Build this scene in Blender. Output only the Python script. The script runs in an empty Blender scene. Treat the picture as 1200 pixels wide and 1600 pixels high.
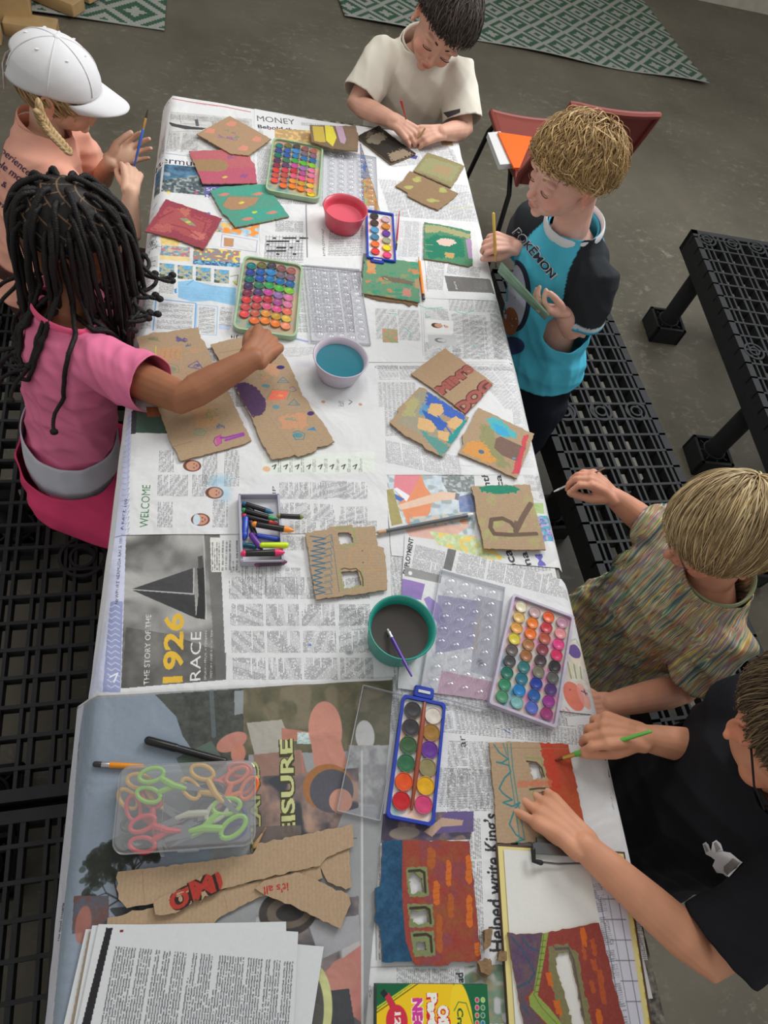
import bpy, bmesh, math, random
import numpy as np
from mathutils import Vector, Matrix, geometry
from mathutils.bvhtree import BVHTree
random.seed(7); np.random.seed(7)
PI = math.pi
C = bpy.context.scene.collection
# ------------------------------------------------------------------ camera
FPX = 1103.0; CZ = 1.74; TZ = 0.74           # focal length in px of the 1200x1600 frame, camera height, table height
def _n(v):
    v = np.array(v, float); return v/np.linalg.norm(v)
_Y = _n([-184, -1837, FPX]); _Z = -_n([-263, 689, FPX]); _Z = _n(_Z-_Y*np.dot(_Z, _Y)); _X = np.cross(_Y, _Z)
RW = np.array([_X, _Y, _Z])
cam_d = bpy.data.cameras.new('camera'); cam = bpy.data.objects.new('camera', cam_d); C.objects.link(cam)
cam_d.sensor_fit = 'HORIZONTAL'; cam_d.sensor_width = 36; cam_d.lens = 36*FPX/1200; cam_d.clip_start = 0.02
M = Matrix.Identity(4)
for i in range(3):
    M[i][0] = RW[i, 0]; M[i][1] = -RW[i, 1]; M[i][2] = -RW[i, 2]
M[2][3] = CZ
cam.matrix_world = M
bpy.context.scene.camera = cam
vs = bpy.context.scene.view_settings
vs.view_transform = 'Standard'; vs.look = 'None'; vs.gamma = 1; vs.use_curve_mapping = False; vs.exposure = 0.0
# ------------------------------------------------------------------ light
W = bpy.data.worlds.new('world'); bpy.context.scene.world = W; W.use_nodes = True
W.node_tree.nodes['Background'].inputs[0].default_value = (1.0, 0.985, 0.955, 1); W.node_tree.nodes['Background'].inputs[1].default_value = 0.47
def area(name, loc, target, sx, sy, power, col=(1, 1, 1)):
    l = bpy.data.lights.new(name, 'AREA'); l.shape = 'RECTANGLE'; l.size = sx; l.size_y = sy; l.energy = power; l.color = col
    o = bpy.data.objects.new(name, l); C.objects.link(o); o.location = loc
    o.rotation_euler = (Vector(target)-Vector(loc)).to_track_quat('-Z', 'Y').to_euler(); return o
area('window_daylight', (2.0, 2.35, 2.5), (0.3, 1.0, 0.7), 1.2, 0.9, 56, (0.97, 0.99, 1.0))
area('overhead_fill', (0.3, 1.75, 2.5), (0.35, 1.15, 0.7), 0.7, 0.7, 13, (1, 0.98, 0.95))  # added fill light without a fixture, brightens the far half of the table
# ------------------------------------------------------------------ pixel -> place
def ray(px, py): return RW @ np.array([px-600, py-800, FPX])
def at(px, py, z=TZ):
    d = ray(px, py); t = (z-CZ)/d[2]; return np.array([0, 0, CZ])+d*t
def dep(px, py, d): return ray(px, py)/FPX*d+np.array([0, 0, CZ])
# ------------------------------------------------------------------ tagging
def tag(o, label, cat, group=None, kind=None):
    if label: o['label'] = label
    if cat: o['category'] = cat
    if group: o['group'] = group
    if kind: o['kind'] = kind
    return o
def thing(name, label, cat, loc=(0, 0, 0), rz=0, group=None):
    o = bpy.data.objects.new(name, None); C.objects.link(o); o.location = loc; o.rotation_euler = (0, 0, rz)
    o.empty_display_size = .05
    return tag(o, label, cat, group)
# ------------------------------------------------------------------ materials
def s2l(c):
    c = np.array(c, float)/255.0
    return tuple(np.where(c <= .04045, c/12.92, ((c+.055)/1.055)**2.4))
_mc = {}
def mat(name, rgb, rough=.6, metal=0, noise=0, nscale=30, bump=0, bscale=80, spec=.5, sss=0, trans=0, alpha=1):
    if name in _mc: return _mc[name]
    m = bpy.data.materials.new(name); m.use_nodes = True; nt = m.node_tree; b = nt.nodes['Principled BSDF']
    c = s2l(rgb); b.inputs['Base Color'].default_value = (*c, 1); b.inputs['Roughness'].default_value = rough
    b.inputs['Metallic'].default_value = metal; b.inputs['Specular IOR Level'].default_value = spec
    if sss:
        b.inputs['Subsurface Weight'].default_value = sss; b.inputs['Subsurface Radius'].default_value = (.012, .005, .003)
        b.inputs['Subsurface Scale'].default_value = 1
    tc = nt.nodes.new('ShaderNodeTexCoord')
    if noise:
        n = nt.nodes.new('ShaderNodeTexNoise'); n.inputs['Scale'].default_value = nscale; n.inputs['Detail'].default_value = 5
        nt.links.new(tc.outputs['Object'], n.inputs['Vector'])
        r = nt.nodes.new('ShaderNodeMapRange'); r.inputs['From Min'].default_value = .3; r.inputs['From Max'].default_value = .7
        r.inputs['To Min'].default_value = 1-noise; r.inputs['To Max'].default_value = 1+noise
        nt.links.new(n.outputs['Fac'], r.inputs['Value'])
        mx = nt.nodes.new('ShaderNodeVectorMath'); mx.operation = 'SCALE'; mx.inputs[0].default_value = c
        nt.links.new(r.outputs[0], mx.inputs['Scale']); nt.links.new(mx.outputs[0], b.inputs['Base Color'])
    if bump:
        n = nt.nodes.new('ShaderNodeTexNoise'); n.inputs['Scale'].default_value = bscale; n.inputs['Detail'].default_value = 4
        nt.links.new(tc.outputs['Object'], n.inputs['Vector'])
        bp = nt.nodes.new('ShaderNodeBump'); bp.inputs['Strength'].default_value = bump; bp.inputs['Distance'].default_value = .002
        nt.links.new(n.outputs['Fac'], bp.inputs['Height']); nt.links.new(bp.outputs[0], b.inputs['Normal'])
    _mc[name] = m; return m
def vcmat(name, rough=.6, sss=0, spec=.4, bump=0, bscale=200, aniso=False):
    if name in _mc: return _mc[name]
    m = bpy.data.materials.new(name); m.use_nodes = True; nt = m.node_tree; b = nt.nodes['Principled BSDF']
    a = nt.nodes.new('ShaderNodeAttribute'); a.attribute_name = 'Col'
    nt.links.new(a.outputs['Color'], b.inputs['Base Color']); b.inputs['Roughness'].default_value = rough
    b.inputs['Specular IOR Level'].default_value = spec
    if sss:
        b.inputs['Subsurface Weight'].default_value = sss; b.inputs['Subsurface Radius'].default_value = (.010, .004, .002)
        b.inputs['Subsurface Scale'].default_value = 1
    if bump:
        tc = nt.nodes.new('ShaderNodeTexCoord'); n = nt.nodes.new('ShaderNodeTexNoise'); n.inputs['Scale'].default_value = bscale
        nt.links.new(tc.outputs['Object'], n.inputs['Vector'])
        bp = nt.nodes.new('ShaderNodeBump'); bp.inputs['Strength'].default_value = bump; bp.inputs['Distance'].default_value = .001
        nt.links.new(n.outputs['Fac'], bp.inputs['Height']); nt.links.new(bp.outputs[0], b.inputs['Normal'])
    _mc[name] = m; return m
def clear(name, tint=(255, 255, 255), gloss=.10, white=0.0, rough=.08):
    if name in _mc: return _mc[name]
    m = bpy.data.materials.new(name); m.use_nodes = True; nt = m.node_tree; nt.nodes.clear()
    out = nt.nodes.new('ShaderNodeOutputMaterial'); t = nt.nodes.new('ShaderNodeBsdfTransparent'); g = nt.nodes.new('ShaderNodeBsdfGlossy')
    t.inputs[0].default_value = (*s2l(tint), 1); g.inputs['Roughness'].default_value = rough
    lw = nt.nodes.new('ShaderNodeLayerWeight'); lw.inputs[0].default_value = .35
    ad = nt.nodes.new('ShaderNodeMath'); ad.operation = 'MULTIPLY_ADD'; ad.inputs[1].default_value = .22; ad.inputs[2].default_value = gloss
    nt.links.new(lw.outputs['Facing'], ad.inputs[0]); ad.use_clamp = True
    mx = nt.nodes.new('ShaderNodeMixShader'); nt.links.new(ad.outputs[0], mx.inputs[0])
    last = t
    if white:
        d = nt.nodes.new('ShaderNodeBsdfDiffuse'); d.inputs[0].default_value = (.75, .76, .78, 1)
        m2 = nt.nodes.new('ShaderNodeMixShader'); m2.inputs[0].default_value = white
        nt.links.new(t.outputs[0], m2.inputs[1]); nt.links.new(d.outputs[0], m2.inputs[2]); last = m2
    nt.links.new(last.outputs[0], mx.inputs[1]); nt.links.new(g.outputs[0], mx.inputs[2]); nt.links.new(mx.outputs[0], out.inputs[0])
    _mc[name] = m; return m
# ------------------------------------------------------------------ mesh builder
class MB:
    def __init__(s): s.v = []; s.f = []; s.mi = []; s.n = 0
    def add(s, v, f, mi=0):
        s.v.append(np.asarray(v, float).reshape(-1, 3)); s.f += [tuple(int(i)+s.n for i in q) for q in f]; s.mi += [mi]*len(f); s.n += len(s.v[-1])
    def box(s, c, d, mi=0, rz=0, bev=0):
        x, y, z = [k/2 for k in d]
        if bev:
            bev = min(bev, x*.95, y*.95); ring = []
            for (cx, cy, a0) in ((x-bev, y-bev, 0), (-x+bev, y-bev, PI/2), (-x+bev, -y+bev, PI), (x-bev, -y+bev, 1.5*PI)):
                for k in range(5): ring.append((cx+bev*math.cos(a0+k*PI/8), cy+bev*math.sin(a0+k*PI/8)))
        else: ring = [(x, y), (-x, y), (-x, -y), (x, -y)]
        n = len(ring); e = min(bev*.4, z*.5) if bev else 0; V = []
        levels = [(-z, 1), (z, 1)] if not bev else [(-z, 1-e/max(x, y)), (-z+e, 1), (z-e, 1), (z, 1-e/max(x, y))]
        for (h, k) in levels:
            for (a, b) in ring: V.append((a*k, b*k, h))
        F = []
        for L in range(len(levels)-1):
            for i in range(n): F.append((L*n+i, L*n+(i+1) % n, (L+1)*n+(i+1) % n, (L+1)*n+i))
        F.append(tuple(range(n-1, -1, -1))); F.append(tuple((len(levels)-1)*n+i for i in range(n)))
        V = np.array(V); ca, sa = math.cos(rz), math.sin(rz)
        V = np.c_[V[:, 0]*ca-V[:, 1]*sa, V[:, 0]*sa+V[:, 1]*ca, V[:, 2]]+np.array(c)
        s.add(V, F, mi)
    def tube(s, pts, rads, ref=None, seg=14, cap=True, mi=0):
        P = np.array(pts, float); n = len(P)
        R = [(r, r) if np.isscalar(r) else tuple(r) for r in (rads if hasattr(rads, '__len__') else [rads]*n)]
        T = np.gradient(P, axis=0) if n > 2 else np.array([P[1]-P[0]]*2); T /= (np.linalg.norm(T, axis=1)[:, None]+1e-12)
        u = np.array(ref, float) if ref is not None else (np.array([0, 0, 1.]) if abs(T[0][2]) < .9 else np.array([1., 0, 0]))
        rings = []
        def ring(c, t, u, ra, rb):
            w = np.cross(t, u); a = np.linspace(0, 2*PI, seg, endpoint=False)
            return c+np.outer(np.cos(a)*ra, u)+np.outer(np.sin(a)*rb, w)
        us = []
        for i in range(n):
            if ref is not None: u = np.array(ref, float)
            u = u-T[i]*np.dot(u, T[i]); u /= (np.linalg.norm(u)+1e-12); us.append(u)
        if cap:
            for k in (0, 1, 2):
                a = (k+.35)/3.35*PI/2; rr = math.sin(a); h = math.cos(a)*min(R[0])
                rings.append(ring(P[0]-T[0]*h, T[0], us[0], R[0][0]*rr, R[0][1]*rr))
        for i in range(n): rings.append(ring(P[i], T[i], us[i], *R[i]))
        if cap:
            for k in (2, 1, 0):
                a = (k+.35)/3.35*PI/2; rr = math.sin(a); h = math.cos(a)*min(R[-1])
                rings.append(ring(P[-1]+T[-1]*h, T[-1], us[-1], R[-1][0]*rr, R[-1][1]*rr))
        V = np.concatenate(rings); m = len(rings); F = []
        for L in range(m-1):
            for i in range(seg): F.append((L*seg+i, L*seg+(i+1) % seg, (L+1)*seg+(i+1) % seg, (L+1)*seg+i))
        F.append(tuple(range(seg-1, -1, -1))); F.append(tuple((m-1)*seg+i for i in range(seg)))
        s.add(V, F, mi)
    def ell(s, c, ax, frame=None, seg=20, mi=0):
        fr = np.eye(3) if frame is None else np.array(frame)
        V = []; F = []; m = seg//2
        for j in range(m+1):
            th = PI*(j+.02*(j == 0)-.02*(j == m))/m
            for i in range(seg):
                ph = 2*PI*i/seg
                V.append((math.sin(th)*math.cos(ph)*ax[0], math.sin(th)*math.sin(ph)*ax[1], math.cos(th)*ax[2]))
        for j in range(m):
            for i in range(seg): F.append((j*seg+i, (j+1)*seg+i, (j+1)*seg+(i+1) % seg, j*seg+(i+1) % seg))
        F.append(tuple(range(seg))); F.append(tuple(m*seg+i for i in range(seg-1, -1, -1)))
        s.add(np.array(V)@fr+np.array(c), F, mi)
    def lathe(s, prof, seg=40, mi=0, c=(0, 0, 0), cap=True):
        V = []; F = []
        for (r, z) in prof:
            for i in range(seg):
                a = 2*PI*i/seg; V.append((c[0]+r*math.cos(a), c[1]+r*math.sin(a), c[2]+z))
        for L in range(len(prof)-1):
            for i in range(seg): F.append((L*seg+i, L*seg+(i+1) % seg, (L+1)*seg+(i+1) % seg, (L+1)*seg+i))
        if cap and prof[0][0] > 0: F.append(tuple(range(seg-1, -1, -1)))
        if cap and prof[-1][0] > 0: F.append(tuple((len(prof)-1)*seg+i for i in range(seg)))
        s.add(V, F, mi)
    def prism(s, poly, z0, z1, mi=0, smi=None, holes=()):
        loops = [list(poly)]+[list(h) for h in holes]
        tess = geometry.tessellate_polygon([[Vector((p[0], p[1], 0)) for p in L] for L in loops])
        flat = [p for L in loops for p in L]; n = len(flat)
        V = [(p[0], p[1], z1) for p in flat]+[(p[0], p[1], z0) for p in flat]
        F = []; 
        for t in tess:
            a, b, c = [flat[i] for i in t]
            if (b[0]-a[0])*(c[1]-a[1])-(b[1]-a[1])*(c[0]-a[0]) < 0: t = t[::-1]
            F.append(tuple(t))
        s.add(V, F+[tuple(i+n for i in t[::-1]) for t in F], mi)
        base = s.n-2*n; k = 0; S = []
        for li, L in enumerate(loops):
            m = len(L)
            ar = sum(L[i][0]*L[(i+1) % m][1]-L[(i+1) % m][0]*L[i][1] for i in range(m))
            for i in range(m):
                a = k+i; b = k+(i+1) % m
                q = (a+n, b+n, b, a) if (ar > 0) == (li == 0) else (b+n, a+n, a, b)
                S.append(tuple(j+base for j in q))
            k += m
        s.f += S; s.mi += [mi if smi is None else smi]*len(S)
    def mesh(s, name, mats, smooth=True):
        me = bpy.data.meshes.new(name); V = np.concatenate(s.v); me.from_pydata(V.tolist(), [], s.f)
        for m in (mats if isinstance(mats, (list, tuple)) else [mats]): me.materials.append(m)
        me.polygons.foreach_set('material_index', s.mi); me.polygons.foreach_set('use_smooth', [smooth]*len(s.f)); me.update(); return me
    def build(s, name, mats, parent=None, smooth=True, loc=None, sharp=True):
        me = s.mesh(name, mats, smooth)
        if smooth and sharp: me.set_sharp_from_angle(angle=math.radians(38))
        return link(name, me, parent, loc)
def link(name, me, parent=None, loc=None, rz=None):
    o = bpy.data.objects.new(name, me); C.objects.link(o)
    if parent: o.parent = parent
    if loc is not None: o.location = loc
    if rz is not None: o.rotation_euler = (0, 0, rz)
    return o
def copy_tree(o, parent=None):
    c = o.copy(); C.objects.link(c); c.parent = parent
    for ch in list(o.children): copy_tree(ch, c)
    return c
# ------------------------------------------------------------------ painting (numpy canvases used as surface print)
_tc = {}
def text_tris(s, off=0.0):
    k = (s, off)
    if k in _tc: return _tc[k]
    cu = bpy.data.curves.new('t', 'FONT'); cu.body = s; cu.offset = off; cu.resolution_u = 3
    o = bpy.data.objects.new('t', cu); C.objects.link(o)
    me = bpy.data.meshes.new_from_object(o.evaluated_get(bpy.context.evaluated_depsgraph_get()))
    me.calc_loop_triangles(); V = np.array([v.co[:2] for v in me.vertices]); T = np.array([t.vertices[:] for t in me.loop_triangles])
    bpy.data.objects.remove(o); bpy.data.curves.remove(cu); bpy.data.meshes.remove(me)
    V = V-[V[:, 0].min(), 0]; V = V/[V[:, 0].max(), .72]
    _tc[k] = (V, T); return V, T
def vnoise(h, w, cell, seed=0):
    r = np.random.RandomState(seed); gh, gw = int(h/cell)+3, int(w/cell)+3; g = r.rand(gh, gw)
    y = np.arange(h)/cell; x = np.arange(w)/cell; yi = y.astype(int); xi = x.astype(int); fy = (y-yi)[:, None]; fx = (x-xi)[None]
    fy = fy*fy*(3-2*fy); fx = fx*fx*(3-2*fx)
    a = g[yi][:, xi]; b = g[yi][:, xi+1]; c = g[yi+1][:, xi]; d = g[yi+1][:, xi+1]
    return (a*(1-fx)+b*fx)*(1-fy)+(c*(1-fx)+d*fx)*fy
class Cv:
    def __init__(s, px, z=TZ, base=(222, 222, 220), res=1400, world=None, pad=.004):
        s.z = z; s.world = world is not None
        P = np.array(world if s.world else [at(a, b, z)[:2] for a, b in px]); s.lo = P.min(0)-pad; s.hi = P.max(0)+pad; s.res = res
        s.w, s.h = [max(8, int(k)) for k in (s.hi-s.lo)*res]; s.a = np.ones((s.h, s.w, 3))*np.array(base)
    def T(s, pts):
        if s.world: return (np.array(pts, float).reshape(-1, 2)-s.lo)*s.res
        return np.array([(at(a, b, s.z)[:2]-s.lo)*s.res for a, b in pts])
    def _blend(s, x0, y0, m, col, a):
        m = np.clip(m, 0, 1)*a; h, w = m.shape; sub = s.a[y0:y0+h, x0:x0+w]; sub += (np.array(col)-sub)*m[..., None]
    def _win(s, P, pad=2):
        x0, y0 = np.floor(P.min(0)-pad).astype(int); x1, y1 = np.ceil(P.max(0)+pad).astype(int)+1
        x0, y0 = max(x0, 0), max(y0, 0); x1, y1 = min(x1, s.w), min(y1, s.h)
        if x1 <= x0 or y1 <= y0: return None
        Y, X = np.mgrid[y0:y1, x0:x1]; return x0, y0, X+.5, Y+.5
    def cpoly(s, P, col, a=1, rag=0, seed=1):
        w = s._win(P, 3)
        if w is None: return
        x0, y0, X, Y = w
        if rag:
            n = vnoise(X.shape[0], X.shape[1], 5, seed)-.5; n2 = vnoise(X.shape[0], X.shape[1], 5, seed+9)-.5; X = X+n*rag*2; Y = Y+n2*rag*2
        ins = np.zeros(X.shape, bool); n = len(P)
        for i in range(n):
            xa, ya = P[i]; xb, yb = P[(i+1) % n]
            if ya == yb: continue
            c = ((ya > Y) != (yb > Y)) & (X < (xb-xa)*(Y-ya)/(yb-ya)+xa); ins ^= c
        s._blend(x0, y0, ins.astype(float), col, a)
    def poly(s, pts, col, a=1, rag=0, seed=1): s.cpoly(s.T(pts), col, a, rag, seed)
    def rect(s, x0, y0, x1, y1, col, a=1, rag=0): s.poly([(x0, y0), (x1, y0), (x1, y1), (x0, y1)], col, a, rag)
    def stroke(s, pts, wmm, col, a=1, jit=0, seed=0, closed=False, wax=0):
        P = s.T(list(pts)+([pts[0]] if closed else [])); r = np.random.RandomState(seed)
        if jit: P = P+(r.rand(*P.shape)-.5)*jit*s.res/1000
        wd = max(wmm*s.res/2000, .55); win = s._win(P, wd+2)
        if win is None: return
        x0, y0, X, Y = win; D = np.full(X.shape, 1e9)
        for i in range(len(P)-1):
            p, q = P[i], P[i+1]; d = q-p; L = max(d@d, 1e-9); t = np.clip(((X-p[0])*d[0]+(Y-p[1])*d[1])/L, 0, 1)
            D = np.minimum(D, np.hypot(X-p[0]-t*d[0], Y-p[1]-t*d[1]))
        m = np.clip(wd-D+.5, 0, 1)
        if wax: m = m*(1-wax*vnoise(*m.shape, 2.2, seed+3))
        s._blend(x0, y0, m, col, a)
    def ell(s, c, rx, ry, col, a=1, ang=0, ring=0, soft=0):
        p = s.T([c])[0]; k = s.res/1000; R = max(rx, ry)*k; win = s._win(np.array([p-R, p+R]))
        if win is None: return
        x0, y0, X, Y = win; ca, sa = math.cos(ang), math.sin(ang); dx, dy = X-p[0], Y-p[1]
        d = np.hypot((dx*ca+dy*sa)/(rx*k), (-dx*sa+dy*ca)/(ry*k))
        m = np.clip((1-d)*(min(rx, ry)*k if not soft else 1/soft), 0, 1)
        if ring: m = m*np.clip((d-(1-ring/min(rx, ry)))*min(rx, ry)*k+.5, 0, 1)
        s._blend(x0, y0, m, col, a)
    def text(s, t, p0, p1, hmm, col, a=1, off=.0, flip=False, outline=None):
        V, T = text_tris(t, off); A, B = s.T([p0, p1]); d = B-A; n = np.array([-d[1], d[0]])/np.linalg.norm(d)*hmm*s.res/1000
        if flip: n = -n
        if outline:
            V2, T2 = text_tris(t, off+.065)
            for tri in T2: s.cpoly(A+np.outer(V2[tri][:, 0], d)+np.outer(V2[tri][:, 1], n), outline)
        for tri in T: s.cpoly(A+np.outer(V[tri][:, 0], d)+np.outer(V[tri][:, 1], n), col, a)
    def cols(s, p00, p10, p01, nc=1, lp=2.4, ink=(105, 105, 108), seed=0, gap=.05, dens=.85, a=.68, para=11):
        A, B, D = s.T([p00, p10, p01]); e1 = B-A; e2 = D-A; P = np.array([A, B, D, B+D-A]); win = s._win(P)
        if win is None: return
        x0, y0, X, Y = win; det = e1[0]*e2[1]-e1[1]*e2[0]; dx, dy = X-A[0], Y-A[1]
        u = (dx*e2[1]-dy*e2[0])/det; v = (-dx*e1[1]+dy*e1[0])/det; ins = (u >= 0) & (u < 1) & (v >= 0) & (v < 1)
        L1 = np.linalg.norm(e1)/s.res*1000; L2 = np.linalg.norm(e2)/s.res*1000; r = np.random.RandomState(seed)
        ci = np.clip((u*nc).astype(int), 0, nc-1); cu = u*nc-ci; nl = max(1, int(L2/lp)); li = np.clip((v*nl).astype(int), 0, nl-1); lf = v*nl-li
        nch = max(3, int(L1/nc/1.25)); sh = r.rand(nc, nl)*7; word = r.rand(nc, nl, nch) > (1-dens)
        end = np.where(r.rand(nc, nl) < 1/para, r.rand(nc, nl)*.7+.1, 1.0); dark = .6+.4*r.rand(nc, nl, nch)
        k = (np.clip((cu/(1-gap)*nch+sh[ci, li]).astype(int), 0, 99999)) % nch
        m = ins & (cu < 1-gap) & (lf < .52) & word[ci, li, k] & (cu < end[ci, li])
        s._blend(x0, y0, m*dark[ci, li, k], ink, a)
    def photo(s, pts, c1, c2, c3=None, cell=14, seed=0, a=1):
        P = s.T(pts); win = s._win(P)
        if win is None: return
        x0, y0, X, Y = win; n = vnoise(*X.shape, cell, seed)*.65+vnoise(*X.shape, cell/3, seed+1)*.35; n = np.clip((n-.25)*2, 0, 1)[..., None]
        col = np.array(c1)*(1-n)+np.array(c2)*n
        if c3 is not None:
            k = np.clip((vnoise(*X.shape, cell*1.3, seed+5)-.55)*6, 0, 1)[..., None]; col = col*(1-k)+np.array(c3)*k
        ins = np.zeros(X.shape, bool); m = len(P)
        for i in range(m):
            xa, ya = P[i]; xb, yb = P[(i+1) % m]
            if ya == yb: continue
            ins ^= ((ya > Y) != (yb > Y)) & (X < (xb-xa)*(Y-ya)/(yb-ya)+xa)
        h, w = X.shape; sub = s.a[y0:y0+h, x0:x0+w]; sub += (col-sub)*(ins*a)[..., None]
    def grain(s, amp, cell=3, seed=0):
        s.a += (vnoise(s.h, s.w, cell, seed)-.5)[..., None]*amp
    def flutes(s, ang=0, pitch=6.5, amp=7):
        Y, X = np.mgrid[0:s.h, 0:s.w]; k = s.res/1000*pitch; s.a += (np.sin((X*math.cos(ang)+Y*math.sin(ang))/k*2*PI)*amp)[..., None]
    def material(s, name, rough=.75, bump=.15):
        im = bpy.data.images.new(name, s.w, s.h); A = np.ones((s.h, s.w, 4), np.float32); A[..., :3] = np.clip(s.a/255, 0, 1)
        im.pixels.foreach_set(A.ravel()); im.update(); im.pack()
        m = bpy.data.materials.new(name); m.use_nodes = True; nt = m.node_tree; b = nt.nodes['Principled BSDF']
        t = nt.nodes.new('ShaderNodeTexImage'); t.image = im; t.extension = 'EXTEND'; nt.links.new(t.outputs[0], b.inputs['Base Color'])
        b.inputs['Roughness'].default_value = rough; b.inputs['Specular IOR Level'].default_value = .3
        if bump > .2:
            tc = nt.nodes.new('ShaderNodeTexCoord'); n = nt.nodes.new('ShaderNodeTexNoise'); n.inputs['Scale'].default_value = 11; n.inputs['Detail'].default_value = 3; n.inputs['Distortion'].default_value = .6
            nt.links.new(tc.outputs['Object'], n.inputs['Vector']); bp = nt.nodes.new('ShaderNodeBump'); bp.inputs['Strength'].default_value = bump; bp.inputs['Distance'].default_value = .012
            nt.links.new(n.outputs['Fac'], bp.inputs['Height']); nt.links.new(bp.outputs[0], b.inputs['Normal'])
        return m
    def uv(s, me, R=None):
        """surface coordinates from the flat layout of the sheet"""
        uvl = me.uv_layers.new(name='UVMap'); n = len(me.loops); vi = np.zeros(n, int); me.loops.foreach_get('vertex_index', vi)
        co = np.zeros(len(me.vertices)*3); me.vertices.foreach_get('co', co); co = co.reshape(-1, 3)[vi][:, :2] if R is None else R[vi]
        uvl.data.foreach_set('uv', ((co-s.lo)/(s.hi-s.lo)).ravel())
def zoff(z0, dz): return z0+dz
# ================================================================== SETTING
def floor_mat():
    m = bpy.data.materials.new('worn_concrete'); m.use_nodes = True; nt = m.node_tree; b = nt.nodes['Principled BSDF']; L = nt.links
    tc = nt.nodes.new('ShaderNodeTexCoord')
    def noise(sc, det, rough=.6, dist=0, stretch=None):
        n = nt.nodes.new('ShaderNodeTexNoise'); n.inputs['Scale'].default_value = sc; n.inputs['Detail'].default_value = det
        n.inputs['Roughness'].default_value = rough; n.inputs['Distortion'].default_value = dist
        if stretch:
            mp = nt.nodes.new('ShaderNodeMapping'); mp.inputs['Scale'].default_value = stretch; L.new(tc.outputs['Object'], mp.inputs[0]); L.new(mp.outputs[0], n.inputs['Vector'])
        else: L.new(tc.outputs['Object'], n.inputs['Vector'])
        return n
    n1 = noise(1.6, 4); r1 = nt.nodes.new('ShaderNodeValToRGB'); L.new(n1.outputs[0], r1.inputs[0])
    r1.color_ramp.elements[0].position = .3; r1.color_ramp.elements[0].color = (*s2l((84, 80, 69)), 1)
    r1.color_ramp.elements[1].position = .72; r1.color_ramp.elements[1].color = (*s2l((112, 106, 93)), 1)
    n2 = noise(20, 12, .8, .3, (1, 1.4, 1)); r2 = nt.nodes.new('ShaderNodeValToRGB'); L.new(n2.outputs[0], r2.inputs[0])
    r2.color_ramp.elements[0].position = .53; r2.color_ramp.elements[0].color = (0, 0, 0, 1); r2.color_ramp.elements[1].position = .68; r2.color_ramp.elements[1].color = (1, 1, 1, 1)
    n3 = noise(2.2, 3); r3 = nt.nodes.new('ShaderNodeValToRGB'); L.new(n3.outputs[0], r3.inputs[0])
    r3.color_ramp.elements[0].position = .42; r3.color_ramp.elements[0].color = (0.08, .08, .08, 1); r3.color_ramp.elements[1].position = .62; r3.color_ramp.elements[1].color = (.75, .75, .75, 1)
    mu = nt.nodes.new('ShaderNodeMath'); mu.operation = 'MULTIPLY'; L.new(r2.outputs[0], mu.inputs[0]); L.new(r3.outputs[0], mu.inputs[1])
    mx = nt.nodes.new('ShaderNodeMix'); mx.data_type = 'RGBA'; L.new(mu.outputs[0], mx.inputs[0]); L.new(r1.outputs[0], mx.inputs[6]); mx.inputs[7].default_value = (*s2l((158, 153, 138)), 1)
    L.new(mx.outputs[2], b.inputs['Base Color']); b.inputs['Roughness'].default_value = .42; b.inputs['Specular IOR Level'].default_value = .4
    bp = nt.nodes.new('ShaderNodeBump'); bp.inputs['Strength'].default_value = .15; bp.inputs['Distance'].default_value = .004
    L.new(n2.outputs[0], bp.inputs['Height']); L.new(bp.outputs[0], b.inputs['Normal']); return m
m = MB(); m.box((0.5, 2, -.05), (9, 9, .1)); tag(m.build('floor', floor_mat(), smooth=False), None, None, None, 'structure')
m = MB(); m.box((.5, 5.35, 1.6), (9, .2, 3.2)); tag(m.build('wall_back', mat('wall_paint', (214, 209, 196), .8, noise=.05, nscale=6), smooth=False), None, None, None, 'structure')
m = MB(); m.box((.5, 5.22, .05), (9, .06, .1)); tag(m.build('baseboard_back', mat('baseboard_paint', (196, 190, 176), .7, noise=.1, nscale=14), smooth=False), None, None, None, 'structure')
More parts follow.
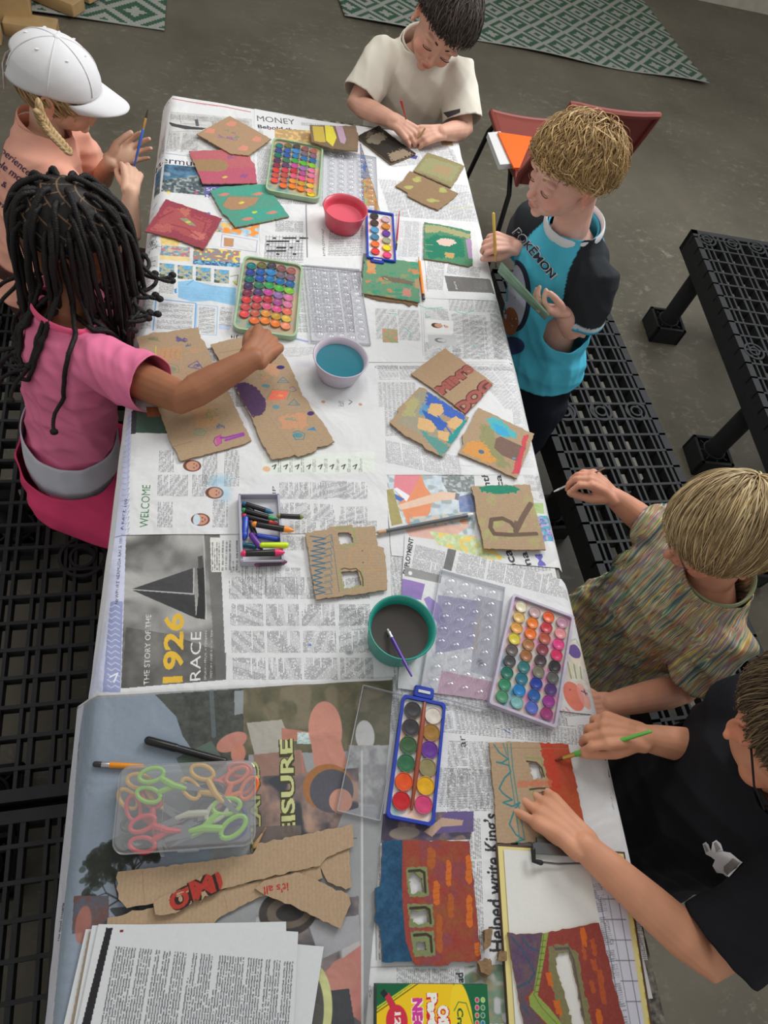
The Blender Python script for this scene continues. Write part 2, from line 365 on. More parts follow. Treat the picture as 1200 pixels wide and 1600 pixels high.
# ------------------------------------------------------------------ rugs
def rug(name, corners, label, seed, k):
    """flat woven mat; corners given on the floor as origin, along, across"""
    o, ax, ay = [np.array(c, float) for c in corners]; ax = ax-o; ay = ay-o; la, lb = np.linalg.norm(ax), np.linalg.norm(ay)
    nx, ny = int(la/.02), int(lb/.02); V = []; F = []; r = np.random.RandomState(seed); U = []
    for j in range(ny+1):
        for i in range(nx+1):
            u, v = i/nx, j/ny; e = math.sin(u*la*5.2+1)*.012*math.exp(-v*lb*4)
            p = o+ax*u+ay*v+np.array([0, 1])*e; V.append((p[0], p[1], .007+.006*math.exp(-v*lb*5)*(1+math.sin(u*la*7+seed)))); U.append((u*la, v*lb))
    for j in range(ny):
        for i in range(nx): a = j*(nx+1)+i; F.append((a, a+1, a+nx+2, a+nx+1))
    b = MB(); b.add(V, F)
    cell = .0115*k; H, Wd = int(lb/cell), int(la/cell); Y, X = np.mgrid[0:H, 0:Wd]
    # stepped diamonds, framed by zigzags, in green on pale grey
    P = 22; x = (X % P)-P//2; y = ((Y+(X//P)*0) % P)-P//2; d = np.abs(x)+np.abs(y); st = (np.abs(x) <= 1) | (np.abs(y) <= 1)
    g = ((d >= 3) & (d <= 8) & ~(st & (d <= 4))) | ((d >= 13) & (d <= 15)) | (d >= 20)
    g[0:1] = False
    col = np.where(g[..., None], np.array([58, 92, 72]), np.array([158, 160, 154])).astype(float)
    sc = 4; col = np.kron(col, np.ones((sc, sc, 1))); col += (vnoise(col.shape[0], col.shape[1], 2, 3)-.5)[..., None]*16
    c = Cv(None, world=[(0, 0), (Wd*cell, H*cell)], res=100, pad=0); c.a = col; c.h, c.w = col.shape[:2]
    me = b.mesh(name, [c.material('woven_'+name, .85)]); c.lo = np.array([0, 0.]); c.hi = np.array([la, lb]); c.uv(me, R=np.array(U))
    ob = link(name, me); s = ob.modifiers.new('thick', 'SOLIDIFY'); s.thickness = .004; s.offset = 1
    return tag(ob, label, 'rug')
rug('woven_rug', [(2.62, 4.02), (0.5, 4.06), (2.48, 5.1)], 'long green and grey diamond patterned woven rug behind the boy in the white shirt', 1, .78)
rug('woven_rug', [(-.357, 3.60), (-2.0, 3.52), (-.40, 4.7)], 'green and grey woven rug with wooden blocks lying on it, top left', 4, 1.0)
# ------------------------------------------------------------------ wooden blocks
wood = mat('pale_wood', (182, 150, 104), .55, noise=.10, nscale=18, bump=.2, bscale=60)
def block(px1, px2, w, h, label, z=0.0):
    a, b_ = at(*px1, z), at(*px2, z); d = b_-a; L = np.linalg.norm(d[:2]); m = MB(); m.box((0, 0, h/2), (L, w, h), bev=.006)
    o = m.build('wooden_block', wood, loc=((a[0]+b_[0])/2, (a[1]+b_[1])/2, z), smooth=True); o.rotation_euler = (0, 0, math.atan2(d[1], d[0])); o.rotation_euler.rotate_axis('X', 0)
    tag(o, label, 'wooden block', 'wooden building blocks by the rug')
block((10, 46), (92, 58), .10, .05, 'pale wooden block lying on the bare floor just behind the white cap')
block((22, -22), (26, 38), .13, .10, 'upright chunky wooden block standing at the left edge of the rug', .02)
block((58, -6), (125, 22), .09, .05, 'long wooden plank lying slantwise across the left rug', .02)
block((128, -8), (150, 2), .09, .06, 'short wooden block at the top edge on the left rug', .02)
block((-14, 62), (4, 64), .08, .06, 'reddish wooden block end cut by the left edge of the picture')
# ------------------------------------------------------------------ black plastic racks
rackm = mat('black_rack_plastic', (40, 41, 43), .62, noise=.12, nscale=40, bump=.25, bscale=150, spec=.25)
def rack(label, loc, rz, nx, rows, W_, L_, H_, leg_pos, rings=(), dy=.058):
    """open grid deck on round legs in square sockets; local x across, y along, origin at one corner"""
    t = thing('plastic_rack', label, 'rack', loc, rz, 'black plastic grid racks'); m = MB(); th = .030; z = H_-th/2
    m.box((.011, L_/2, H_-.04), (.022, L_, .08)); m.box((W_-.011, L_/2, H_-.04), (.022, L_, .08))
    m.box((W_/2, .011, H_-.04), (W_, .022, .08)); m.box((W_/2, L_-.011, H_-.04), (W_, .022, .08))
    ys = []; y = .0
    while y < L_-.03:
        ys.append(y); y += dy
    ringrows = set(rings)
    for i, y in enumerate(ys[1:]): m.box((W_/2, y, z), (W_, .0075, th))
    for k in range(1, nx):
        x = W_*k/nx+(.006 if k % 2 else -.004)
        m.box((x, L_/2, z+.001), (.0065 if k % 3 else .009, L_-.01, th-.004))
    for (x, y, r) in rings:
        m.lathe([(r, -th/2), (r, .001+th/2), (r-.007, .001+th/2), (r-.007, -th/2), (r, -th/2)], 28, c=(x, y, z), cap=False)
        m.lathe([(r*.55, -th/2), (r*.55, .0015+th/2), (r*.55-.006, .0015+th/2), (r*.55-.006, -th/2), (r*.55, -th/2)], 24, c=(x, y, z), cap=False)
    m.build('deck', rackm, t, smooth=False)
    for (x, y) in leg_pos:
        g = MB(); g.tube([(x, y, .05), (x, y, H_-.06)], .032, seg=24, cap=False); lo = g.build('leg', rackm, t)
        f = MB(); s = .055
        for (cx, cy, dx, dy_) in ((s, 0, .010, .12), (-s, 0, .010, .12), (0, s, .12, .010), (0, -s, .12, .010)): f.box((x+cx, y+cy, .036), (dx, dy_, .07))
        f.box((x, y, .012), (.11, .11, .02)); f.lathe([(.040, 0), (.040, .074), (.034, .074), (.034, 0)], 24, c=(x, y, 0), cap=False)
        for a in range(8): 
            q = a*PI/4; f.box((x+.047*math.cos(q), y+.047*math.sin(q), .037), (.016, .004, .066), rz=q)
        f.build('foot_socket', rackm, lo)
    return t
BZ = 0.28
p = at(913, 827, BZ); q = at(840, 620, BZ); a = math.atan2(q[1]-p[1], q[0]-p[0])-PI/2; u = np.array([-math.sin(a), math.cos(a)])
o_ = p[:2]-u*.62
rack('black plastic grid rack used as a bench along the right side of the table', (o_[0], o_[1], 0), a, 13, 0, .375, 1.62, BZ,
     [(.05, .06), (.325, .06), (.05, .80), (.325, .80), (.05, 1.56), (.325, 1.56)], rings=[(.07, .058*17.5, .036), (.19, .058*17.5, .036), (.31, .058*17.5, .036), (.07, .058*6.5, .036), (.19, .058*6.5, .036), (.31, .058*6.5, .036)])
rz_ = .38; p = at(1080, 358, rz_); a = math.radians(-3.0); v = np.array([math.sin(-a), math.cos(a)]); o_ = p[:2]-v*1.25
rack('black plastic grid rack standing on bare floor at the far right', (o_[0], o_[1], 0), a, 20, 0, .62, 1.25, rz_,
     [(.06, 1.13), (.40, 1.13), (.06, .50), (.40, .50), (.06, .08), (.56, .08)], rings=[(.05+.1*k, 1.25-.045, .036) for k in range(6)]+[(.05, .66, .036)], dy=.0605)
p = at(-6, 545, BZ); a = math.radians(4.5); v = np.array([-math.sin(a), math.cos(a)]); o_ = p[:2]-v*1.10+np.array([-.02, 0])
rack('black plastic grid rack on the left, under the girl in pink', (o_[0], o_[1], 0), a, 20, 0, .60, 1.44, BZ,
     [(.06, .06), (.54, .06), (.06, 1.38), (.54, 1.38), (.06, .7), (.54, .7)], rings=[(.09+.14*k, .058*18.5, .05) for k in range(4)]+[(.40, .058*8.5, .05), (.25, .058*8.5, .05)], dy=.058)
o4 = o_-v*.655
rack('black plastic grid rack in the near left corner beside the table', (o4[0], o4[1], 0), a, 20, 0, .60, .64, BZ, [(.06, .06), (.54, .06), (.06, .58), (.54, .58)])
# ------------------------------------------------------------------ table
TX0, TX1, TY0, TY1 = -.168, .558, -.36, 1.788
tm = bpy.data.materials.new('speckled_laminate'); tm.use_nodes = True; nt = tm.node_tree; b = nt.nodes['Principled BSDF']; tc = nt.nodes.new('ShaderNodeTexCoord')
n = nt.nodes.new('ShaderNodeTexNoise'); n.inputs['Scale'].default_value = 90; n.inputs['Detail'].default_value = 3; nt.links.new(tc.outputs['Object'], n.inputs['Vector'])
r = nt.nodes.new('ShaderNodeValToRGB'); r.color_ramp.elements[0].position = .38; r.color_ramp.elements[0].color = (*s2l((58, 54, 48)), 1)
r.color_ramp.elements[1].position = .66; r.color_ramp.elements[1].color = (*s2l((150, 144, 132)), 1); nt.links.new(n.outputs[0], r.inputs[0]); nt.links.new(r.outputs[0], b.inputs['Base Color']); b.inputs['Roughness'].default_value = .35
t = thing('folding_table', 'long folding table with speckled grey top under the newspapers', 'table', ((TX0+TX1)/2, (TY0+TY1)/2, 0))
cx, cy = (TX0+TX1)/2, (TY0+TY1)/2
m = MB(); m.box((0, 0, TZ-.016), (TX1-TX0, TY1-TY0, .028), bev=.02); m.build('tabletop', tm, t)
steel = mat('grey_steel', (120, 122, 124), .35, .9)
for sy in (-1, 1):
    for sx in (-1, 1):
        m = MB(); m.tube([(sx*.29, sy*.82, TZ-.03), (sx*.29, sy*.86, .0)], .014, seg=12, cap=False); m.build('leg', steel, t)
    m = MB(); m.tube([(-.29, sy*.85, .10), (.29, sy*.85, .10)], .011, seg=12); m.tube([(-.29, sy*.82, TZ-.045), (.29, sy*.82, TZ-.045)], .011, seg=12); m.build('crossbar', steel, t)
# ------------------------------------------------------------------ chair behind the boy in blue
cm = mat('brick_red_plastic', (128, 58, 50), .5, noise=.05, nscale=10, bump=.15, bscale=300)
blk = mat('black_metal', (28, 28, 30), .4, .6)
t = thing('stacking_chair', 'brick red plastic chair with thin black metal legs beyond the boy in blue', 'chair', (1.055, 2.32, 0), math.radians(4)); t.scale = (.76, 1, 1)
m = MB(); V = []; F = []; nu, nv = 16, 26
for j in range(nv+1):                                       # one shell: seat bends up into the back rest (local -y side)
    v = j/nv
    if v < .5: y = .21-.40*(v/.5); z = .43-.012*math.sin(PI*v/.5)
    else: k = (v-.5)/.5; y = -.19-.10*k-.03*math.sin(k*PI/2); z = .43+.33*k
    z += 0
    for i in range(nu+1):
        uu = i/nu*2-1; w = .21-.02*(v > .5)*(v-.5)*2
        V.append((uu*w, y+(.02*uu*uu if v > .5 else 0), z+(.012*uu*uu if v < .5 else 0)))
for j in range(nv):
    for i in range(nu): a_ = j*(nu+1)+i; F.append((a_, a_+1, a_+nu+2, a_+nu+1))
m.add(V, F); sh = m.build('seat_shell', cm, t); s = sh.modifiers.new('th', 'SOLIDIFY'); s.thickness = .008
# rolled rim round the shell
per = [j*(nu+1) for j in range(nv+1)]+[nv*(nu+1)+i for i in range(1, nu+1)]+[j*(nu+1)+nu for j in range(nv-1, -1, -1)]+[i for i in range(nu-1, 0, -1)]
m = MB(); pp = [V[i] for i in per]; m.tube(pp+[pp[0]], .011, seg=8, cap=False); m.build('rim', cm, sh)
for sx in (-1, 1):
    m = MB(); m.tube([(sx*.19, .17, .42), (sx*.20, .19, .38), (sx*.23, .25, 0.0)], .011, seg=10); m.build('leg', blk, t)
    m = MB(); m.tube([(sx*.17, .10, .415), (sx*.19, -.08, .405), (sx*.20, -.15, .36), (sx*.22, -.22, .15), (sx*.23, -.26, 0)], .011, seg=10); m.build('leg', blk, t)
m = MB(); m.tube([(-.19, .12, .412), (.19, .12, .412)], .009, seg=8); m.build('crossbar', blk, t)
# booklet and orange sheet on the seat
z = .445
def flat_px(pxs, z): return [tuple(at(x, y, z)[:2]) for x, y in pxs]
m = MB(); m.prism(flat_px([(762, 208), (782, 206), (806, 256), (781, 258)], z+.02), z+.004, z+.022)
tag(m.build('booklet', mat('plain_white_paper', (214, 216, 216), .8), smooth=False), 'white paper booklet on the edge of the brick red chair seat', 'booklet')
m = MB(); m.prism(flat_px([(778, 206), (832, 214), (812, 262), (803, 262)], z+.03), z+.024, z+.030)
tag(m.build('orange_folder', mat('bright_orange_card', (255, 104, 22), .6), smooth=False), 'bright orange folder lying on the brick red chair seat', 'folder')
# ================================================================== NEWSPAPERS
INK = (96, 96, 100); PAP = (220, 221, 222)
edge_mat = mat('newsprint_edge', (214, 214, 212), .85)
LEVEL = [0]
PZ = {}
def sheet(name, label, corners, paint, base=PAP, res=1250, sub=.012, wav=.0005, seed=0, curl=None, droop=True, cat='newspaper', group='newspapers covering the table', lv=None, bottom=None, rag=0):
    """corners TL TR BR BL in photo px; a thin gently cockled sheet on the table, hanging over its edges"""
    lv = {0: -.6, 1: 0, 2: 1, 3: 2, 4: 2, 5: 3, 6: 4, 7: 3, 8: 2, 9: 1, 10: 3, 11: 2, 12: 1, 13: 3, 14: 2, 15: 4, 16: 1}[seed]
    z0 = TZ+.0006+lv*.0006; c = Cv(corners, z0, base, res, pad=.002); paint(c)
    c.grain(5, 2.5, seed)
    Q = [at(x, y, z0)[:2] for x, y in corners]; la = max(np.linalg.norm(Q[1]-Q[0]), np.linalg.norm(Q[2]-Q[3])); lb = max(np.linalg.norm(Q[3]-Q[0]), np.linalg.norm(Q[2]-Q[1]))
    nx, ny = max(2, int(la/sub)), max(2, int(lb/sub)); V = []; U = []; F = []; r = np.random.RandomState(seed+11); ph = r.rand(6)*6
    jt = vnoise(ny+1, nx+1, 2.5, seed+2)-.5
    for j in range(ny+1):
        for i in range(nx+1):
            u, v = i/nx, j/ny; p = (Q[0]*(1-u)+Q[1]*u)*(1-v)+(Q[3]*(1-u)+Q[2]*u)*v; U.append(p)
            e = .0015*((i in (0, nx)) or (j in (0, ny))); x, y = p+e*jt[j, i]
            w = wav*(.5+.5*math.sin(x*23+ph[0]+2*math.sin(y*9+ph[1])))*(.5+.5*math.sin(y*31+ph[2]+2*math.sin(x*13+ph[3])))
            if curl: w += curl(u, v)
            h = z0+w
            if droop:
                for ov in (TX0-x, x-TX1, y-TY1, TY0-y):
                    if ov > 0: h -= ov*1.5
                x = min(max(x, TX0-.9*abs(TX0-x)) if x < TX0 else x, 9)
            V.append((x, y, h))
    for j in range(ny):
        for i in range(nx): a_ = j*(nx+1)+i; F.append((a_, a_+nx+1, a_+nx+2, a_+1))
    b = MB(); b.add(V, F); me = b.mesh(name, [c.material('print_'+name+str(lv), .8, .8)]); c.uv(me, np.array(U))
    o = link(name, me); return tag(o, label, cat, group)
def head(c, x, y, rx, ry, skin=(190, 140, 110), hair=(60, 45, 38), ang=0):
    c.ell((x, y), rx, ry, hair, 1, ang); c.ell((x+rx*.25, y), rx*.72, ry*.7, skin, 1, ang)
    c.ell((x+rx*.35, y-ry*.2), rx*.09, ry*.1, (50, 35, 30), .8); c.ell((x+rx*.35, y+ry*.25), rx*.09, ry*.1, (50, 35, 30), .8)
sheet('newspaper', 'plain newspaper layer showing only in the gaps between the other pages', [(252, 150), (716, 222), (1020, 1560), (62, 1640)], lambda c: c.cols((300, 300), (700, 320), (300, 1300), 8, 2.4, seed=3), seed=0, wav=0)
# --- far left page (steamship picture, Bermuda masthead)
def p_far_left(c):
    c.photo([(262, 174), (393, 186), (396, 240), (246, 232)], (205, 204, 200), (190, 190, 188), None, 10, 1)
    c.cols((250, 205), (250, 206), (396, 206), 1)
    c.stroke([(258, 152), (300, 160), (350, 167), (391, 175)], 3.4, (196, 110, 108)); c.text('SUMMER GUIDE', (306, 163), (340, 167), 2.5, (190, 90, 90))
    c.poly([(262, 190), (276, 194), (300, 198), (322, 200), (316, 203), (290, 202), (268, 197)], (70, 70, 72)); c.poly([(304, 187), (309, 186), (311, 197), (306, 197)], (90, 90, 92))
    c.stroke([(280, 180), (283, 193), (304, 194), (322, 196)], 1, (120, 120, 120)); c.ell((312, 184), 22, 6, (150, 150, 150), .5, .1, soft=1)
    c.cols((250, 206), (283, 209), (244, 236), 2, 2.4); c.cols((286, 208), (312, 212), (282, 238), 1, 2.4); c.cols((330, 190), (392, 198), (340, 232), 3, 2.4); c.cols((262, 178), (390, 188), (262, 186), 6, 2.4)
    c.stroke([(243, 238), (310, 246)], 1.6, (120, 140, 170)); c.poly([(240, 239), (330, 248), (330, 262), (238, 254)], (225, 226, 228)); c.text('Bermuda', (240, 253), (322, 262), 24, (40, 42, 52))
    c.photo([(241, 255), (320, 262), (322, 305), (238, 298)], (88, 130, 160), (60, 84, 105), (150, 165, 175), 16, 3)
    c.photo([(240, 282), (322, 275), (324, 306), (238, 298)], (110, 115, 115), (60, 66, 66), (170, 176, 170), 5, 9, .8)
    c.poly([(320, 286), (378, 286), (378, 312), (320, 308)], (104, 100, 160)); c.text('SCALE', (323, 298), (362, 298), 11, (230, 230, 240)); c.text('NEW', (323, 310), (350, 311), 14, (235, 235, 245), off=.03)
    for k in range(26):
        r = np.random.RandomState(k); x = 232+r.rand()*170; y = 300+r.rand()*48; c.ell((x, y), 3+r.rand()*7, 2+r.rand()*4, [(60, 130, 190), (240, 150, 60), (230, 90, 120), (110, 90, 170), (250, 205, 80), (60, 160, 150), (220, 70, 60)][k % 7], .65, r.rand()*3)
sheet('newspaper', 'newspaper page with the steamship picture at the far left table corner', [(254, 147), (400, 171), (405, 352), (229, 332)], p_far_left, seed=1)
def p_money(c):
    c.text('MONEY', (402, 189), (461, 195), 24, (92, 92, 96)); c.text('Behold the past', (403, 200), (492, 209), 15, (60, 62, 70), off=.02); c.cols((404, 199), (412, 200), (404, 230), 1, 2.6); c.ell((421, 202), 3, 3, (190, 90, 90))
    c.photo([(429, 201), (560, 208), (556, 232), (430, 226)], (176, 160, 120), (200, 150, 110), (220, 190, 120), 6, 4); c.cols((470, 191), (545, 199), (470, 196), 3, 2.6)
    c.cols((402, 232), (480, 236), (402, 330), 3, 2.3); c.photo([(562, 225), (585, 225), (612, 330), (566, 330)], (70, 100, 170), (150, 160, 170), (190, 140, 90), 8, 6)
    c.photo([(568, 280), (606, 276), (613, 332), (570, 334)], (226, 170, 80), (206, 130, 70), (170, 190, 120), 7, 7); c.text('79', (570, 300), (590, 300), 22, (120, 110, 100), .7)
sheet('newspaper', 'newspaper headed MONEY under the far green paint tray', [(397, 170), (566, 201), (612, 345), (398, 345)], p_money, seed=2)
def p_farright(c):
    c.text('MOON', (650, 224), (684, 220), 4, (80, 80, 84)); c.cols((600, 236), (700, 226), (612, 262), 4, 2.4, seed=3); c.photo([(688, 217), (706, 221), (708, 228), (690, 226)], (150, 170, 120), (200, 130, 100), None, 4, 2)
    c.cols((590, 280), (735, 290), (612, 340), 5, 2.3, seed=5, ink=(140, 140, 142)); c.cols((700, 232), (708, 234), (712, 262), 1, 3); c.poly([(640, 240), (653, 244), (650, 249), (637, 246)], (80, 80, 140)); c.stroke([(690, 322), (720, 326), (745, 318)], 3, (216, 214, 150), .6)
    c.cols((600, 300), (610, 345), (740, 300), 2, 2.5, seed=6, ink=(150, 150, 152))
sheet('newspaper', 'white newspaper page at the far right table corner under the black painted card', [(556, 196), (712, 219), (757, 352), (600, 352)], p_farright, seed=3)
# --- puzzle page on the left
def p_puzzle(c):
    c.photo([(335, 340), (405, 352), (403, 372), (333, 362)], (205, 215, 220), (150, 190, 215), (240, 150, 70), 9, 4); c.ell((343, 361), 4, 3, (70, 170, 160)); c.ell((352, 352), 12, 9, (245, 190, 90), .7); c.ell((343, 358), 7, 4, (230, 120, 70), .6)
    c.stroke([(347, 366), (402, 376), (400, 394), (345, 386)], .8, (130, 110, 160), closed=True); c.poly([(350, 371), (364, 373), (363, 386), (349, 384)], (190, 180, 214)); c.cols((350, 371), (364, 373), (349, 385), 1, 1.6, dens=.6); c.poly([(350, 371), (366, 373), (365, 386), (349, 385)], (150, 130, 190), .3); c.poly([(350, 372), (365, 372), (365, 386), (350, 385)], (0, 0, 0), 0); c.poly([(352, 372), (352, 372), (352, 372)], (0, 0, 0)); c.photo([(350, 372), (365, 374), (364, 385), (350, 384)], (170, 150, 150), (196, 150, 110), None, 3, 1); c.poly([(349, 372), (363, 374), (362, 384), (349, 383)], (196, 150, 105), .0)
    c.photo([(351, 372), (365, 373), (364, 385), (351, 385)], (190, 140, 100), (200, 150, 110), None, 4, 2)
    c.photo([(252, 383), (297, 387), (296, 409), (249, 406)], (90, 150, 190), (220, 190, 150), (200, 120, 130), 6, 5); c.poly([(249, 399), (296, 402), (296, 409), (249, 406)], (236, 214, 150), .9)
    c.photo([(251, 371), (280, 375), (280, 385), (251, 382)], (236, 206, 130), (220, 190, 120), None, 5, 5)
    c.photo([(303, 386), (376, 392), (374, 418), (301, 412)], (190, 120, 110), (100, 160, 170), (236, 206, 110), 5, 8); c.photo([(303, 406), (375, 411), (374, 418), (301, 413)], (60, 80, 130), (130, 200, 220), None, 4, 3)
    for k in range(4):
        x = 249+k*28.5; y = 411+k*3.2; c.photo([(x, y), (x+24, y+2), (x+23, y+23), (x, y+21)], (150, 170, 150), (200, 180, 150), (70, 130, 180), 4, 20); c.photo([(x+8, y+1), (x+23, y+2), (x+22, y+8), (x+9, y+7)], (90, 160, 200), (120, 180, 215), None, 4, 20); c.poly([(x, y+17), (x+9, y+18), (x+8, y+22), (x, y+21)], (60, 60, 50), .7)
    r = np.random.RandomState(2)
    for k in range(60): x = 229+r.rand()*17; y = 372+r.rand()*18; c.stroke([(x, y), (x+r.randn()*2, y+r.randn()*2)], .6, (60, 60, 62), .8)
    c.poly([(228, 399), (247, 400), (246, 418), (227, 417)], (196, 196, 194)); c.stroke([(230, 402), (233, 404)], 2, (40, 40, 40)); c.stroke([(237, 407), (243, 408)], 1.6, (40, 40, 40)); c.stroke([(229, 414), (233, 415)], 2.4, (40, 40, 40)); c.stroke([(236, 414), (242, 415)], 1.4, (40, 40, 40))
    c.cols((224, 424), (243, 426), (222, 455), 1, 2.2, ink=(150, 110, 120)); c.cols((222, 458), (240, 460), (218, 512), 2, 2.2)
    c.poly([(249, 440), (272, 442), (271, 459), (248, 457)], (208, 208, 206)); c.cols((249, 440), (272, 442), (248, 458), 4, 1.8, dens=.6)
    c.poly([(278, 440), (300, 438), (330, 446), (369, 450), (368, 478), (330, 470), (300, 472), (278, 465)], (146, 194, 226)); c.stroke([(292, 445), (302, 438)], 3, (110, 170, 214)); c.poly([(272, 452), (276, 450), (276, 458), (273, 458)], (80, 150, 210)); c.cols((280, 448), (366, 456), (280, 466), 10, 3.4, (110, 166, 206), a=.5)
    c.stroke([(239, 516), (244, 467), (306, 474), (304, 514)], 2.2, (110, 160, 210)); c.cols((248, 472), (302, 477), (244, 514), 1, 2.5, seed=4, gap=0); c.stroke([(308, 476), (340, 479), (338, 524), (306, 522), (308, 476)], 1.6, (150, 190, 225)); c.cols((311, 479), (338, 482), (309, 520), 1, 2.5); c.cols((344, 480), (364, 482), (342, 512), 1, 2.5); c.poly([(343, 508), (360, 510), (358, 516), (342, 514)], (190, 206, 230))
    c.text('iif', (361, 528), (373, 529), 10, (50, 50, 54)); c.stroke([(360, 432), (372, 430), (370, 446), (364, 440)], 1.6, (120, 120, 70)); c.ell((368, 441), 5, 4, (196, 196, 60), .7)
sheet('newspaper', 'puzzle and horoscope newspaper page with blue panels under the maroon painted card', [(230, 350), (412, 345), (404, 545), (205, 545)], p_puzzle, seed=4)
def p_cross(c):
    c.cols((414, 380), (474, 380), (414, 412), 2, 2.2); c.poly([(408, 338), (478, 338), (476, 376), (408, 376)], (216, 217, 218)); 
    for i in range(12): c.stroke([(416+i*5.2, 368), (413+i*5.2, 404)], .35, (120, 120, 122)); 
    for i in range(8): c.stroke([(415, 370+i*5), (474, 371+i*5)], .35, (120, 120, 122))
    r = np.random.RandomState(5)
    for k in range(20): x = 416+r.randint(0, 11)*5.2; y = 371+r.randint(0, 6)*5; c.rect(x, y, x+5.2*(1+2*(r.rand() > .6)), y+2.4, (50, 50, 52))
    c.stroke([(478, 320), (480, 402)], 2.4, (130, 130, 132)); c.cols((430, 344), (474, 346), (430, 362), 3, 3, (80, 80, 82))
    c.poly([(481, 324), (580, 330), (572, 402), (482, 402)], (226, 226, 226)); c.text('EMPLOYMENT', (508, 400), (506, 358), 5, (90, 90, 94)); c.cols((512, 400), (516, 350), (566, 400), 2, 2.4)
sheet('newspaper', 'crossword newspaper page beneath the pink bowl', [(405, 318), (585, 322), (575, 425), (406, 408)], p_cross, seed=5)
# --- right middle pages
def p_right_a(c):
    c.cols((632, 345), (660, 347), (628, 402), 1, 2.6, ink=(160, 160, 162)); c.cols((625, 345), (622, 402), (655, 346), 2, 2.6, ink=(150, 150, 152)); c.cols((668, 408), (696, 410), (664, 452), 1, 2.7); c.cols((700, 412), (752, 418), (697, 428), 3, 2.6)
    c.poly([(694, 431), (766, 436), (774, 458), (700, 455)], (116, 114, 112)); c.text('part', (714, 452), (711, 440), 5, (220, 220, 220)); c.cols((738, 437), (760, 439), (742, 452), 1, 3, (150, 148, 146))
    c.stroke([(745, 352), (752, 410)], 9, (232, 232, 232)); c.stroke([(663, 405), (668, 455)], .8, (120, 120, 120))
    c.poly([(553, 395), (572, 396), (570, 440), (562, 430)], (140, 140, 138))
sheet('newspaper', 'newspaper page under the green painted card nearest the boy in blue', [(575, 335), (752, 348), (778, 470), (560, 462)], p_right_a, seed=6, res=1300)
def p_right_b(c):
    for (x0, x1, y0, y1, s) in ((586, 655, 482, 530, 1), (662, 700, 480, 498, 2), (662, 720, 535, 562, 3), (705, 760, 490, 560, 4), (722, 790, 500, 560, 5), (700, 780, 462, 486, 6)):
        c.cols((x0, y0), (x1, y0+4), (x0+2, y1), 2, 2.2, seed=s, ink=(120, 120, 124))
    c.cols((765, 490), (800, 494), (772, 560), 1, 2.2)
    c.photo([(597, 513), (621, 515), (622, 536), (598, 535)], (170, 165, 130), (150, 160, 120), (200, 150, 120), 5, 6)
    c.poly([(665, 500), (708, 502), (708, 522), (666, 520)], (232, 232, 232)); c.poly([(668, 523), (712, 524), (714, 540), (670, 540)], (196, 198, 198))
    c.ell((682, 509), 12, 7.5, (80, 60, 50)); c.ell((685, 509), 9.5, 6.5, (206, 160, 132)); c.ell((697, 511), 5, 4, (214, 168, 140)); c.ell((688, 506), 1.4, 1, (70, 50, 45)); c.ell((688, 512), 1.4, 1, (70, 50, 45)); c.ell((694, 509), 1.6, 3, (150, 90, 80))
    c.ell((688, 532), 13, 7, (120, 122, 122)); c.ell((690, 532), 10, 5.5, (196, 198, 198)); c.stroke([(684, 530), (690, 530)], .8, (90, 90, 90)); c.stroke([(684, 534), (690, 534)], .8, (90, 90, 90))
    for q in ([(655, 478), (668, 483), (690, 481)], [(712, 487), (725, 491), (738, 486)], [(633, 513), (642, 520), (639, 527)], [(608, 490), (622, 492)], [(664, 497), (672, 495)]): c.stroke(q, 2.2, (90, 190, 175), .7, 2, 3)
    c.ell((740, 541), 3, 3, (90, 190, 175), .7)
    for x in (657, 660, 722): c.stroke([(x, 470), (x+4, 556)], .5, (170, 170, 172))
sheet('newspaper', 'newspaper page with two small portrait pictures right of the middle paint tray', [(548, 455), (782, 462), (818, 566), (560, 566)], p_right_b, seed=7, res=1300)
def p_right_c(c):
    c.cols((590, 598), (652, 598), (594, 682), 1, 2.3, seed=2, ink=(130, 130, 134)); c.cols((662, 574), (690, 574), (664, 600), 1, 2.3, ink=(130, 130, 134)); c.cols((590, 572), (656, 572), (592, 594), 2, 2.3, seed=8, ink=(140, 140, 144))
    c.cols((730, 568), (822, 570), (790, 640), 3, 2.3, seed=8, ink=(150, 150, 153)); c.cols((596, 686), (718, 714), (600, 722), 4, 2.3, seed=9, ink=(130, 130, 134)); c.stroke([(598, 676), (608, 722)], 5, (190, 190, 190)); c.cols((800, 640), (828, 642), (808, 730), 1, 2.3, ink=(150, 150, 153)); c.cols((585, 576), (840, 580), (586, 570), 7, 2.3)
    c.stroke([(588, 617), (652, 618)], .6, (190, 190, 190)); c.stroke([(607, 724), (740, 728)], .8, (180, 186, 200))
sheet('newspaper', 'newspaper page of close printed columns under the blue window card', [(568, 562), (818, 560), (850, 742), (590, 742)], p_right_c, seed=8, res=1300)
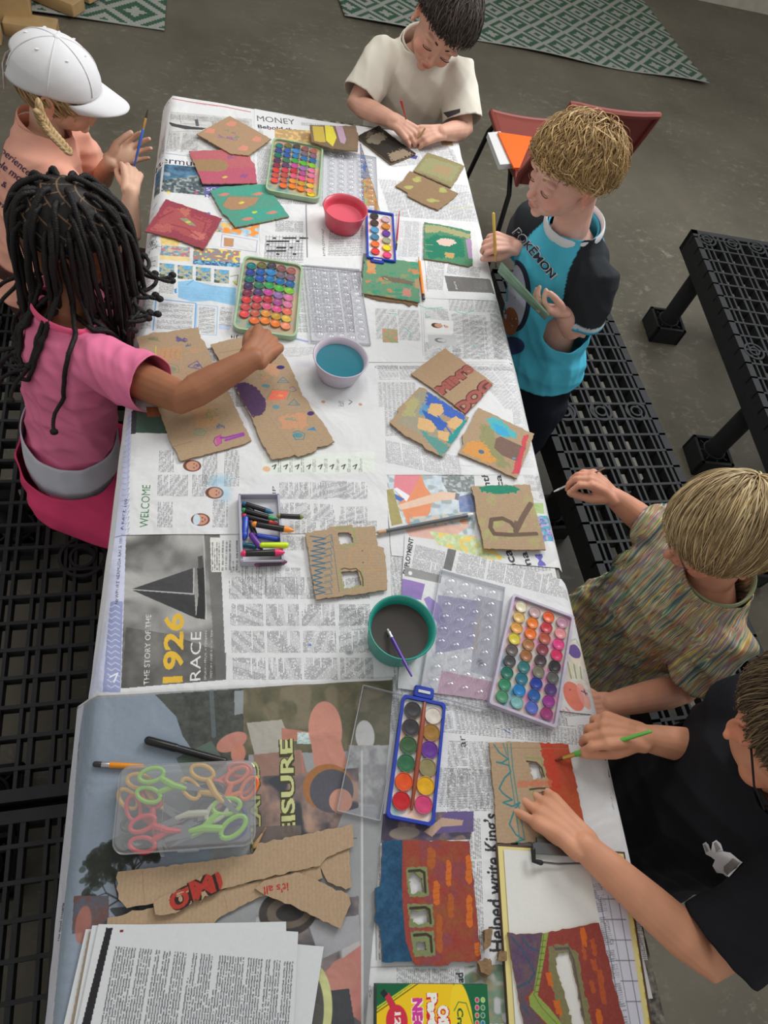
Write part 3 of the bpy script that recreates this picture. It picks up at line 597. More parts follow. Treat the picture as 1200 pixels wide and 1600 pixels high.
def p_people(c):
    c.photo([(605, 735), (740, 735), (745, 800), (735, 862), (640, 830), (605, 760)], (214, 222, 226), (190, 206, 216), (170, 180, 180), 10, 2)
    c.poly([(617, 737), (656, 737), (664, 760), (676, 776), (672, 800), (664, 815), (640, 826), (625, 790)], (228, 150, 110)); c.poly([(617, 737), (656, 737), (655, 748), (640, 775), (615, 765)], (226, 140, 150)); c.poly([(615, 764), (620, 762), (640, 775), (635, 784)], (236, 236, 240)); c.poly([(613, 770), (632, 780), (626, 784), (614, 778)], (90, 120, 180))
    c.photo([(690, 737), (740, 737), (742, 768), (700, 770), (690, 752)], (150, 156, 156), (120, 132, 132), (190, 190, 192), 4, 3)
    c.poly([(620, 790), (650, 780), (690, 768), (712, 770), (716, 780), (690, 782), (650, 792), (626, 797)], (228, 198, 176)); c.poly([(712, 770), (718, 772), (716, 782), (710, 780)], (130, 130, 132)); c.photo([(716, 776), (742, 770), (742, 800), (718, 800)], (110, 140, 190), (150, 150, 180), None, 5, 5); c.photo([(640, 808), (738, 800), (730, 826), (640, 826)], (200, 206, 206), (226, 190, 160), (150, 180, 190), 6, 6); c.ell((725, 815), 9, 6, (200, 150, 120))
    c.poly([(632, 826), (700, 820), (735, 820), (700, 846), (640, 838)], (226, 180, 165), .9); c.photo([(670, 830), (740, 838), (790, 872), (760, 878), (690, 858)], (190, 206, 150), (214, 226, 190), (236, 206, 120), 7, 7)
    c.poly([(602, 766), (614, 764), (629, 818), (612, 822)], (170, 160, 110)); c.text('ica', (787, 768), (782, 742), 12, (70, 70, 74), off=.02); c.text('hth', (766, 762), (761, 738), 13, (60, 60, 64), off=.02); c.poly([(832, 786), (848, 786), (850, 803), (834, 802)], (176, 200, 140)); c.photo([(838, 806), (860, 806), (868, 846), (848, 846)], (110, 110, 190), (200, 190, 210), (90, 180, 190), 5, 3)
    c.ell((860, 840), 4, 3, (90, 170, 190)); c.text('oca', (810, 893), (797, 858), 16, (70, 70, 76), off=.02); c.text('ma', (832, 890), (822, 862), 14, (70, 70, 76), off=.02); c.text('M', (852, 884), (846, 866), 14, (110, 110, 190), off=.03);
    c.cols((835, 745), (850, 745), (842, 780), 1, 2.2); c.cols((815, 740), (856, 742), (826, 768), 2, 2.2, ink=(150, 150, 153)); c.ell((780, 872), 4, 4, (240, 200, 90))
sheet('newspaper', 'colour picture newspaper page under the card painted with a letter R', [(600, 728), (848, 735), (884, 888), (612, 868)], p_people, seed=9, res=1300)
# --- left long pages
def p_welcome(c):
    c.poly([(178, 640), (208, 640), (196, 840), (178, 840)], (196, 200, 224))
    for y in range(645, 835, 9): c.stroke([(190, y), (196, y+3), (202, y), (199, y+7)], 1.1, (150, 156, 200), .8)
    c.text('A RACE 100', (192, 828), (199, 780), 4, (60, 62, 90)); c.text('WELCOME', (231, 824), (235, 758), 13, (74, 124, 84))
    for (x, y0, y1, s) in ((248, 702, 738, 1), (316, 700, 760, 3), (246, 740, 775, 4), (270, 740, 776, 5), (246, 782, 824, 6), (300, 740, 776, 7), (332, 778, 824, 8), (350, 700, 760, 9)):
        c.cols((x, y1), (x+1, y0), (x+24, y1), 1, 2.3, seed=s)
    for (x, y) in ((300, 728), (335, 770), (313, 812)): c.ell((x, y), 15, 12, (110, 70, 60)); c.ell((x+1, y), 11, 10, (200, 150, 125)); c.ell((x+3, y-3), 1.6, 1.3, (60, 40, 40)); c.ell((x+3, y+3), 1.6, 1.3, (60, 40, 40)); c.ell((x+7, y), 1.5, 3.5, (170, 90, 90))
    c.ell((307, 812), 6, 11, (196, 214, 224)); c.ell((342, 752), 26, 18, (130, 190, 220), .5, .3, soft=.8); c.ell((352, 772), 14, 24, (130, 185, 215), .45, 0, soft=.8)
    c.poly([(408, 712), (585, 706), (585, 738), (410, 742)], (222, 228, 220))
    for k in range(8): c.stroke([(425+k*18, 729), (431+k*18, 726), (428+k*18, 733)], 1.8, (70, 66, 60)); c.cols((434+k*18, 738), (434+k*18, 716), (440+k*18, 738), 1, 2.2)
    c.ell((416, 733), 7, 6, (226, 170, 130), .8); c.text('IIP', (431, 776), (430, 760), 6, (90, 90, 94))
    for k, (x, y0) in enumerate(((436, 752), (468, 752), (500, 750), (436, 784), (480, 786), (530, 752), (530, 790), (450, 812), (500, 812), (545, 812))): c.cols((x, y0+28), (x+.5, y0), (x+44, y0+28), 1, 2.1, seed=k, para=5)
    c.poly([(205, 640), (230, 645), (270, 650), (272, 678), (205, 676)], (70, 92, 80))
    c.poly([(205, 640), (214, 640), (212, 678), (204, 678)], (60, 60, 66)); c.poly([(228, 634), (262, 634), (262, 650), (230, 652)], (150, 90, 60))
sheet('newspaper', 'newspaper page headed WELCOME with green lettering left of the crayon tray', [(198, 636), (600, 636), (607, 832), (179, 836)], p_welcome, seed=10, res=1350)
def p_icons(c):
    c.cols((420, 545), (560, 540), (420, 560), 6, 2.5, ink=(160, 160, 165))
    for i, x in enumerate((505, 533, 548, 563)):
        for j in range(5):
            y = 628+j*15+(i % 2)*4
            if (i+j) % 3 == 0: c.ell((x, y), 4, 3.5, [(196, 130, 100), (110, 110, 116), (140, 100, 90)][(i*2+j) % 3], .8)
            elif (i+j) % 3 == 1: c.cols((x-4, y+6), (x-4, y-6), (x+5, y+6), 1, 2.2)
            else: c.stroke([(x-3, y-3), (x+2, y), (x-3, y+4)], 1.3, (90, 90, 96))
    c.ell((500, 600), 40, 20, (150, 156, 170), .35, .3, soft=.9); c.ell((528, 645), 12, 8, (120, 130, 140), .4, 0, soft=.7); c.ell((533, 685), 9, 7, (140, 90, 80), .8); c.ell((548, 660), 6, 5, (110, 140, 180), .5); c.ell((480, 570), 30, 12, (170, 166, 190), .35, 0, soft=.9)
    c.stroke([(550, 712), (545, 722)], 1.5, (110, 170, 200), .8); c.cols((400, 704), (400, 690), (430, 704), 1, 2.4); c.cols((395, 690), (398, 650), (430, 690), 1, 2.4)
    c.stroke([(455, 528), (480, 534)], 5, (130, 150, 200), .7)
sheet('newspaper', 'newspaper page with small pictograms around the lilac bowl', [(376, 520), (580, 520), (592, 712), (390, 716)], p_icons, seed=11, res=1350)
def p_race(c):
    c.poly([(176, 832), (198, 832), (188, 1082), (130, 1082)], (206, 210, 232))
    c.poly([(172, 940), (192, 940), (188, 1082), (160, 1082)], (150, 158, 196))
    for y in range(945, 1080, 9): c.stroke([(168, y), (174, y+4), (180, y), (187, y+4)], 1.2, (214, 218, 236), .9)
    c.text('NEWPORT BERMUDA RACE 100', (184, 944), (191, 840), 4.4, (70, 72, 96)); c.stroke([(172, 1058), (184, 1052), (178, 1066)], 2, (236, 238, 246))
    q = [(197, 836), (343, 832), (353, 1062), (189, 1076)]
    c.photo(q, (150, 148, 146), (96, 94, 92), (176, 174, 170), 55, 5); c.photo([(197, 980), (260, 990), (353, 1020), (353, 1062), (189, 1076)], (110, 108, 104), (80, 78, 76), None, 30, 6, .7); c.poly([(318, 834), (343, 832), (353, 1062), (338, 1062), (326, 900)], (110, 110, 108), .8)
    c.poly([(204, 921), (301, 888), (302, 928)], (74, 74, 76)); c.poly([(206, 922), (304, 930), (306, 966)], (66, 66, 68)); c.poly([(308, 888), (318, 886), (322, 930), (320, 968), (306, 966), (310, 930)], (54, 54, 54)); c.stroke([(303, 888), (302, 928), (206, 921)], 1.2, (200, 200, 196)); c.stroke([(318, 836), (322, 968)], 1.2, (196, 196, 192)); c.poly([(309, 870), (316, 868), (318, 886), (310, 890)], (80, 80, 80))
    c.text('THE STORY OF THE', (233, 1070), (236, 960), 7.5, (226, 226, 224)); c.text('1926', (284, 1066), (286, 958), 26, (226, 184, 66), off=.03); c.text('RACE', (313, 1063), (314, 987), 15, (228, 228, 228)); c.text('BRUISED PRIDE, A FOREIGN', (322, 1062), (323, 986), 2.8, (205, 205, 203)); c.text('VICTORY AND A SLOW TIME', (331, 1060), (332, 984), 2.8, (205, 205, 203))
    c.poly([(328, 840), (345, 840), (347, 894), (330, 894)], (222, 222, 216)); c.cols((331, 892), (331, 845), (345, 892), 1, 3.2, (70, 70, 72)); c.cols((346, 892), (347, 842), (374, 892), 1, 5, (100, 100, 100), dens=.8)
    for i in range(4):
        for j, y in enumerate((900, 942, 984, 1026)):
            x = 358+i*56+(j*2); c.cols((x, y+36), (x-.5, y), (x+52, y+36), 1, 2.05, seed=i*7+j, para=6, ink=(92, 92, 95))
    for i, x in enumerate((378, 400, 422)): c.cols((x, 930), (x, 880), (x+18, 930), 1, 2.4, seed=i)
    c.cols((446, 930), (446, 885), (470, 930), 1, 2.1); c.ell((484, 1008), 2.5, 2, (80, 130, 200)); c.ell((545, 1020), 8, 5, (90, 90, 96), .5, 0, soft=.6); c.cols((530, 985), (530, 948), (575, 985), 1, 2.1, seed=4)
    c.cols((440, 860), (440, 836), (475, 860), 1, 2.1); c.cols((360, 895), (360, 885), (375, 895), 1, 2.1)
sheet('newspaper', 'newspaper page about the 1926 race with a sailing ship picture', [(180, 830), (608, 826), (616, 1064), (135, 1085)], p_race, seed=12, res=1400)
def p_bunny(c):
    c.text('EMPLOYMENT', (637, 898), (646, 842), 8, (70, 70, 72), off=.03); c.cols((642, 893), (650, 850), (690, 905), 2, 2.3, seed=2); c.poly([(700, 857), (713, 860), (705, 893), (692, 889)], (120, 120, 120)); c.cols((712, 895), (718, 862), (756, 905), 2, 2.2); c.poly([(633, 886), (690, 900), (688, 912), (632, 900)], (150, 150, 150)); c.ell((641, 896), 3.5, 4, (235, 235, 235))
    for i in range(4): c.cols((760+i*28, 905+i*7), (766+i*28, 872+i*7), (786+i*28, 912+i*7), 1, 2.1, seed=i)
    c.cols((870, 932), (873, 915), (890, 938), 1, 2.1)
    c.poly([(629, 904), (664, 913), (658, 938), (627, 933)], (150, 126, 186)); c.poly([(662, 936), (670, 932), (690, 948), (700, 990), (680, 970), (668, 950)], (160, 140, 200)); c.poly([(684, 930), (752, 940), (744, 1010), (680, 1022)], (150, 146, 180), .75); c.poly([(744, 965), (752, 967), (745, 1020), (738, 1020)], (206, 160, 120)); c.poly([(746, 930), (785, 940), (770, 1060), (735, 1050)], (170, 172, 180), .8)
    c.poly([(690, 1048), (772, 1066), (766, 1108), (682, 1085)], (196, 150, 170), .75); c.ell((750, 1035), 8, 8, (70, 66, 80), .6, 0, soft=.8)
    c.photo([(884, 1003), (920, 1003), (938, 1085), (884, 1075)], (226, 222, 214), (206, 200, 190), (226, 210, 190), 9, 2)
    c.ell((898, 1018), 12, 12, (110, 90, 150)); c.stroke([(890, 1002), (900, 998), (906, 1006), (912, 1012), (916, 1030)], 3, (190, 196, 180)); 
    for k in range(5): c.stroke([(886+k*5, 1034+k*2), (892+k*4, 1060)], 2.2, [(150, 160, 120), (216, 210, 180)][k % 2])
    c.ell((896, 1088), 16, 24, (226, 130, 110), 1, .2); c.ell((912, 1088), 9, 22, (230, 160, 150), .8, .2); c.stroke([(880, 1110), (884, 1130), (898, 1142)], 4, (220, 150, 160), .8); c.stroke([(884, 1106), (900, 1124), (902, 1146)], 3, (220, 150, 160), .8); c.stroke([(908, 1080), (918, 1084)], 1.4, (60, 60, 90)); c.stroke([(912, 1078), (915, 1086)], 1.4, (60, 60, 90)); c.ell((890, 1078), 1.4, 1.2, (60, 50, 50))
    c.cols((700, 1110), (940, 1160), (695, 1150), 6, 2.2, seed=8); c.cols((690, 1090), (776, 1110), (690, 1160), 2, 2.2, seed=9)
    for q in ([(784, 1133), (790, 1142), (797, 1146)], [(790, 1132), (796, 1140)], [(784, 1142), (797, 1139)]): c.stroke(q, 1.3, (70, 90, 150))
sheet('newspaper', 'newspaper with employment notices and a cartoon under the open forty pan paint box', [(632, 836), (896, 911), (944, 1120), (622, 1075)], p_bunny, seed=13, res=1350)
def p_mid_low(c):
    c.cols((690, 1092), (940, 1118), (690, 1145), 6, 2.2, seed=8); c.cols((700, 1158), (765, 1160), (698, 1268), 2, 2.2, seed=3); c.text('ar', (728, 1168), (726, 1150), 11, (60, 60, 64)); c.cols((685, 1200), (770, 1204), (684, 1262), 3, 2.2, seed=4)
    for q in ([(782, 1133), (790, 1142), (797, 1146)], [(790, 1132), (796, 1140)]): c.stroke(q, 1.3, (70, 90, 150))
    c.photo([(592, 1272), (740, 1268), (735, 1312), (592, 1318)], (100, 92, 120), (140, 120, 110), (80, 74, 90), 12, 4); c.poly([(700, 1268), (740, 1268), (740, 1300), (660, 1304)], (106, 92, 140)); c.ell((632, 1302), 22, 8, (150, 140, 130)); c.poly([(662, 1300), (690, 1278), (724, 1282), (722, 1290), (690, 1292), (675, 1308)], (190, 160, 140)); c.stroke([(586, 1310), (588, 1500)], .7, (120, 120, 120))
    c.text('Helped write King\u2019s', (789, 1488), (777, 1272), 21, (62, 62, 66), off=.02); c.text('grand', (812, 1370), (806, 1276), 17, (62, 62, 66), off=.02)
    c.text('The Royal Gazette', (582, 1345), (582, 1295), 3.2, (70, 70, 74), off=.02); c.cols((592, 1500), (592, 1330), (606, 1500), 1, 2.4, (110, 110, 112)); c.cols((735, 1490), (730, 1275), (758, 1490), 3, 2.2)
    c.cols((620, 1545), (620, 1512), (720, 1545), 1, 2.3); c.text('ad', (724, 1536), (723, 1520), 9, (60, 60, 64), off=.03); c.stroke([(568, 1512), (700, 1508)], 1.4, (180, 180, 180)); c.photo([(725, 1510), (800, 1506), (806, 1600), (728, 1600)], (120, 150, 130), (160, 150, 120), (196, 196, 196), 9, 3)
    c.photo([(795, 1540), (830, 1540), (838, 1600), (796, 1600)], (110, 130, 150), (140, 160, 170), (220, 220, 220), 8, 3); c.cols((574, 1540), (578, 1560), (580, 1540), 1, 2)
sheet('newspaper', 'newspaper page with the headline ending King’s beneath the red and blue painted card', [(545, 1150), (955, 1130), (1000, 1640), (548, 1640)], p_mid_low, seed=14, res=1350)
def p_leisure(c):
    c.photo([(116, 1094), (300, 1082), (350, 1190), (200, 1330), (80, 1600), (66, 1600)], (140, 152, 164), (126, 138, 150), None, 60, 2); c.photo([(240, 1085), (620, 1060), (600, 1640), (70, 1640), (120, 1300), (300, 1190)], (140, 140, 136), (120, 122, 124), None, 50, 3, .0)
    c.poly([(118, 1094), (300, 1082), (320, 1180), (340, 1300), (230, 1640), (70, 1640)], (136, 148, 162), .9)
    c.photo([(242, 1086), (388, 1076), (388, 1190), (312, 1190), (285, 1150), (275, 1120)], (66, 70, 66), (84, 88, 82), None, 12, 4); c.stroke([(330, 1080), (334, 1150)], 6, (110, 120, 124), .6); c.poly([(366, 1080), (382, 1079), (382, 1115), (366, 1118)], (150, 156, 160), .9)
    c.photo([(380, 1076), (613, 1060), (614, 1172), (380, 1180)], (110, 104, 84), (92, 92, 74), (124, 116, 96), 22, 5)
    c.poly([(275, 1185), (330, 1158), (350, 1190), (320, 1230), (300, 1240)], (96, 110, 100)); c.ell((362, 1160), 22, 12, (186, 130, 116), 1, .4); c.ell((372, 1178), 10, 14, (190, 130, 112)); c.poly([(385, 1130), (440, 1125), (462, 1180), (400, 1190)], (176, 172, 164), .9); c.poly([(440, 1138), (488, 1145), (486, 1160), (440, 1158)], (180, 124, 106)); c.photo([(464, 1145), (494, 1145), (494, 1163), (464, 1163)], (150, 180, 176), (210, 220, 216), None, 3, 3)
    c.ell((508, 1140), 24, 40, (196, 138, 122), 1, 0); c.poly([(484, 1150), (530, 1150), (556, 1240), (500, 1260)], (190, 134, 118)); c.ell((570, 1150), 14, 22, (190, 190, 186)); c.photo([(545, 1165), (612, 1165), (610, 1260), (530, 1260)], (170, 172, 170), (140, 140, 142), None, 14, 6)
    c.poly([(395, 1180), (470, 1172), (480, 1210), (400, 1215)], (150, 120, 108)); c.stroke([(470, 1175), (475, 1220)], 2, (180, 120, 110)); c.photo([(395, 1215), (560, 1200), (560, 1310), (400, 1320)], (120, 106, 104), (170, 140, 124), (70, 72, 78), 20, 8)
    c.ell((512, 1230), 34, 30, (160, 110, 70)); c.ell((518, 1236), 30, 28, (88, 88, 96)); c.ell((532, 1252), 16, 16, (190, 140, 122)); c.poly([(536, 1270), (560, 1262), (562, 1310), (520, 1310)], (150, 150, 152))
    c.text('LEISURE', (462, 1338), (456, 1155), 17, (196, 200, 140), off=.03, outline=(70, 70, 50)); c.text('ISLAND', (408, 1330), (404, 1190), 13, (176, 180, 120), off=.02, outline=(80, 78, 60)); c.poly([(395, 1292), (470, 1290), (472, 1340), (396, 1340)], (110, 100, 96), .95)
    r = np.random.RandomState(8)
    def twig(x, y, a, L, w, d):
        x2, y2 = x+math.cos(a)*L, y-math.sin(a)*L; c.stroke([(x, y), (x2, y2)], w, (52, 52, 54), .8)
        if d == 0:
            for _ in range(6): c.ell((x2+r.randn()*6, y2+r.randn()*6), 3+r.rand()*5, 2+r.rand()*4, (48, 52, 46), .6, r.rand()*3)
            return
        for _ in range(2+(d > 2)): twig(x2, y2, a+r.randn()*.55, L*.72, w*.65, d-1)
    twig(215, 1420, 2.0, 36, 4, 4); twig(215, 1420, 2.7, 32, 3, 3); twig(200, 1380, 1.2, 26, 3, 3)
    c.poly([(170, 1420), (235, 1412), (300, 1425), (190, 1445)], (52, 54, 56), .8)
    c.photo([(115, 1400), (170, 1400), (170, 1450), (112, 1460)], (110, 80, 74), (90, 96, 110), None, 8, 3); c.ell((130, 1445), 9, 20, (170, 110, 96), .8)
    c.photo([(400, 1430), (560, 1400), (568, 1640), (400, 1640)], (130, 120, 120), (84, 84, 88), (180, 176, 176), 24, 9)
    c.poly([(505, 1520), (566, 1475), (568, 1600), (540, 1580)], (184, 124, 116)); c.ell((535, 1525), 20, 18, (186, 130, 118), 1, .5); c.poly([(480, 1440), (560, 1430), (562, 1470), (500, 1500)], (160, 160, 164)); c.poly([(490, 1550), (545, 1545), (560, 1640), (480, 1640)], (70, 72, 76)); c.ell((490, 1572), 22, 42, (196, 200, 140)); c.ell((486, 1574), 15, 34, (90, 88, 84)); c.stroke([(455, 1440), (490, 1600)], 2, (80, 80, 80), .3); c.ell((450, 1425), 36, 26, (70, 66, 64)); c.ell((452, 1425), 28, 18, (110, 100, 90)); c.ell((453, 1426), 18, 10, (60, 58, 58))
    c.poly([(96, 1092), (122, 1090), (112, 1160), (104, 1330), (92, 1440), (76, 1640), (56, 1640)], (192, 194, 202)); c.stroke([(120, 1125), (110, 1340)], .6, (140, 142, 150)); c.text('The Royal Gazette', (87, 1472), (95, 1410), 3.4, (84, 84, 90), off=.02); c.cols((112, 1180), (114, 1150), (117, 1180), 1, 2.4)
    c.stroke([(113, 1086), (610, 1060)], 6, (206, 206, 206)); c.stroke([(565, 1175), (566, 1640)], 3, (196, 196, 196))
sheet('newspaper', 'full colour newspaper page with yellow LEISURE lettering at the near left of the table', [(107, 1086), (616, 1058), (568, 1640), (57, 1640)], p_leisure, seed=15, res=1350, base=(150, 152, 154))
def p_side(c):
    c.cols((910, 1240), (955, 1238), (930, 1350), 2, 2.2, seed=3); c.cols((975, 1440), (1005, 1440), (985, 1520), 1, 2.2, seed=2); c.poly([(900, 1160), (940, 1155), (955, 1215), (908, 1220)], (110, 100, 96)); c.stroke([(908, 1235), (920, 1240), (926, 1262), (922, 1276), (916, 1280)], 2.4, (190, 90, 110), .8)
sheet('newspaper', 'narrow newspaper strip showing between the house card and the boy in black', [(885, 1120), (946, 1116), (1012, 1500), (930, 1500)], p_side, seed=16, res=1300)
# ================================================================== CARDBOARD PAINTINGS
ZC = TZ+.0042
KR = (172, 147, 118)
side_mat = mat('cardboard_edge', (150, 120, 86), .85, noise=.2, nscale=300)
def ragged(pts, amp=.0007, step=.005, seed=0):
    r = np.random.RandomState(seed); out = []; n = len(pts)
    for i in range(n):
        a, b = np.array(pts[i]), np.array(pts[(i+1) % n]); L = np.linalg.norm(b-a); k = max(1, int(L/step))
        for j in range(k):
            p = a+(b-a)*j/k
            if j: p = p+r.randn(2)*amp
            out.append(tuple(p))
    return out
def card(label, px, paint, z=ZC, holes=(), th=.0028, base=KR, name='painted_cardboard', cat='painted cardboard', group='painted cardboard pieces on the table', res=1500, amp=.0006, flute=1.57, fl=4, seed=3, bend=0, rough=.75):
    zt = z+th; c = Cv(px, zt, base, res)
    c.flutes(flute, 5, fl*.42); paint(c); c.grain(10, 3, seed)
    o = ragged([at(x, y, zt)[:2] for x, y in px], amp, seed=seed); H = [ragged([at(x, y, zt)[:2] for x, y in h], amp*1.8, .003, seed+5) for h in holes]
    m = MB(); m.prism(o, z, zt, 0, 1, H); me = m.mesh(name, [c.material('paint_on_card', rough), side_mat], smooth=False); c.uv(me)
    ob = link(name, me); tag(ob, label, cat, group); return ob
def blobs(c, pts, rx, ry, col, a=1, seed=0, n=5):
    r = np.random.RandomState(seed)
    for (x, y) in pts:
        for _ in range(n): c.ell((x+r.randn()*rx*.25, y+r.randn()*ry*.25), rx*(.7+.4*r.rand()), ry*(.7+.4*r.rand()), col, a, r.rand()*.6)
def wash(c, pts, col, a=.8, rag=5, seed=0): c.poly(pts, col, a, rag, seed)
def scrib(c, x, y, w, h, col, n=9, wmm=1, seed=0, ang=0):
    r = np.random.RandomState(seed); q = []
    for i in range(n):
        dx, dy = (r.rand()-.5)*w, (r.rand()-.5)*h; q.append((x+dx*math.cos(ang)-dy*math.sin(ang), y+dx*math.sin(ang)+dy*math.cos(ang)))
    c.stroke(q, wmm*1.6, col, .9, .6, seed, wax=.5)
def p(c):
    for (x, y) in ((361, 194), (328, 205), (401, 218), (380, 232)): wash(c, [(x-9, y+2), (x-3, y-5), (x+8, y-3), (x+6, y+4)], (222, 138, 120), .75, 4)
    scrib(c, 348, 213, 16, 8, (120, 90, 160), 12, .8, 1); scrib(c, 362, 217, 22, 6, (120, 80, 170), 14, 1, 2, .3); scrib(c, 366, 208, 8, 6, (130, 90, 160), 8, .8, 3); scrib(c, 353, 204, 8, 4, (70, 140, 120), 7, 1, 4); scrib(c, 371, 214, 8, 5, (60, 140, 130), 7, 1, 5)
card('tan cardboard diamond with pink blotches and crayon scribbles, farthest left of the painted cards', [(307, 209), (359, 181), (424, 217), (388, 243), (360, 240)], p, z=ZC+.003, base=(168, 138, 108))
def p(c):
    c.rect(290, 225, 410, 295, (176, 96, 104)); wash(c, [(300, 236), (395, 233), (402, 262), (312, 262)], (186, 104, 108), .6, 8); wash(c, [(308, 262), (400, 262), (400, 288), (316, 288)], (184, 88, 112), .7, 10)
    c.poly([(301, 250), (340, 249), (352, 252), (357, 259), (352, 266), (340, 268), (310, 267), (303, 258)], (156, 126, 92)); c.stroke([(340, 249), (352, 252), (357, 259), (352, 266), (340, 268)], 1, (176, 130, 80), .8)
    scrib(c, 362, 246, 18, 8, (120, 90, 150), 14, .9, 2); scrib(c, 380, 275, 16, 7, (120, 80, 150), 14, .9, 7); blobs(c, [(351, 276)], 5, 3, (206, 190, 80), .7)
card('pink painted cardboard with a tan arch shape', [(295, 236), (345, 234), (388, 232), (392, 250), (398, 256), (402, 286), (360, 287), (317, 287)], p, z=ZC, base=(176, 96, 104), fl=2)
def p(c):
    c.rect(320, 280, 460, 360, (84, 150, 130)); wash(c, [(335, 296), (412, 290), (420, 305), (345, 305)], (70, 160, 140), .7, 8); wash(c, [(372, 330), (440, 322), (445, 335), (385, 348)], (64, 160, 142), .7, 8)
    c.poly([(358, 305), (405, 308), (398, 320), (380, 327), (360, 328), (347, 322)], (170, 132, 100)); c.stroke([(358, 305), (347, 322), (362, 329), (382, 327), (400, 318), (408, 308)], .8, (90, 130, 110)); c.poly([(350, 303), (412, 306), (405, 309), (352, 308)], (84, 150, 130), .6)
    for (x, y) in ((349, 303), (402, 302), (424, 331), (386, 341)): blobs(c, [(x, y)], 10, 4, (206, 130, 112), .7)
    blobs(c, [(377, 316), (397, 332)], 5, 3, (214, 206, 70), .8)
card('green painted cardboard with a brown boat shape and pink dots', [(328, 298), (345, 292), (400, 288), (416, 288), (452, 338), (410, 347), (368, 355), (355, 338), (348, 334)], p, z=ZC, base=(84, 150, 130), fl=2)
def p(c):
    c.rect(220, 305, 355, 395, (152, 66, 80)); wash(c, [(262, 322), (330, 345), (318, 378), (245, 350)], (180, 92, 90), .7, 12, 3); wash(c, [(275, 325), (300, 326), (290, 340)], (196, 118, 98), .8, 8); wash(c, [(245, 350), (270, 352), (262, 364), (235, 358)], (190, 108, 98), .7, 10); wash(c, [(300, 360), (322, 366), (316, 376), (298, 370)], (206, 124, 110), .7, 6)
    for q in ([(268, 350), (290, 356), (310, 370)], [(300, 338), (322, 348), (318, 362)], [(250, 340), (270, 330)]): c.stroke(q, 4, (142, 52, 70), .6, 3, 2)
    c.poly([(280, 341), (292, 341), (307, 353), (296, 352)], (140, 150, 120)); c.ell((294, 347), 6, 4, (206, 190, 70), 1, .4)
card('maroon painted cardboard with a small yellow diamond, at the left table edge', [(259, 311), (303, 326), (347, 341), (333, 365), (319, 389), (272, 372), (226, 361), (244, 336)], p, z=ZC, base=(152, 66, 80), fl=2)
def p(c):
    c.rect(480, 190, 562, 240, (118, 100, 80)); c.poly([(488, 197), (505, 198), (509, 222), (500, 222), (491, 220)], (190, 166, 72)); c.poly([(507, 196), (520, 198), (526, 215), (520, 229), (509, 219)], (210, 196, 66)); c.poly([(524, 197), (535, 198), (541, 218), (538, 225), (531, 222)], (176, 146, 168)); wash(c, [(540, 200), (556, 202), (558, 232), (545, 228)], (130, 104, 84), .7, 6); c.stroke([(507, 197), (509, 220)], 1, (80, 66, 50)); c.stroke([(523, 198), (531, 222)], 1, (90, 76, 60))
card('brown painted cardboard with yellow and lilac crayon shapes at the far edge of the table', [(484, 195), (530, 197), (556, 196), (560, 214), (559, 236), (520, 232), (487, 222)], p, z=ZC+.016, base=(118, 100, 80), fl=2)
def p(c):
    c.rect(550, 190, 655, 260, (44, 38, 32)); wash(c, [(578, 212), (596, 206), (606, 214), (590, 226), (572, 222)], (130, 122, 104), .85, 6); wash(c, [(606, 240), (628, 232), (646, 240), (612, 253)], (150, 132, 108), .9, 8); wash(c, [(575, 205), (583, 208), (572, 216)], (120, 100, 76), .6, 4)
card('dark card painted black and grey in front of the boy in the white shirt', [(557, 213), (575, 204), (592, 196), (621, 219), (650, 240), (632, 248), (611, 256), (583, 234)], p, z=ZC, base=(120, 92, 66), fl=2)
def p(c):
    c.rect(640, 235, 730, 300, (140, 130, 92)); wash(c, [(668, 246), (720, 260), (706, 285), (652, 265)], (150, 152, 110), .7, 8); wash(c, [(680, 256), (708, 264), (700, 276), (676, 268)], (176, 130, 100), .5, 7); c.stroke([(660, 272), (700, 290)], 3, (96, 76, 58), .6)
card('olive green painted cardboard, upper of the two overlapping cards at the far right', [(668, 238), (698, 248), (726, 259), (716, 276), (705, 293), (676, 280), (646, 267), (657, 252)], p, z=ZC, base=(140, 130, 92))
def p(c):
    c.rect(610, 260, 720, 335, (142, 116, 86))
    for (x, y) in ((652, 282), (640, 293), (690, 298), (675, 313)): blobs(c, [(x, y)], 10, 6, (168, 168, 96), .8, x)
card('brown cardboard with lime green spots, lower of the two overlapping cards at the far right', [(640, 267), (676, 283), (716, 302), (701, 316), (685, 328), (660, 318), (637, 306), (637, 301), (618, 290), (630, 282)], p, z=ZC-.0008, base=(142, 116, 86))
def p(c):
    c.rect(655, 340, 745, 420, (76, 134, 100)); wash(c, [(663, 352), (685, 352), (735, 366), (735, 374), (690, 362), (664, 364)], (184, 166, 120), .8, 5); wash(c, [(680, 366), (722, 372), (726, 402), (668, 404), (664, 376)], (24, 118, 92), .9, 8)
    wash(c, [(681, 377), (690, 372), (708, 374), (714, 380), (700, 385), (686, 382)], (216, 190, 176), 1, 3); wash(c, [(694, 394), (710, 396), (708, 404), (696, 402)], (206, 160, 100), .9, 4); c.poly([(727, 374), (736, 372), (739, 404), (732, 404)], (166, 140, 172))
    for y in (360, 382, 392): c.stroke([(664, y), (676, y+1)], 2.4, (190, 170, 124), .7, 1, y)
card('green painted cardboard with a pale pink window, nearest to the boy in blue', [(663, 347), (700, 353), (735, 361), (737, 385), (739, 413), (732, 416), (698, 409), (662, 404)], p, base=(76, 134, 100), fl=2)
def p(c): c.rect(560, 400, 660, 482, (120, 92, 66))
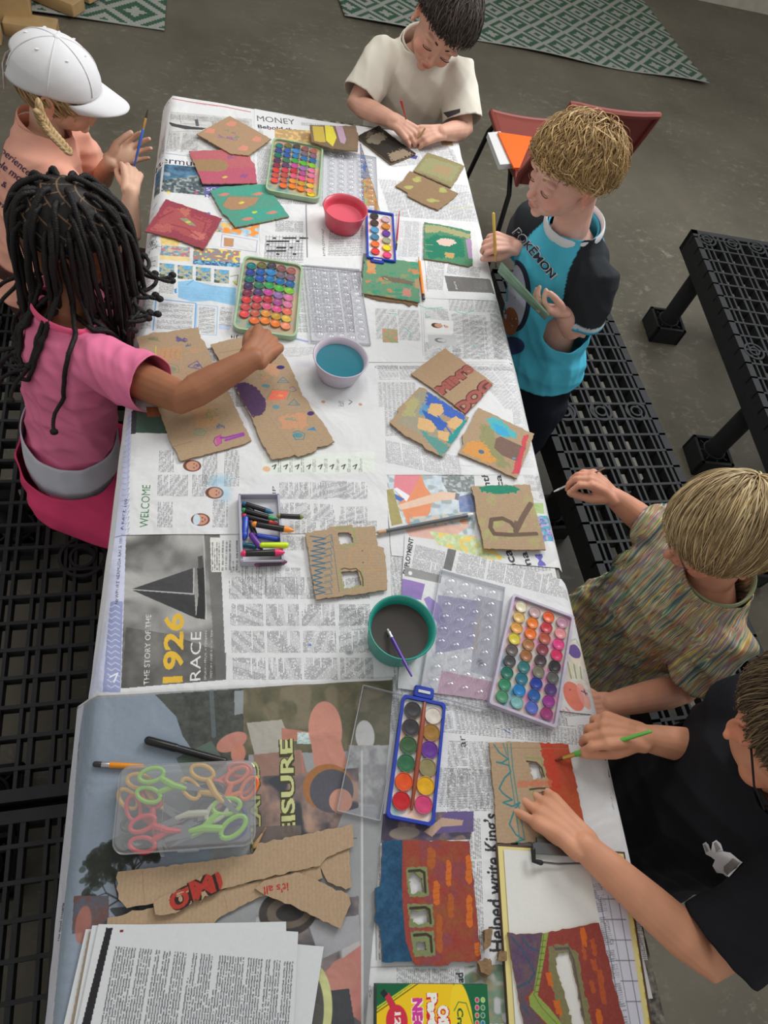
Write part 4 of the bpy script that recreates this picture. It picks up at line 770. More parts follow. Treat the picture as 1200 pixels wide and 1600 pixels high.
card('plain brown cardboard piece peeking out below the green and orange card', [(571, 430), (655, 440), (653, 478), (645, 474), (640, 478), (632, 473), (590, 468), (566, 460)], p, z=ZC-.0006, base=(120, 92, 66), name='cardboard_piece', cat='cardboard')
def p(c):
    c.rect(560, 395, 662, 480, (96, 142, 110)); wash(c, [(573, 405), (586, 404), (586, 428), (574, 426)], (212, 150, 92), .9, 4)
    for i in range(46):
        r = np.random.RandomState(i); x = 570+r.rand()*86; y = 404+r.rand()*66; wash(c, [(x, y), (x+5+r.rand()*14, y+1), (x+5+r.rand()*12, y+4), (x, y+5)], [(44, 146, 122), (212, 126, 84), (150, 146, 96), (60, 140, 112)][i % 4], .75, 4, i)
    wash(c, [(594, 430), (620, 434), (646, 440), (644, 446), (610, 440), (598, 436)], (116, 92, 78), .85, 4); wash(c, [(648, 436), (656, 438), (656, 452), (648, 450)], (176, 140, 106), .9, 3); c.stroke([(600, 434), (606, 437)], 1.6, (220, 200, 180)); wash(c, [(630, 450), (642, 452), (642, 464), (628, 462)], (196, 130, 116), .9, 4)
card('green and orange dabbed cardboard painting below the small blue paint set', [(570, 402), (612, 405), (656, 410), (655, 440), (656, 472), (610, 465), (566, 458), (567, 430)], p, z=ZC+.0026, base=(96, 142, 110), fl=2)
def p(c):
    scrib(c, 284, 530, 18, 10, (66, 60, 140), 22, 1, 1); scrib(c, 294, 540, 9, 6, (60, 90, 150), 10, 1, 2); scrib(c, 242, 530, 22, 9, (110, 130, 96), 14, .9, 3); c.stroke([(244, 541), (243, 552), (247, 562)], 2, (190, 200, 70), .9, wax=.4)
    for k in range(4): c.stroke([(252+k*8, 546), (250+k*8, 558), (256+k*8, 562), (258+k*8, 548)], 1.2, [(180, 90, 90), (200, 110, 90), (170, 100, 130), (120, 140, 90)][k], .7, wax=.5)
    wash(c, [(246, 544), (284, 540), (284, 560), (248, 566)], (220, 150, 80), .25, 5); c.ell((268, 577), 9, 6, (90, 140, 110), .5); c.stroke([(258, 572), (266, 568), (278, 572), (280, 582), (262, 582), (258, 576)], 1, (80, 140, 110), .8)
    c.stroke([(294, 572), (308, 564), (318, 578), (296, 574)], 1.6, (66, 70, 160), .9, wax=.3, closed=True); scrib(c, 308, 572, 14, 8, (66, 70, 150), 12, .9, 5); scrib(c, 305, 548, 24, 8, (216, 140, 96), 8, .8, 6); scrib(c, 328, 648, 26, 20, (90, 140, 100), 12, 1, 7); wash(c, [(300, 640), (334, 634), (344, 664), (306, 668)], (216, 150, 90), .35, 6); scrib(c, 345, 666, 14, 8, (60, 90, 150), 12, .9, 8); c.stroke([(304, 672), (312, 669), (322, 674), (318, 681), (306, 680), (303, 676)], 1, (90, 150, 130)); scrib(c, 313, 676, 14, 7, (110, 160, 140), 8, .7, 9)
    c.stroke([(336, 684), (345, 680), (346, 692), (338, 697), (334, 690), (336, 684)], 1.6, (150, 60, 150)); c.poly([(337, 684), (345, 680), (346, 692), (339, 696)], (200, 80, 160), .8); c.stroke([(345, 684), (352, 684), (380, 677), (381, 680), (352, 688)], 4, (150, 70, 160), 1, 1); c.stroke([(248, 655), (266, 712)], .8, (150, 122, 90)); c.stroke([(262, 700), (300, 690)], .5, (140, 112, 80))
PL = [(213, 527), (228, 524), (240, 519), (262, 519), (282, 515), (310, 511), (313, 528), (320, 534), (330, 560), (352, 600), (374, 650), (393, 688), (380, 694), (330, 708), (282, 720), (266, 690), (250, 645), (230, 585)]
card('large cardboard with crayon doodles and a purple key, nearest to the girl in pink', PL, p, z=ZC, name='crayoned_cardboard', seed=4)
def p(c):
    wash(c, [(366, 600), (382, 597), (400, 604), (414, 624), (416, 640), (408, 648), (396, 652), (380, 630)], (84, 58, 96), .95, 3); c.grain(0)
    scrib(c, 417, 583, 22, 16, (90, 150, 110), 14, 1, 1); wash(c, [(405, 572), (436, 568), (438, 584), (410, 596)], (222, 150, 110), .45, 5); c.ell((438, 574), 8, 5, (58, 48, 110), 1, .2)
    for (x, y) in ((442, 595), (459, 630)): c.stroke([(x-9, y+3), (x, y-6), (x+9, y+3)], 1.2, (70, 120, 150), closed=True); scrib(c, x, y, 11, 4, (90, 130, 150), 6, .7, x)
    c.ell((415, 603), 8, 4.5, (84, 140, 160), .8); c.ell((431, 636), 7, 5, (84, 140, 160), .8); c.ell((465, 680), 9, 6, (70, 140, 160), .8); c.stroke([(457, 676), (465, 673), (476, 678), (474, 686), (462, 687), (457, 680)], 1.2, (60, 120, 150))
    c.poly([(418, 624), (425, 609), (452, 611), (446, 624), (425, 626)], (228, 118, 92)); c.stroke([(416, 624), (425, 608), (454, 611), (448, 624)], 1, (90, 140, 120)); c.ell((438, 618), 6, 3, (236, 150, 90)); c.stroke([(452, 606), (458, 604), (463, 610), (456, 612)], 1, (80, 90, 160)); c.ell((485, 646), 7, 5, (70, 50, 110), 1, .4); wash(c, [(435, 650), (478, 646), (480, 668), (440, 670)], (228, 150, 110), .5, 7); scrib(c, 457, 655, 24, 10, (110, 150, 130), 12, .9, 3); c.poly([(478, 672), (490, 667), (494, 673)], (70, 130, 170)); c.stroke([(420, 650), (465, 714)], .7, (160, 132, 100)); c.stroke([(340, 552), (380, 545)], .5, (140, 112, 80)); c.ell((501, 688), 1, 1, (60, 50, 40))
PR = [(329, 538), (360, 530), (400, 524), (430, 540), (447, 560), (456, 578), (466, 600), (472, 618), (480, 625), (488, 640), (506, 662), (523, 690), (512, 696), (496, 698), (494, 704), (466, 714), (460, 710), (452, 714), (425, 718), (408, 690), (392, 650), (370, 610), (346, 568)]
card('large cardboard with a purple half circle and crayon gems, below the lilac bowl', PR, p, z=ZC+.0012, name='crayoned_cardboard', seed=5)
def p(c):
    for t, a, b, h in (('MIM\u2019S', (690, 617), (742, 578), 19), ('DOG', (722, 648), (772, 603), 22)): c.text(t, a, b, h, (164, 92, 84), off=.06, outline=(96, 52, 50))
card('plain brown cardboard with dark red printed letters on its near corner', [(642, 584), (668, 564), (695, 544), (732, 570), (771, 599), (750, 624), (728, 647), (700, 625), (670, 603)], p, z=ZC, base=(172, 144, 114), name='lettered_cardboard')
def p(c):
    wash(c, [(655, 608), (700, 630), (680, 690), (620, 660)], (150, 156, 140), .6, 10); wash(c, [(640, 620), (655, 622), (648, 650), (628, 650)], (190, 186, 110), .5, 8)
    wash(c, [(668, 612), (728, 650), (722, 660), (664, 636)], (60, 100, 190), .95, 4); wash(c, [(660, 630), (672, 634), (664, 650), (654, 646)], (80, 150, 200), .8, 4); wash(c, [(725, 655), (732, 660), (706, 694), (696, 690)], (30, 150, 150), .9, 4); wash(c, [(655, 670), (672, 680), (706, 700), (690, 712), (670, 692)], (60, 150, 150), .7, 5); wash(c, [(660, 640), (700, 662), (690, 676), (665, 655)], (54, 96, 180), .95, 3)
    for q in ([(672, 630), (690, 632), (694, 644), (684, 652), (668, 645)], [(698, 660), (712, 650), (724, 658), (712, 671), (702, 668)], [(654, 652), (672, 656), (682, 668), (676, 676), (652, 670)], [(684, 672), (702, 676), (700, 690), (684, 684)]): c.poly(q, (216, 176, 124), 1, 2)
    c.stroke([(684, 650), (704, 676)], 3, (60, 100, 190)); 
card('cardboard painted with a tan paned window on blue, lower left of three grouped cards', [(655, 605), (662, 606), (690, 625), (733, 652), (712, 684), (692, 714), (664, 700), (660, 694), (632, 680), (609, 660), (622, 645), (622, 638), (640, 622)], p, z=ZC+.0014)
def p(c):
    wash(c, [(760, 655), (772, 650), (806, 676), (806, 684), (785, 682), (768, 670)], (70, 180, 190), .9, 6); wash(c, [(770, 660), (790, 670), (798, 682), (775, 678)], (60, 160, 210), .8, 5); wash(c, [(750, 662), (768, 668), (782, 712), (800, 730), (778, 730), (752, 700)], (130, 140, 90), .65, 6); wash(c, [(730, 690), (755, 690), (778, 722), (760, 722), (722, 706)], (222, 150, 70), .8, 6)
    c.poly([(775, 685), (782, 682), (822, 700), (810, 722), (785, 712), (772, 700)], (122, 96, 86)); wash(c, [(818, 680), (826, 680), (820, 700), (812, 740), (800, 740), (812, 705)], (206, 66, 80), .9, 3); c.ell((752, 706), 6, 5, (80, 110, 140)); c.ell((803, 716), 4, 3, (120, 140, 170)); 
    r = np.random.RandomState(1)
    for k in range(14): c.ell((758+r.rand()*16, 700+r.rand()*18), .7, .7, (236, 210, 170))
card('cardboard painted with a brown doorway, orange and red, lower right of three grouped cards', [(747, 637), (766, 645), (800, 662), (835, 678), (822, 712), (808, 748), (770, 730), (716, 708), (724, 694), (722, 680), (730, 672), (738, 655)], p, z=ZC)
def p(c):
    for i in range(16):
        r = np.random.RandomState(i+3); x = 745+r.rand()*98; y = 775+r.rand()*70; wash(c, [(x, y), (x+14, y-2), (x+10, y+12), (x-4, y+10)], (166, 186, 104), .28, 7, i)
    wash(c, [(748, 761), (776, 757), (806, 760), (812, 765), (806, 770), (780, 772), (752, 768)], (36, 132, 104), 1, 3)
    c.stroke([(829, 788), (818, 806), (806, 830)], 10, (112, 90, 78), .95, 1); c.stroke([(806, 826), (798, 816), (785, 810), (768, 812), (766, 824), (772, 834), (800, 836), (838, 834)], 8, (104, 84, 72), .95, .5); c.stroke([(806, 816), (806, 834)], 7, (112, 90, 78), .9); c.stroke([(780, 840), (848, 836)], 1.5, (110, 150, 70), .5)
card('brown cardboard with a big letter R and a dark green streak', [(736, 760), (770, 758), (828, 757), (835, 790), (844, 822), (853, 859), (820, 859), (756, 857), (752, 830), (745, 805), (742, 780)], p, z=ZC+.004, th=.0035, seed=7)
def p(c):
    for x, w in ((477, 40),):
        r = np.random.RandomState(4); q = [(484, 838)]
        for i in range(12): q += [(503+r.rand()*6, 842+i*7.6), (484+r.rand()*8, 846+i*7.6)]
        c.stroke(q, 1.9, (64, 104, 134), .95)
        for i in range(9): c.stroke([(505, 842+i*10), (516, 836+i*10.5), (519, 846+i*10.2), (507, 849+i*10)], 1, (80, 116, 140), .9)
    c.stroke([(518, 835), (530, 925)], .9, (90, 110, 120)); c.stroke([(525, 826), (552, 826), (556, 850), (532, 856)], 3, (140, 160, 100), .7, 1); c.stroke([(530, 890), (534, 922), (568, 915), (564, 888)], 3, (140, 160, 100), .7, 1)
    c.stroke([(586, 854), (560, 853), (548, 862), (544, 876), (552, 888), (570, 892), (600, 890)], .9, (200, 150, 90)); c.stroke([(574, 858), (580, 870), (576, 884)], .9, (200, 150, 90)); c.ell((566, 861), 1.4, 1.4, (90, 70, 50)); c.ell((567, 879), 1.4, 1.4, (90, 70, 50))
    for q in ([(533, 890), (538, 888), (546, 890), (556, 889), (562, 894), (566, 904), (567, 916)],): c.stroke(q, 1.6, (60, 50, 44), .9, 1.5)
card('brown cardboard house with blue crayon zigzags and two cut windows, left of the teal bowl', [(477, 833), (511, 828), (514, 823), (551, 820), (551, 824), (586, 822), (590, 853), (600, 856), (604, 890), (605, 921), (560, 928), (494, 937), (488, 900), (482, 862)], p, z=ZC+.001, holes=[[(528, 833), (540, 832), (549, 834), (552, 848), (531, 850)], [(533, 894), (558, 891), (561, 900), (565, 914), (538, 920)]], seed=8)
def p(c):
    wash(c, [(842, 1158), (892, 1160), (905, 1230), (916, 1300), (870, 1290), (860, 1240)], (176, 74, 50), 1, 3, 2); wash(c, [(846, 1162), (862, 1164), (884, 1260), (872, 1280)], (186, 60, 40), .8, 8); wash(c, [(864, 1230), (908, 1234), (914, 1300), (872, 1292)], (172, 84, 44), .6, 10); wash(c, [(806, 1222), (862, 1218), (862, 1228), (808, 1230)], (196, 110, 80), .7, 3)
    c.stroke([(772, 1164), (780, 1176), (794, 1186), (784, 1192), (776, 1191), (795, 1196), (798, 1206), (788, 1216), (780, 1232), (786, 1240), (800, 1250)], 2.2, (56, 124, 130), .95); c.stroke([(800, 1250), (786, 1254), (800, 1260), (812, 1254), (803, 1268), (796, 1288), (806, 1304), (818, 1312), (806, 1316)], 2.2, (56, 124, 130), .95)
    c.stroke([(792, 1162), (796, 1200), (802, 1240), (812, 1312)], 1.6, (70, 130, 135), .9); c.stroke([(798, 1162), (801, 1200), (808, 1246), (820, 1312)], 1.6, (70, 130, 135), .9); c.stroke([(786, 1162), (792, 1180)], 1.6, (70, 130, 135), .9)
    c.stroke([(820, 1184), (845, 1186), (852, 1216)], 3, (140, 150, 90), .7); c.stroke([(832, 1232), (840, 1300), (850, 1316)], 4, (140, 150, 90), .6); c.stroke([(858, 1232), (866, 1258)], 3, (120, 110, 60), .7); c.stroke([(766, 1168), (888, 1170)], .5, (150, 120, 86))
    for q in ([(823, 1190), (838, 1192), (846, 1200), (850, 1214)], [(828, 1234), (840, 1232), (856, 1232), (863, 1250)]): c.stroke(q, 2.4, (66, 54, 44), .9, 1.5)
card('half red cardboard house with cut windows being painted by the boy in black', [(764, 1160), (800, 1159), (842, 1160), (888, 1163), (900, 1222), (913, 1284), (880, 1300), (862, 1320), (845, 1314), (820, 1317), (777, 1317), (772, 1240)], p, z=ZC+.001, holes=[[(826, 1192), (843, 1194), (848, 1215), (833, 1218)], [(832, 1240), (856, 1236), (862, 1254), (840, 1262)]], seed=9)
def p(c):
    c.rect(580, 1305, 765, 1515, (150, 66, 56)); r = np.random.RandomState(3); c.photo([(630, 1310), (740, 1310), (755, 1510), (645, 1510)], (150, 62, 54), (146, 84, 52), (136, 70, 74), 18, 2, .8)
    c.poly([(585, 1300), (629, 1305), (628, 1400), (634, 1470), (648, 1512), (580, 1515)], (36, 74, 104)); c.photo([(587, 1310), (626, 1310), (632, 1505), (590, 1505)], (30, 66, 96), (48, 92, 126), None, 14, 4, .7)
    for (x, y, w, h) in ((697, 1345, 8, 42), (677, 1378, 10, 38), (728, 1338, 9, 44), (700, 1398, 9, 38), (729, 1400, 9, 50), (668, 1326, 12, 32), (742, 1474, 9, 22), (682, 1430, 9, 60)):
        c.poly([(x, y), (x+w*.6, y-2), (x+w, y+5), (x+w, y+h-4), (x+w*.5, y+h), (x, y+h-5)], (206, 108, 40) if x not in (668, 682, 700) else (172, 92, 44), .95, 1.5)
        for k in range(3): c.stroke([(x+1, y+h*(k+1)/4), (x+w-1, y+h*(k+1)/4-2)], .7, (160, 80, 36), .8)
    for (x0, y0, x1, y1) in ((635, 1355, 668, 1401), (637, 1413, 676, 1449), (643, 1455, 678, 1494)):
        c.poly([(x0, y0), (x1, y0), (x1+2, y1), (x0+3, y1)], (124, 138, 92), .95, 2); c.stroke([(x0+4, y0+7), (x1-12, y0+5), (x1-5, y0+9), (x1-3, y1-6)], 3.2, (52, 44, 36), .9, 2)
card('cardboard house painted red with orange bricks, a blue strip and three windows', [(597, 1316), (616, 1312), (640, 1313), (733, 1314), (742, 1400), (752, 1498), (745, 1502), (705, 1503), (700, 1508), (650, 1508), (645, 1502), (597, 1503), (594, 1450), (586, 1440), (586, 1388), (595, 1384)], p, z=ZC+.001, holes=[[(640, 1366), (648, 1363), (660, 1372), (662, 1394), (642, 1396)], [(642, 1422), (668, 1422), (670, 1441), (645, 1443)], [(650, 1472), (664, 1471), (667, 1484), (652, 1485)]], base=(150, 66, 56), seed=10, fl=2)
# --- clipboard and what it carries
t = thing('clipboard', 'clipboard holding blank paper and a printed form at the near right corner', 'clipboard', (0, 0, 0))
zb = ZC
m = MB(); q = [at(x, y, zb+.004)[:2] for x, y in ((775, 1318), (976, 1331), (1026, 1640), (796, 1640))]; ce = sum(q)/4
t.location = (ce[0], ce[1], zb); rel = lambda P: [tuple(np.array(p_)-ce) for p_ in P]
m.prism(rel(q), 0, .004); m.build('board', mat('dark_brown_hardboard', (84, 64, 50), .6), t, smooth=False)
c = Cv([(778, 1322), (974, 1334), (1022, 1640), (798, 1640)], zb+.006, (222, 208, 140), 1200)
for k in range(16): c.stroke([(970+k*3.4-30, 1330+k*20), (974+k*3.4, 1338+k*20)], 9, (206, 176, 60) if k % 2 else (226, 220, 190), .0)
for k in range(14): c.poly([(975+k*3.1, 1350+k*20), (988+k*3.1, 1350+k*20), (990+k*3.1, 1360+k*20), (977+k*3.1, 1360+k*20)], (200, 176, 60))
m = MB(); q2 = [at(x, y, zb+.006)[:2] for x, y in ((778, 1322), (974, 1334), (1022, 1640), (798, 1640))]; m.prism([tuple(v) for v in q2], zb+.0042, zb+.006); me = m.mesh('yellow_folder', [c.material('yellow_card', .7)], False); c.uv(me); tag(link('yellow_folder', me), 'pale yellow folder edge showing under the papers on the clipboard', 'folder')
def sheetflat(name, label, px, z, base, paint, cat='paper', group=None, th=.0005, res=1350):
    c = Cv(px, z+th, base, res); paint(c); c.grain(4, 3, 1); m = MB(); m.prism([tuple(at(x, y, z+th)[:2]) for x, y in px], z, z+th); me = m.mesh(name, [c.material('paper_print', .75)], False); c.uv(me); return tag(link(name, me), label, cat, group)
def p(c):
    for i in range(5): c.cols((908+i*10, 1385+i*52), (940+i*10, 1380+i*52), (918+i*10, 1430+i*52), 2, 2.2, seed=i)
    for i in range(6): c.stroke([(938+i*8, 1405+i*32), (970+i*8, 1405+i*32)], .8, (90, 90, 96)); 
    c.stroke([(938, 1405), (972, 1600)], .8, (90, 90, 96)); c.stroke([(966, 1405), (1000, 1600)], .8, (90, 90, 96)); c.stroke([(950, 1400), (985, 1600)], .5, (120, 120, 126))
sheetflat('printed_form', 'printed form with tables lying along the right side of the clipboard', [(860, 1336), (968, 1342), (1013, 1640), (880, 1640)], zb+.0062, (208, 208, 220), p)
sheetflat('blank_paper', 'blank white drawing paper clipped on the clipboard', [(787, 1327), (917, 1336), (938, 1444), (960, 1640), (808, 1640)], zb+.0068, (220, 219, 214), lambda c: None)
m = MB(); a = at(832, 1322, zb+.012); b_ = at(930, 1330, zb+.012); d = b_-a; ang = math.atan2(d[1], d[0]); L = np.linalg.norm(d)
m.box(((a[0]+b_[0])/2-ce[0], (a[1]+b_[1])/2-ce[1]-.002, .011), (L, .014, .006), rz=ang, bev=.003); m.box(((a[0]+b_[0])/2-ce[0], (a[1]+b_[1])/2-ce[1]+.004, .006), (L*.8, .016, .006), rz=ang)
clip = m.build('clip', steel, t); m = MB(); q3 = [at(834, 1325, zb+.02), at(836, 1346, zb+.016), at(872, 1350, zb+.014), at(915, 1349, zb+.014), at(930, 1332, zb+.02)]; m.tube([(v[0]-ce[0], v[1]-ce[1], v[2]-zb) for v in q3], .0014, seg=8); m.build('wire_lever', steel, clip)
m = MB(); q3 = [at(833, 1328, zb+.020), at(834, 1345, zb+.018), at(845, 1348, zb+.017)]; m.tube([(v[0]-ce[0], v[1]-ce[1], v[2]-zb) for v in q3], .0034, seg=8); m.build('lever_tip', mat('black_rubber', (26, 26, 28), .5), clip)
def p(c):
    c.rect(785, 1435, 985, 1650, (140, 62, 54)); c.poly([(785, 1455), (850, 1455), (838, 1540), (820, 1560), (850, 1600), (880, 1650), (785, 1650)], (100, 78, 88)); c.photo([(793, 1460), (840, 1462), (830, 1545), (800, 1560)], (104, 84, 92), (88, 66, 100), None, 16, 3, .8)
    for q in ([(800, 1466), (820, 1490), (834, 1518)], [(816, 1466), (826, 1480), (842, 1487)], [(836, 1520), (826, 1535), (810, 1543)], [(815, 1570), (826, 1586)]): c.stroke(q, 2.2, (50, 84, 104), .85, 1)
    c.poly([(848, 1458), (857, 1457), (850, 1500), (840, 1556), (856, 1572), (880, 1602), (860, 1606), (828, 1572), (826, 1558), (834, 1548)], (138, 158, 76)); c.stroke([(850, 1458), (842, 1520), (834, 1554), (846, 1574), (872, 1602)], .6, (90, 100, 50))
    for k in range(9): c.stroke([(846-k*1.2, 1470+k*10), (853-k*1.2, 1470+k*10)], .7, (84, 90, 50))
    c.poly([(858, 1480), (886, 1474), (902, 1490), (912, 1540), (926, 1610), (880, 1612), (862, 1540), (856, 1500)], (124, 122, 84), .95, 3); c.stroke([(868, 1484), (888, 1482), (896, 1500), (912, 1590)], 3, (84, 76, 84), .8, 2)
    for (x, y, w, h, s) in ((905, 1450, 12, 32, 0), (922, 1468, 10, 28, 1), (852, 1520, 12, 24, 0), (864, 1564, 14, 24, 0), (908, 1478, 8, 24, 1), (922, 1500, 12, 20, 1), (920, 1532, 10, 22, 1), (932, 1516, 12, 34, 1), (936, 1548, 12, 24, 1), (930, 1578, 12, 34, 0)): c.poly([(x, y), (x+w*.6, y-1), (x+w, y+h*.5), (x+w, y+h), (x+w*.4, y+h-3)], (206, 104, 34) if not s else (176, 84, 46), .9, 2)
card('red and violet painted cardboard with a long cut opening, lying on the clipboard', [(793, 1457), (820, 1459), (857, 1457), (907, 1447), (936, 1442), (946, 1480), (960, 1540), (976, 1598), (984, 1640), (832, 1640), (819, 1600), (804, 1520)], p, z=zb+.0074, holes=[[(866, 1497), (873, 1489), (890, 1488), (895, 1505), (900, 1530), (912, 1590), (914, 1612), (898, 1612), (880, 1545), (870, 1515)]], base=(140, 62, 54), seed=11, fl=2)
# --- cardboard offcuts near the scissors box
scr = dict(name='cardboard_offcut', cat='cardboard offcut', group='cardboard offcuts beside the scissors box', flute=0, fl=5)
card('long plain cardboard offcut, lowest strip under the torn red lettered scrap', [(168, 1434), (245, 1416), (345, 1391), (400, 1377), (500, 1352), (504, 1372), (470, 1382), (400, 1404), (345, 1432), (326, 1452), (168, 1456)], lambda c: c.stroke([(350, 1400), (360, 1440)], .6, (150, 122, 90)), z=ZC, seed=12, **scr)
card('small cardboard offcut at the right end under the long strip', [(500, 1354), (512, 1330), (545, 1322), (549, 1386), (540, 1390), (512, 1378)], lambda c: None, z=ZC, seed=13, **scr)
card('long wide cardboard offcut with one cut corner directly below the scissors box', [(184, 1362), (240, 1356), (330, 1344), (395, 1334), (402, 1318), (550, 1288), (553, 1322), (510, 1340), (500, 1353), (400, 1375), (345, 1390), (198, 1419), (185, 1405)], lambda c: c.stroke([(222, 1360), (226, 1412)], .6, (150, 122, 90)), z=ZC+.003, seed=14, **scr)
def p(c): c.text('\u03c3MI', (268, 1424), (350, 1386), 22, (172, 58, 48), off=.03, outline=(50, 34, 30))
card('torn cardboard scrap with red letters outlined in black', [(240, 1411), (257, 1399), (308, 1373), (330, 1368), (341, 1362), (348, 1380), (345, 1390), (320, 1400), (294, 1415), (261, 1429), (243, 1429)], p, z=ZC+.006, amp=.0018, seed=15, **scr)
def p(c): c.text("it's all", (450, 1380), (412, 1386), 9, (172, 58, 48), off=.02, flip=False)
card('pointed cardboard offcut with small red handwriting', [(398, 1388), (412, 1376), (468, 1363), (500, 1378), (545, 1398), (548, 1412), (532, 1451), (505, 1440), (460, 1416), (413, 1398)], p, z=ZC+.003, seed=16, **scr)
for k, (px, l_) in enumerate((([(751, 1452), (766, 1448), (764, 1478), (756, 1482)], 'crumpled torn cardboard scrap touching the corner of the red brick painted card'), ([(742, 1502), (764, 1496), (768, 1516), (758, 1530), (744, 1518)], 'crumpled cardboard scrap just above the oil pastel box'), ([(776, 1488), (786, 1482), (788, 1500), (774, 1502)], 'small crumpled cardboard scrap against the left edge of the clipboard'))):
    m = MB(); cc = sum(at(x, y, ZC)[:2] for x, y in px)/len(px); r = np.random.RandomState(k+2)
    for i in range(4):
        pp = [(x+r.randn()*2, y+r.randn()*2) for x, y in px]; w = [tuple((at(x, y, ZC)[:2]-cc)*(.6+.4*r.rand())) for x, y in pp]; m.prism(ragged(w, .001, .004, i), .0005+.003*i, .003+.003*i)
    o = m.build('cardboard_scrap', mat('crumpled_kraft', (140, 112, 80), .85, noise=.2, nscale=120, bump=.8, bscale=200), loc=(cc[0], cc[1], ZC-.001), smooth=False); tag(o, l_, 'cardboard scrap')
# --- stack of printed pages
zp = ZC
def p_txt(c):
    c.poly([(166, 1450), (176, 1450), (132, 1640), (118, 1640)], (40, 38, 42)); c.poly([(188, 1453), (193, 1453), (192, 1457), (187, 1457)], (110, 30, 36)); c.cols((150, 1640), (182, 1471), (448, 1660), 1, 3.0, ink=(84, 86, 90), para=5, dens=.9, a=.85)
pages = [([(134, 1452), (440, 1440), (447, 1452), (420, 1660), (86, 1660)], 'lowest printed page of the stack in the near left corner', lambda c: (c.poly([(139, 1456), (144, 1455), (110, 1660), (98, 1660)], (176, 160, 140)), c.poly([(414, 1443), (434, 1442), (434, 1451), (414, 1452)], (176, 150, 128)), c.poly([(434, 1442), (444, 1442), (444, 1452), (434, 1451)], (60, 40, 40)))),
         ([(154, 1448), (506, 1479), (478, 1660), (110, 1660)], 'bluish white page sticking out on the right of the stack', lambda c: None),
         ([(144, 1446), (447, 1440), (450, 1660), (104, 1660)], 'white page second from the top of the stack, left edge showing', lambda c: None),
         ([(154, 1444), (300, 1445), (466, 1456), (461, 1560), (456, 1660), (108, 1660)], 'topmost page of dense printed text in the near left corner', p_txt)]
for k, (px, l_, f) in enumerate(pages): sheetflat('printed_page', l_, px, zp+k*.0022, (210, 212, 214), f, 'page', 'printed pages stacked in the near corner', th=.002)
# --- oil pastel box
zt = ZC+.02
def p(c):
    c.rect(580, 1530, 770, 1680, (236, 196, 30)); c.poly([(585, 1535), (650, 1535), (586, 1580)], (24, 96, 60)); c.stroke([(655, 1536), (588, 1583)], .8, (40, 60, 30)); c.poly([(708, 1535), (770, 1535), (775, 1680), (712, 1680)], (24, 100, 62)); c.stroke([(646, 1536), (586, 1577)], 1.6, (200, 206, 60))
    c.poly([(600, 1556), (608, 1552), (624, 1580), (614, 1586)], (196, 50, 70)); c.poly([(594, 1552), (600, 1546), (606, 1554), (600, 1560)], (40, 40, 44)); c.ell((620, 1596), 13, 16, (206, 50, 70)); c.text('12', (617, 1582), (617, 1604), 7, (240, 236, 226), off=.05)
    c.text('NEON', (645, 1560), (646, 1640), 11, (206, 60, 150), off=.06, outline=(240, 236, 226)); 
    c.poly([(640, 1584), (664, 1584), (664, 1600), (640, 1600)], (236, 196, 30), .0)
    c.text('Pastels', (668, 1552), (670, 1640), 11, (236, 236, 226), off=.06, outline=(206, 40, 50)); c.text('Oil', (684, 1572), (686, 1602), 12, (236, 236, 226), off=.06, outline=(206, 40, 50))
    c.ell((722, 1600), 14, 42, (240, 206, 40)); c.stroke([(709, 1580), (716, 1566), (728, 1568), (738, 1600)], .8, (40, 110, 60)); c.text('Crayola', (714, 1576), (716, 1640), 7, (30, 90, 50), off=.03)
    for i in range(2):
        for j in range(7): c.ell((745+i*9, 1563+j*12), 3.2, 3.2, (210, 214, 190)); c.ell((745+i*9, 1563+j*12), 2.4, 2.4, [(190, 60, 110), (200, 60, 120), (190, 90, 80), (200, 90, 90), (40, 130, 180)][j % 5] if i == 0 else [(150, 200, 90), (60, 130, 80), (40, 110, 90), (40, 120, 170)][j % 4])
    c.ell((796, 1570), 10, 4, (220, 210, 210))
px = [(589, 1537), (761, 1538), (770, 1680), (588, 1680)]
c = Cv(px, zt, (236, 196, 30), 1400); p(c); m = MB(); Q = [at(x, y, zt)[:2] for x, y in px]; ce2 = sum(Q)/4
t = thing('oil_pastel_box', 'yellow and green box of twelve neon oil pastels cut by the near picture edge', 'box', (ce2[0], ce2[1], ZC)); m.prism([tuple(v-ce2) for v in Q], .0, .02, 0, 1)
me = m.mesh('box_body', [c.material('box_print', .35), mat('dark_green_card', (22, 70, 50), .5)], False)
uvR = np.zeros((len(me.vertices), 3)); co = np.zeros(len(me.vertices)*3); me.vertices.foreach_get('co', co); c.uv(me, R=co.reshape(-1, 3)[:, :2]+ce2); link('box_body', me, t)
m = MB(); m.prism([tuple((v-ce2)*1.004) for v in Q], .004, .0045); m.build('lid_seam', mat('seam_dark', (30, 40, 34), .6), t, smooth=False)
